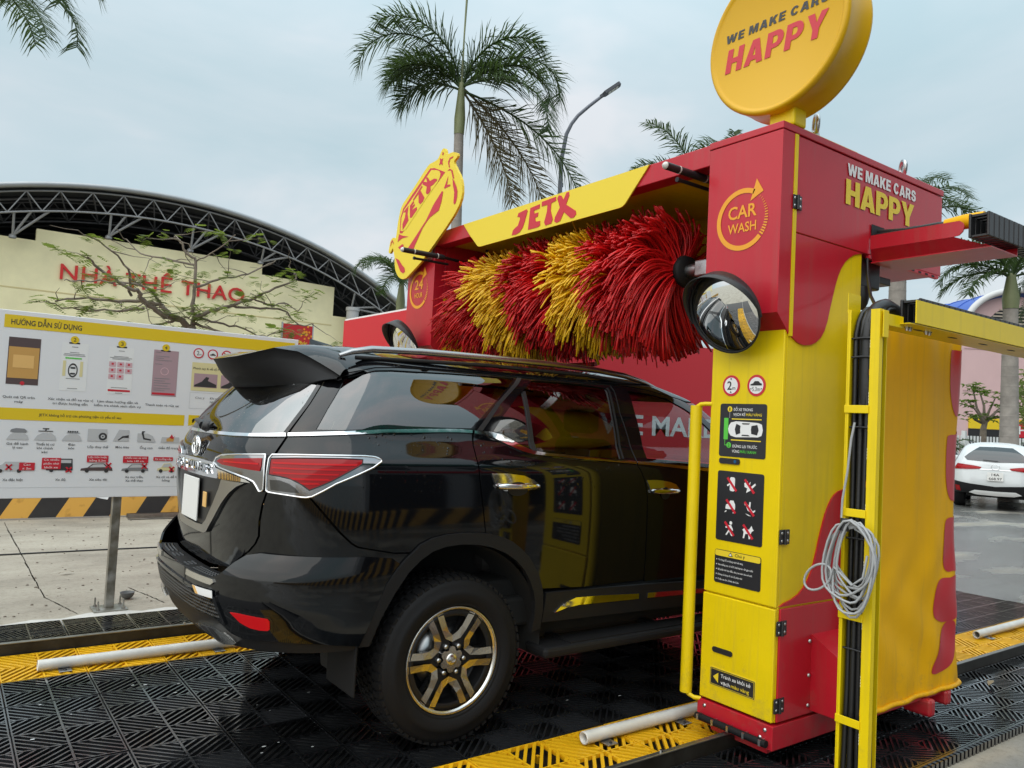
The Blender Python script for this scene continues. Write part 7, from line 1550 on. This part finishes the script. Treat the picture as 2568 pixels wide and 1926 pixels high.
# ================================================================== STREET LAMP
t = thing('street_lamp', 'tall grey street lamp with curved arm and flat LED head', 'street lamp', (11.7, 12.95, -.045))
pp = [(11.75, 12.97, -.045), (11.69, 12.96, 5.0), (11.66, 12.945, 8.0), (11.64, 12.916, 8.935), (11.70, 12.827, 9.63), (11.80, 12.74, 9.93), (11.93, 12.631, 10.17), (12.16, 12.44, 10.45), (12.42, 12.243, 10.73)]
part(t, 'pole', MB().tube(pp, [.09, .075, .065, .06, .055, .05, .05, .048, .045], 10), 'lamp_grey')
hd = Vector((12.787, 11.953, 11.081)) - Vector((12.417, 12.243, 10.732)); L = hd.length; hd.normalize(); sx = hd.cross(Vector((0, 0, 1))).normalized(); up = sx.cross(hd); fr = Fr(Vector((12.40, 12.25, 10.72)), hd, sx)
pol = [(0, -.05), (.08, -.05), (.16, -.13), (.62, -.13), (.66, -.09), (.66, .09), (.62, .13), (.16, .13), (.08, .05), (0, .05)]
hdp = part(t, 'lamp_head', MB().prism(fr, pol, -.045, .04), mat('lamp_dark', (.05, .055, .07), .5)); 
for k in range(3): part(hdp, 'led_lens', MB().prism(fr, rrect(.24 + k * .115, -.09, .34 + k * .115, .09, .01), .04, .046) if fr.n.z < 0 else MB().prism(fr, rrect(.24 + k * .115, -.09, .34 + k * .115, .09, .01), -.051, -.045), 'lens')
part(t, 'pole_band', MB().tube([(11.68, 12.955, 8.15), (11.68, 12.955, 8.25)], .078, 10), 'lamp_grey'); part(t, 'base_plate', MB().box(11.55, 11.95, 12.77, 13.17, -.045, -.01), 'steel')

# ================================================================== RIGHT-HAND BACKGROUND
def place_car(name, label, cat, paint, T, loc, rz, kind):
    t = thing(name, label, cat, loc); rt_ = Matrix.Rotation(rz, 3, 'Z')
    def tr(mb): mb.v = [tuple(rt_ @ Vector(v) + Vector(loc)) for v in mb.v]; mb.nrm = [tuple(rt_ @ Vector(n)) if any(n) else n for n in mb.nrm] if mb.nrm else None; return mb
    zt = T['z'][-1]
    zz = np.concatenate([np.arange(.3, zt - .25, .05), np.arange(zt - .25, zt - .03, .02), np.arange(zt - .03, zt - .001, .004)])
    body = tr(panel([(-1.3, .38), (4.1, .38), (4.1, zt - .0005), (-1.3, zt - .0005)], T=T, st=.06, zs=zz, sides=(-1, 1), merge=True, thick=0)[0]); part(t, 'body', body, paint)
    def pn(nm, m, poly, off=.006, both=True, **k):
        if both: part(t, nm, tr(panel(poly, T=T, off=off, thick=.008, st=.04, sides=(-1, 1), merge=True, **k)[0]), m)
        else:
            for sd in (-1, 1): part(t, nm, tr(panel(poly, T=T, off=off, thick=.008, st=.04, sides=(sd,), **k)[0]), m)
    g0 = .95 if kind == 'sedan' else 1.13; g1 = zt - .10
    pn('rear_window', 'dark_glass', [(-1.3, g1 - .02), (-.62, g1 - .03), (-.56, g0 + .10), (-.66, g0 + .03), (-1.3, g0)])
    pn('side_window', 'dark_glass', [(-.35, g0 + .03), (2.3, g0 - .02), (2.15, g1 - .08), (1.6, g1 - .02), (0, g1 - .02), (-.25, g1 - .08)], .004, False)
    pn('tail_lamp', 'lamp_red', [(-.50, g0 - .06), (-.80, g0 - .09), (-.98, g0 - .12), (-.96, g0 - .165), (-.72, g0 - .19), (-.42, g0 - .20)], .012, False); pn('tail_lamp_bar', 'lamp_red_bright', [(-.52, g0 - .125), (-.92, g0 - .14), (-.92, g0 - .15), (-.52, g0 - .14)], .020, False)
    pn('bumper', 'cladding', [(-1.3, .56), (-.8, .60), (-.45, .66), (.0, .55), (.0, .38), (-1.3, .38)] if kind != 'sedan' else [(-1.3, .40), (-.2, .40), (-.2, .30), (-1.3, .30)], .012)
    pn('skid_strip', 'white_paint', [(-1.3, .45), (-.86, .46), (-.74, .40), (-.86, .36), (-1.3, .35)], .022)
    pn('reflector', 'lamp_red', [(-.50, .55), (-.60, .54), (-.60, .42), (-.50, .43)], .020, False)
    pn('chrome_bar', 'chrome', [(-1.3, .97), (-.95, .965), (-.95, .95), (-1.3, .955)], .010)
    fr = Fr(rt_ @ Vector((min(T['XR']) - .035, 0, 0)) + Vector(loc), rt_ @ Vector((0, -1, 0)), (0, 0, 1))
    if kind != 'sedan':
        p = part(t, 'number_plate', MB().prism(fr, rrect(-.165, .70, .165, .90, .01), -.02, .0), 'plate_white'); text(p, '14A', fr, -.075, .085, .815, .06, 'print_dark', .002, .01); text(p, '668.97', fr, -.13, .135, .72, .06, 'print_dark', .002, .01)
        mb = MB(); n = 28; mb.tube([fr(.085 * math.cos(2 * PI * i / n), 1.03 + .055 * math.sin(2 * PI * i / n), .012) for i in range(n + 1)], .008, 6); part(t, 'maker_emblem', mb, 'chrome')
        part(t, 'rear_wiper', MB().tube([fr(-.25, g0 + .05, .03), fr(.05, g0 + .035, .05)], .012, 6), 'trim_black')
        for sd in (-1, 1): part(t, 'roof_rail', MB().tube([tuple(rt_ @ Vector((x, sd * .56, zt - .05 + (.05 if 0 < i < 3 else 0))) + Vector(loc)) for i, x in enumerate((-.2, .0, 1.2, 1.5))], .018, 8), 'trim_black')
    for x in (-.05, 2.6):
        for sd in (-1, 1):
            c = rt_ @ Vector((x, sd * .78, .35)) + Vector(loc); ax = rt_ @ Vector((0, sd, 0)); w = part(t, 'wheel', MB().lathe([(.20, .10), (.33, .11), (.35, .08), (.35, -.11), (.33, -.14), (.18, -.13)], c, ax, 24), 'rubber'); part(w, 'hub', MB().lathe([(0, .09), (.12, .09), (.20, .10), (.21, .08)], c, ax, 16), 'machined')
    part(t, 'underbody', tr(MB().box(-.6, 3.2, -.60, .60, .28, .45, .03)), 'interior')
    for sd in (-1, 1): part(t, 'door_mirror', tr(MB().box(1.75, 1.92, sd * .90, sd * 1.06, g0 - .04, g0 + .10, .04)), paint)
    return t
TS = dict(z=[.28, .45, .65, .85, 1.0, 1.12, 1.3, 1.45, 1.53, 1.58, 1.61, 1.62], W=[.84, .89, .91, .905, .89, .86, .78, .70, .62, .46, .25, .004], XR=[-.86, -.96, -1.0, -.98, -.955, -.91, -.78, -.62, -.52, -.44, -.36, -.3], XF=[3.2, 3.35, 3.4, 3.2, 2.9, 2.5, 2.15, 1.9, 1.75, 1.6, 1.45, 1.35], nR=4.2)
place_car('white_suv', 'white compact SUV seen from behind at the right edge', 'suv', 'white_car', TS, (19.25, 4.62, -.045), math.radians(21), 'suv')
TD = dict(z=[.25, .40, .60, .78, .90, .98, 1.15, 1.28, 1.36, 1.41, 1.44, 1.45], W=[.82, .87, .89, .885, .87, .83, .74, .67, .60, .45, .25, .004], XR=[-.9, -1.0, -1.04, -1.02, -.99, -.9, -.6, -.45, -.40, -.36, -.33, -.3], XF=[3.3, 3.4, 3.45, 3.2, 2.8, 2.4, 2.0, 1.75, 1.6, 1.5, 1.4, 1.32])
GCX, GCY = 20.9, 7.05
place_car('grey_car', 'grey saloon car mostly hidden between orange cover and white SUV', 'car', 'silver_car', TD, (GCX, GCY, -.045), math.radians(28), 'sedan')
# white picket fence
fn = thing('white_fence', 'white picket fence behind the parked cars', 'fence', (30, 9.9, -.045)); d = Vector((VR.x, VR.y, 0)); o0 = Vector((29.4, 10.25, -.045))
pk = MB().box(-.035, .035, -.012, .012, 0, 1.86).mesh(); pk.materials.append(MATS['white_paint']); rz = math.atan2(d.y, d.x)
for k in range(60):
    o = bpy.data.objects.new('picket', pk); COL.objects.link(o); o.parent = fn; o.location = o0 + d * (k * .125 - 2.2) - Vector((30, 9.9, -.045)); o.rotation_euler.z = rz
for z in (.25, 1.5): p0, p1 = o0 + d * -2.3, o0 + d * 5.4; part(fn, 'rail', MB().tube([(p0.x, p0.y + .03, z), (p1.x, p1.y + .03, z)], .035, 6), 'white_paint')
for k in range(5): c = o0 + d * (-1.2 + k * 1.6); part(fn, 'post', MB().box(c.x - .07, c.x + .07, c.y - .07, c.y + .07, -.045, 2.0), 'white_paint')
# pink building with blue barrel roof
pb = thing('pink_building', 'pale pink building with blue arched metal roof', 'building', (42, 15, -.045)); c0 = Vector((40.0, 14.65, 0)); rmat = Matrix((d, VF, Vector((0, 0, 1)))).transposed()
def PBv(u, w, z): return c0 + d * u + VF * w + Vector((0, 0, z))
class FrV(Fr): pass
fpb = Fr(c0, d, (0, 0, 1))
Wd = 5.2
arc = [(Wd / 2 - Wd / 2 * math.cos(PI * i / 24), 7.4 + 1.75 * math.sin(PI * i / 24)) for i in range(25)]
part(pb, 'gable_wall', MB().prism(fpb, [(-4.0, -.045), (-4.0, 7.3), (0, 7.35)] + arc[1:-1] + [(Wd, 7.4), (Wd, -.045)], -.4, 0), 'pink_wall')
arc2 = [(Wd / 2 - (Wd / 2 + .25) * math.cos(PI * i / 24), 7.4 + 2.0 * math.sin(PI * i / 24)) for i in range(25)]
mb = MB(); vs = []
for u, z in arc2: vs += [PBv(u, -.5, z), PBv(u - 1.5, 16, z)]
mb.add(vs, [(2 * i, 2 * i + 1, 2 * i + 3, 2 * i + 2) for i in range(24)], True); part(pb, 'arched_roof', mb, 'blue_roof')
for k in range(9):
    w = 1.0 + 1.7 * k; part(pb, 'roof_seam', MB().tube([PBv(u - 1.5 * (w + .5) / 16.5, w, z + .02) for u, z in arc2], .035, 5), 'blue_roof')
part(pb, 'roof_rim', MB().tube([PBv(u, -.55, z) for u, z in arc2], .16, 8), mat('rim_grey', (.55, .55, .55), .5))
for k in range(6): z = 7.55 + k * .17; hw = 1.35 * math.sqrt(max(.02, 1 - (k / 6.3) ** 2)); part(pb, 'louvre', MB().box(-hw, hw, -.06, 0, 0, .06).mesh and MB().prism(fpb, [(Wd / 2 - hw, z), (Wd / 2 + hw, z), (Wd / 2 + hw, z + .07), (Wd / 2 - hw, z + .07)], .0, .05), mat('louvre_tan', (.45, .38, .30), .7))
part(pb, 'louvre_back', MB().prism(fpb, [(Wd / 2 - 1.45, 7.5)] + [(Wd / 2 - 1.45 * math.cos(PI * i / 12), 7.5 + 1.1 * math.sin(PI * i / 12)) for i in range(1, 12)] + [(Wd / 2 + 1.45, 7.5)], -.01, .015), 'dark_open')
for k in range(7): u = Wd + .5 + k * .55; part(pb, 'canopy_slat', MB().prism(fpb, [(Wd - .9, 8.9 - k * .32), (Wd + 2.0, 8.6 - k * .34), (Wd + 2.0, 8.45 - k * .34), (Wd - .9, 8.75 - k * .32)], -.3, -.2), mat('slat_brown', (.22, .16, .14), .6))
part(pb, 'wall_line', MB().prism(fpb, [(0, 6.35), (Wd, 6.35), (Wd, 6.40), (0, 6.40)], 0, .03), mat('pink_line', (.50, .33, .34), .8)); part(pb, 'wall_line', MB().prism(fpb, [(0, 4.2), (Wd, 4.2), (Wd, 4.25), (0, 4.25)], 0, .03), 'pink_line')
part(pb, 'shop_band', MB().prism(fpb, [(.3, 2.3), (Wd - .2, 2.3), (Wd - .2, 2.85), (.3, 2.85)], 0, .05), 'header_yellow'); part(pb, 'shop_front', MB().prism(fpb, [(.3, -.04), (Wd - .2, -.04), (Wd - .2, 2.28), (.3, 2.28)], 0, .03), 'dark_open')
# brown-roofed house at the far right with a red sign
hb = thing('tiled_house', 'low house with red tiled roof behind the slender palm', 'building', (43, 12, -.045)); fhb = Fr(PBv(Wd + .4, -4, 0), d, (0, 0, 1))
part(hb, 'wall', MB().prism(fhb, [(0, -.045), (9, -.045), (9, 5.2), (0, 5.2)], -3, 0), mat('house_grey', (.16, .17, .17), .7))
mb = MB(); mb.add([fhb(-.3, 5.2, .5), fhb(9.3, 5.2, .5), fhb(9.3, 6.3, -1.5), fhb(-.3, 6.3, -1.5)], [(0, 1, 2, 3)]); part(hb, 'roof', mb, 'roof_tile')
for k in range(16): z = 5.2 + 1.1 * k / 16; part(hb, 'roof_course', MB().tube([fhb(-.3, z, .5 - 2 * k / 16), fhb(9.3, z, .5 - 2 * k / 16)], .05, 5), 'roof_tile')
part(hb, 'dark_upper', MB().prism(fhb, [(-.2, 6.5), (9, 6.2), (9, 8.4), (1.5, 9.3), (-.2, 9.5)], -6, -5.5), mat('brown_block', (.10, .075, .07), .8))
for k in range(3): part(hb, 'window', MB().prism(fhb, [(.4 + 1.6 * k, 3.6), (1.7 + 1.6 * k, 3.6), (1.7 + 1.6 * k, 4.6), (.4 + 1.6 * k, 4.6)], 0, .03), 'dark_glass')
p = part(hb, 'red_sign', MB().prism(fpb, [(2.6, 1.95), (4.1, 1.95), (4.1, 2.75), (2.6, 2.75)], .06, .12), 'red_print'); text(p, 'HẢI', fpb, 2.8, 3.9, 2.12, .42, 'white_print', .125, .01)
# small garden tree and palms by the fence
gt = thing('garden_tree', 'small crooked tree with broad leaf tufts against the pink wall', 'tree', (30.3, 9.7, -.045)); rg2 = random.Random(31); o0 = Vector((30.33, 9.61, 0)); lf = MB(); brm = MB()
part(gt, 'trunk', MB().tube([o0 + Vector((0, 0, -.045)), o0 + Vector((.02, 0, 1.2)), o0 + d * .02 + Vector((0, 0, 2.1)), o0 + d * .08 + Vector((0, 0, 2.35))], [.16, .13, .11, .09], 10), 'bark')
for (u, z, zz) in ((-.75, 3.1, 2.7), (-.35, 3.6, 2.9), (.25, 3.3, 2.8), (.75, 2.95, 2.8), (.5, 2.55, 2.5), (-.55, 2.6, 2.45), (.05, 3.65, 3.0)):
    p0 = o0 + d * .05 + Vector((0, 0, 2.3)); p1 = o0 + d * (u * .5) + VF * rg2.uniform(-.3, .3) + Vector((0, 0, zz)); p2 = o0 + d * u + VF * rg2.uniform(-.4, .4) + Vector((0, 0, z)); part(gt, 'limb', MB().tube([p0, p1, p2], [.07, .045, .02], 7), 'bark')
    for q in range(9):
        c = p2 + Vector((rg2.gauss(0, .20), rg2.gauss(0, .20), rg2.gauss(0, .09)))
        for k in range(10):
            a = rg2.uniform(0, 2 * PI); L = rg2.uniform(.16, .26); dv = Vector((math.cos(a), math.sin(a), rg2.uniform(-.3, .5))); s = dv.cross(Vector((0, 0, 1))).normalized() * .035; lf.add([c, c + dv * L * .5 + s, c + dv * L + Vector((0, 0, -.06)), c + dv * L * .5 - s], [(0, 1, 2, 3)])
part(gt, 'crown', lf, 'leaf_bright', kind='stuff')
for (u, w, s, lab) in ((-1.9, -.5, 1.0, 'low fan palm by the fence just right of the orange cover'), (2.6, -1.5, 1.3, 'leafy fan palm beside the slender palm trunk')):
    c = Vector((30.3, 9.6, 0)) + d * u + VF * w; t = thing('fan_palm', lab, 'shrub', (c.x, c.y, -.045), 'fan palms by the fence'); rgp = random.Random(int(s * 10))
    for k in range(9):
        mb = MB(); az = k * .7; frond(mb, c + Vector((0, 0, .9 * s)), az, math.radians(62 - 6 * (k % 4)), 1.5 * s, math.radians(85), rgp, 20, .42 * s, .4, 0, .04); part(t, 'frond', mb, 'leaf_palm')
    part(t, 'stem', MB().tube([(c.x, c.y, -.045), (c.x, c.y, 1.0 * s)], .12, 8), 'bark')
t = thing('leafy_tree', 'dense dark leafy tree beyond the right palm trunk', 'tree', (33.5, 8.4, -.045)); c = Vector((33.5, 8.4, 3.4)); mb = MB(); rgl = random.Random(77)
for k in range(1700):
    v = Vector((rgl.gauss(0, 1), rgl.gauss(0, 1), rgl.gauss(0, 1))).normalized() * rgl.uniform(.45, 1.0) ** .5; p = c + Vector((v.x * 1.5, v.y * 1.5, v.z * 1.5)); s = rgl.uniform(.08, .16); a = Vector((rgl.gauss(0, 1), rgl.gauss(0, 1), rgl.gauss(0, .6))).normalized(); b = a.orthogonal().normalized(); mb.add([p, p + a * s + b * s * .4, p + a * s * 2, p + a * s - b * s * .4], [(0, 1, 2, 3)])
part(t, 'crown', mb, 'leaf_tree', kind='stuff'); part(t, 'trunk', MB().tube([(33.5, 8.4, -.045), (33.5, 8.4, 2.6)], [.16, .1], 8), 'bark')

# ================================================================== STREET BEHIND THE CAMERA (seen only as reflections)
sb = thing('street_block', 'grey shop block with teal eave and red fascia reflected in the black SUV', 'building', (6, -12, -.045))
part(sb, 'wall', MB().box(.5, 11, -14, -9.6, -.045, 7.3), mat('cream_wall', (.40, .42, .45), .8)); part(sb, 'eave', MB().box(0, 11.5, -14.5, -9.0, 7.31, 8.5), 'teal_paint'); part(sb, 'fascia', MB().box(2, 8, -9.58, -9.4, 3.1, 4.1), 'red_container')
for k in range(2): x = 1 + k * 4.8; part(sb, 'shopfront', MB().box(x, x + 4.2, -9.59, -9.53, -.04, 2.8), 'dark_open'); part(sb, 'shop_window', MB().box(x + .4, x + 3.8, -9.59, -9.53, 4.8, 6.4), 'dark_glass')
t = thing('kerb_barrier', 'hazard-striped kerb behind the viewpoint reflected low in the SUV door', 'barrier', (0, -8.2, -.045)); part(t, 'painted_face', MB().box(-16, 20, -8.5, -8.2, -.045, .45, .01), 'hazard_stripes')
finish_texts()
for o in bpy.data.objects:
    if '_base' in o.keys(): del o['_base']
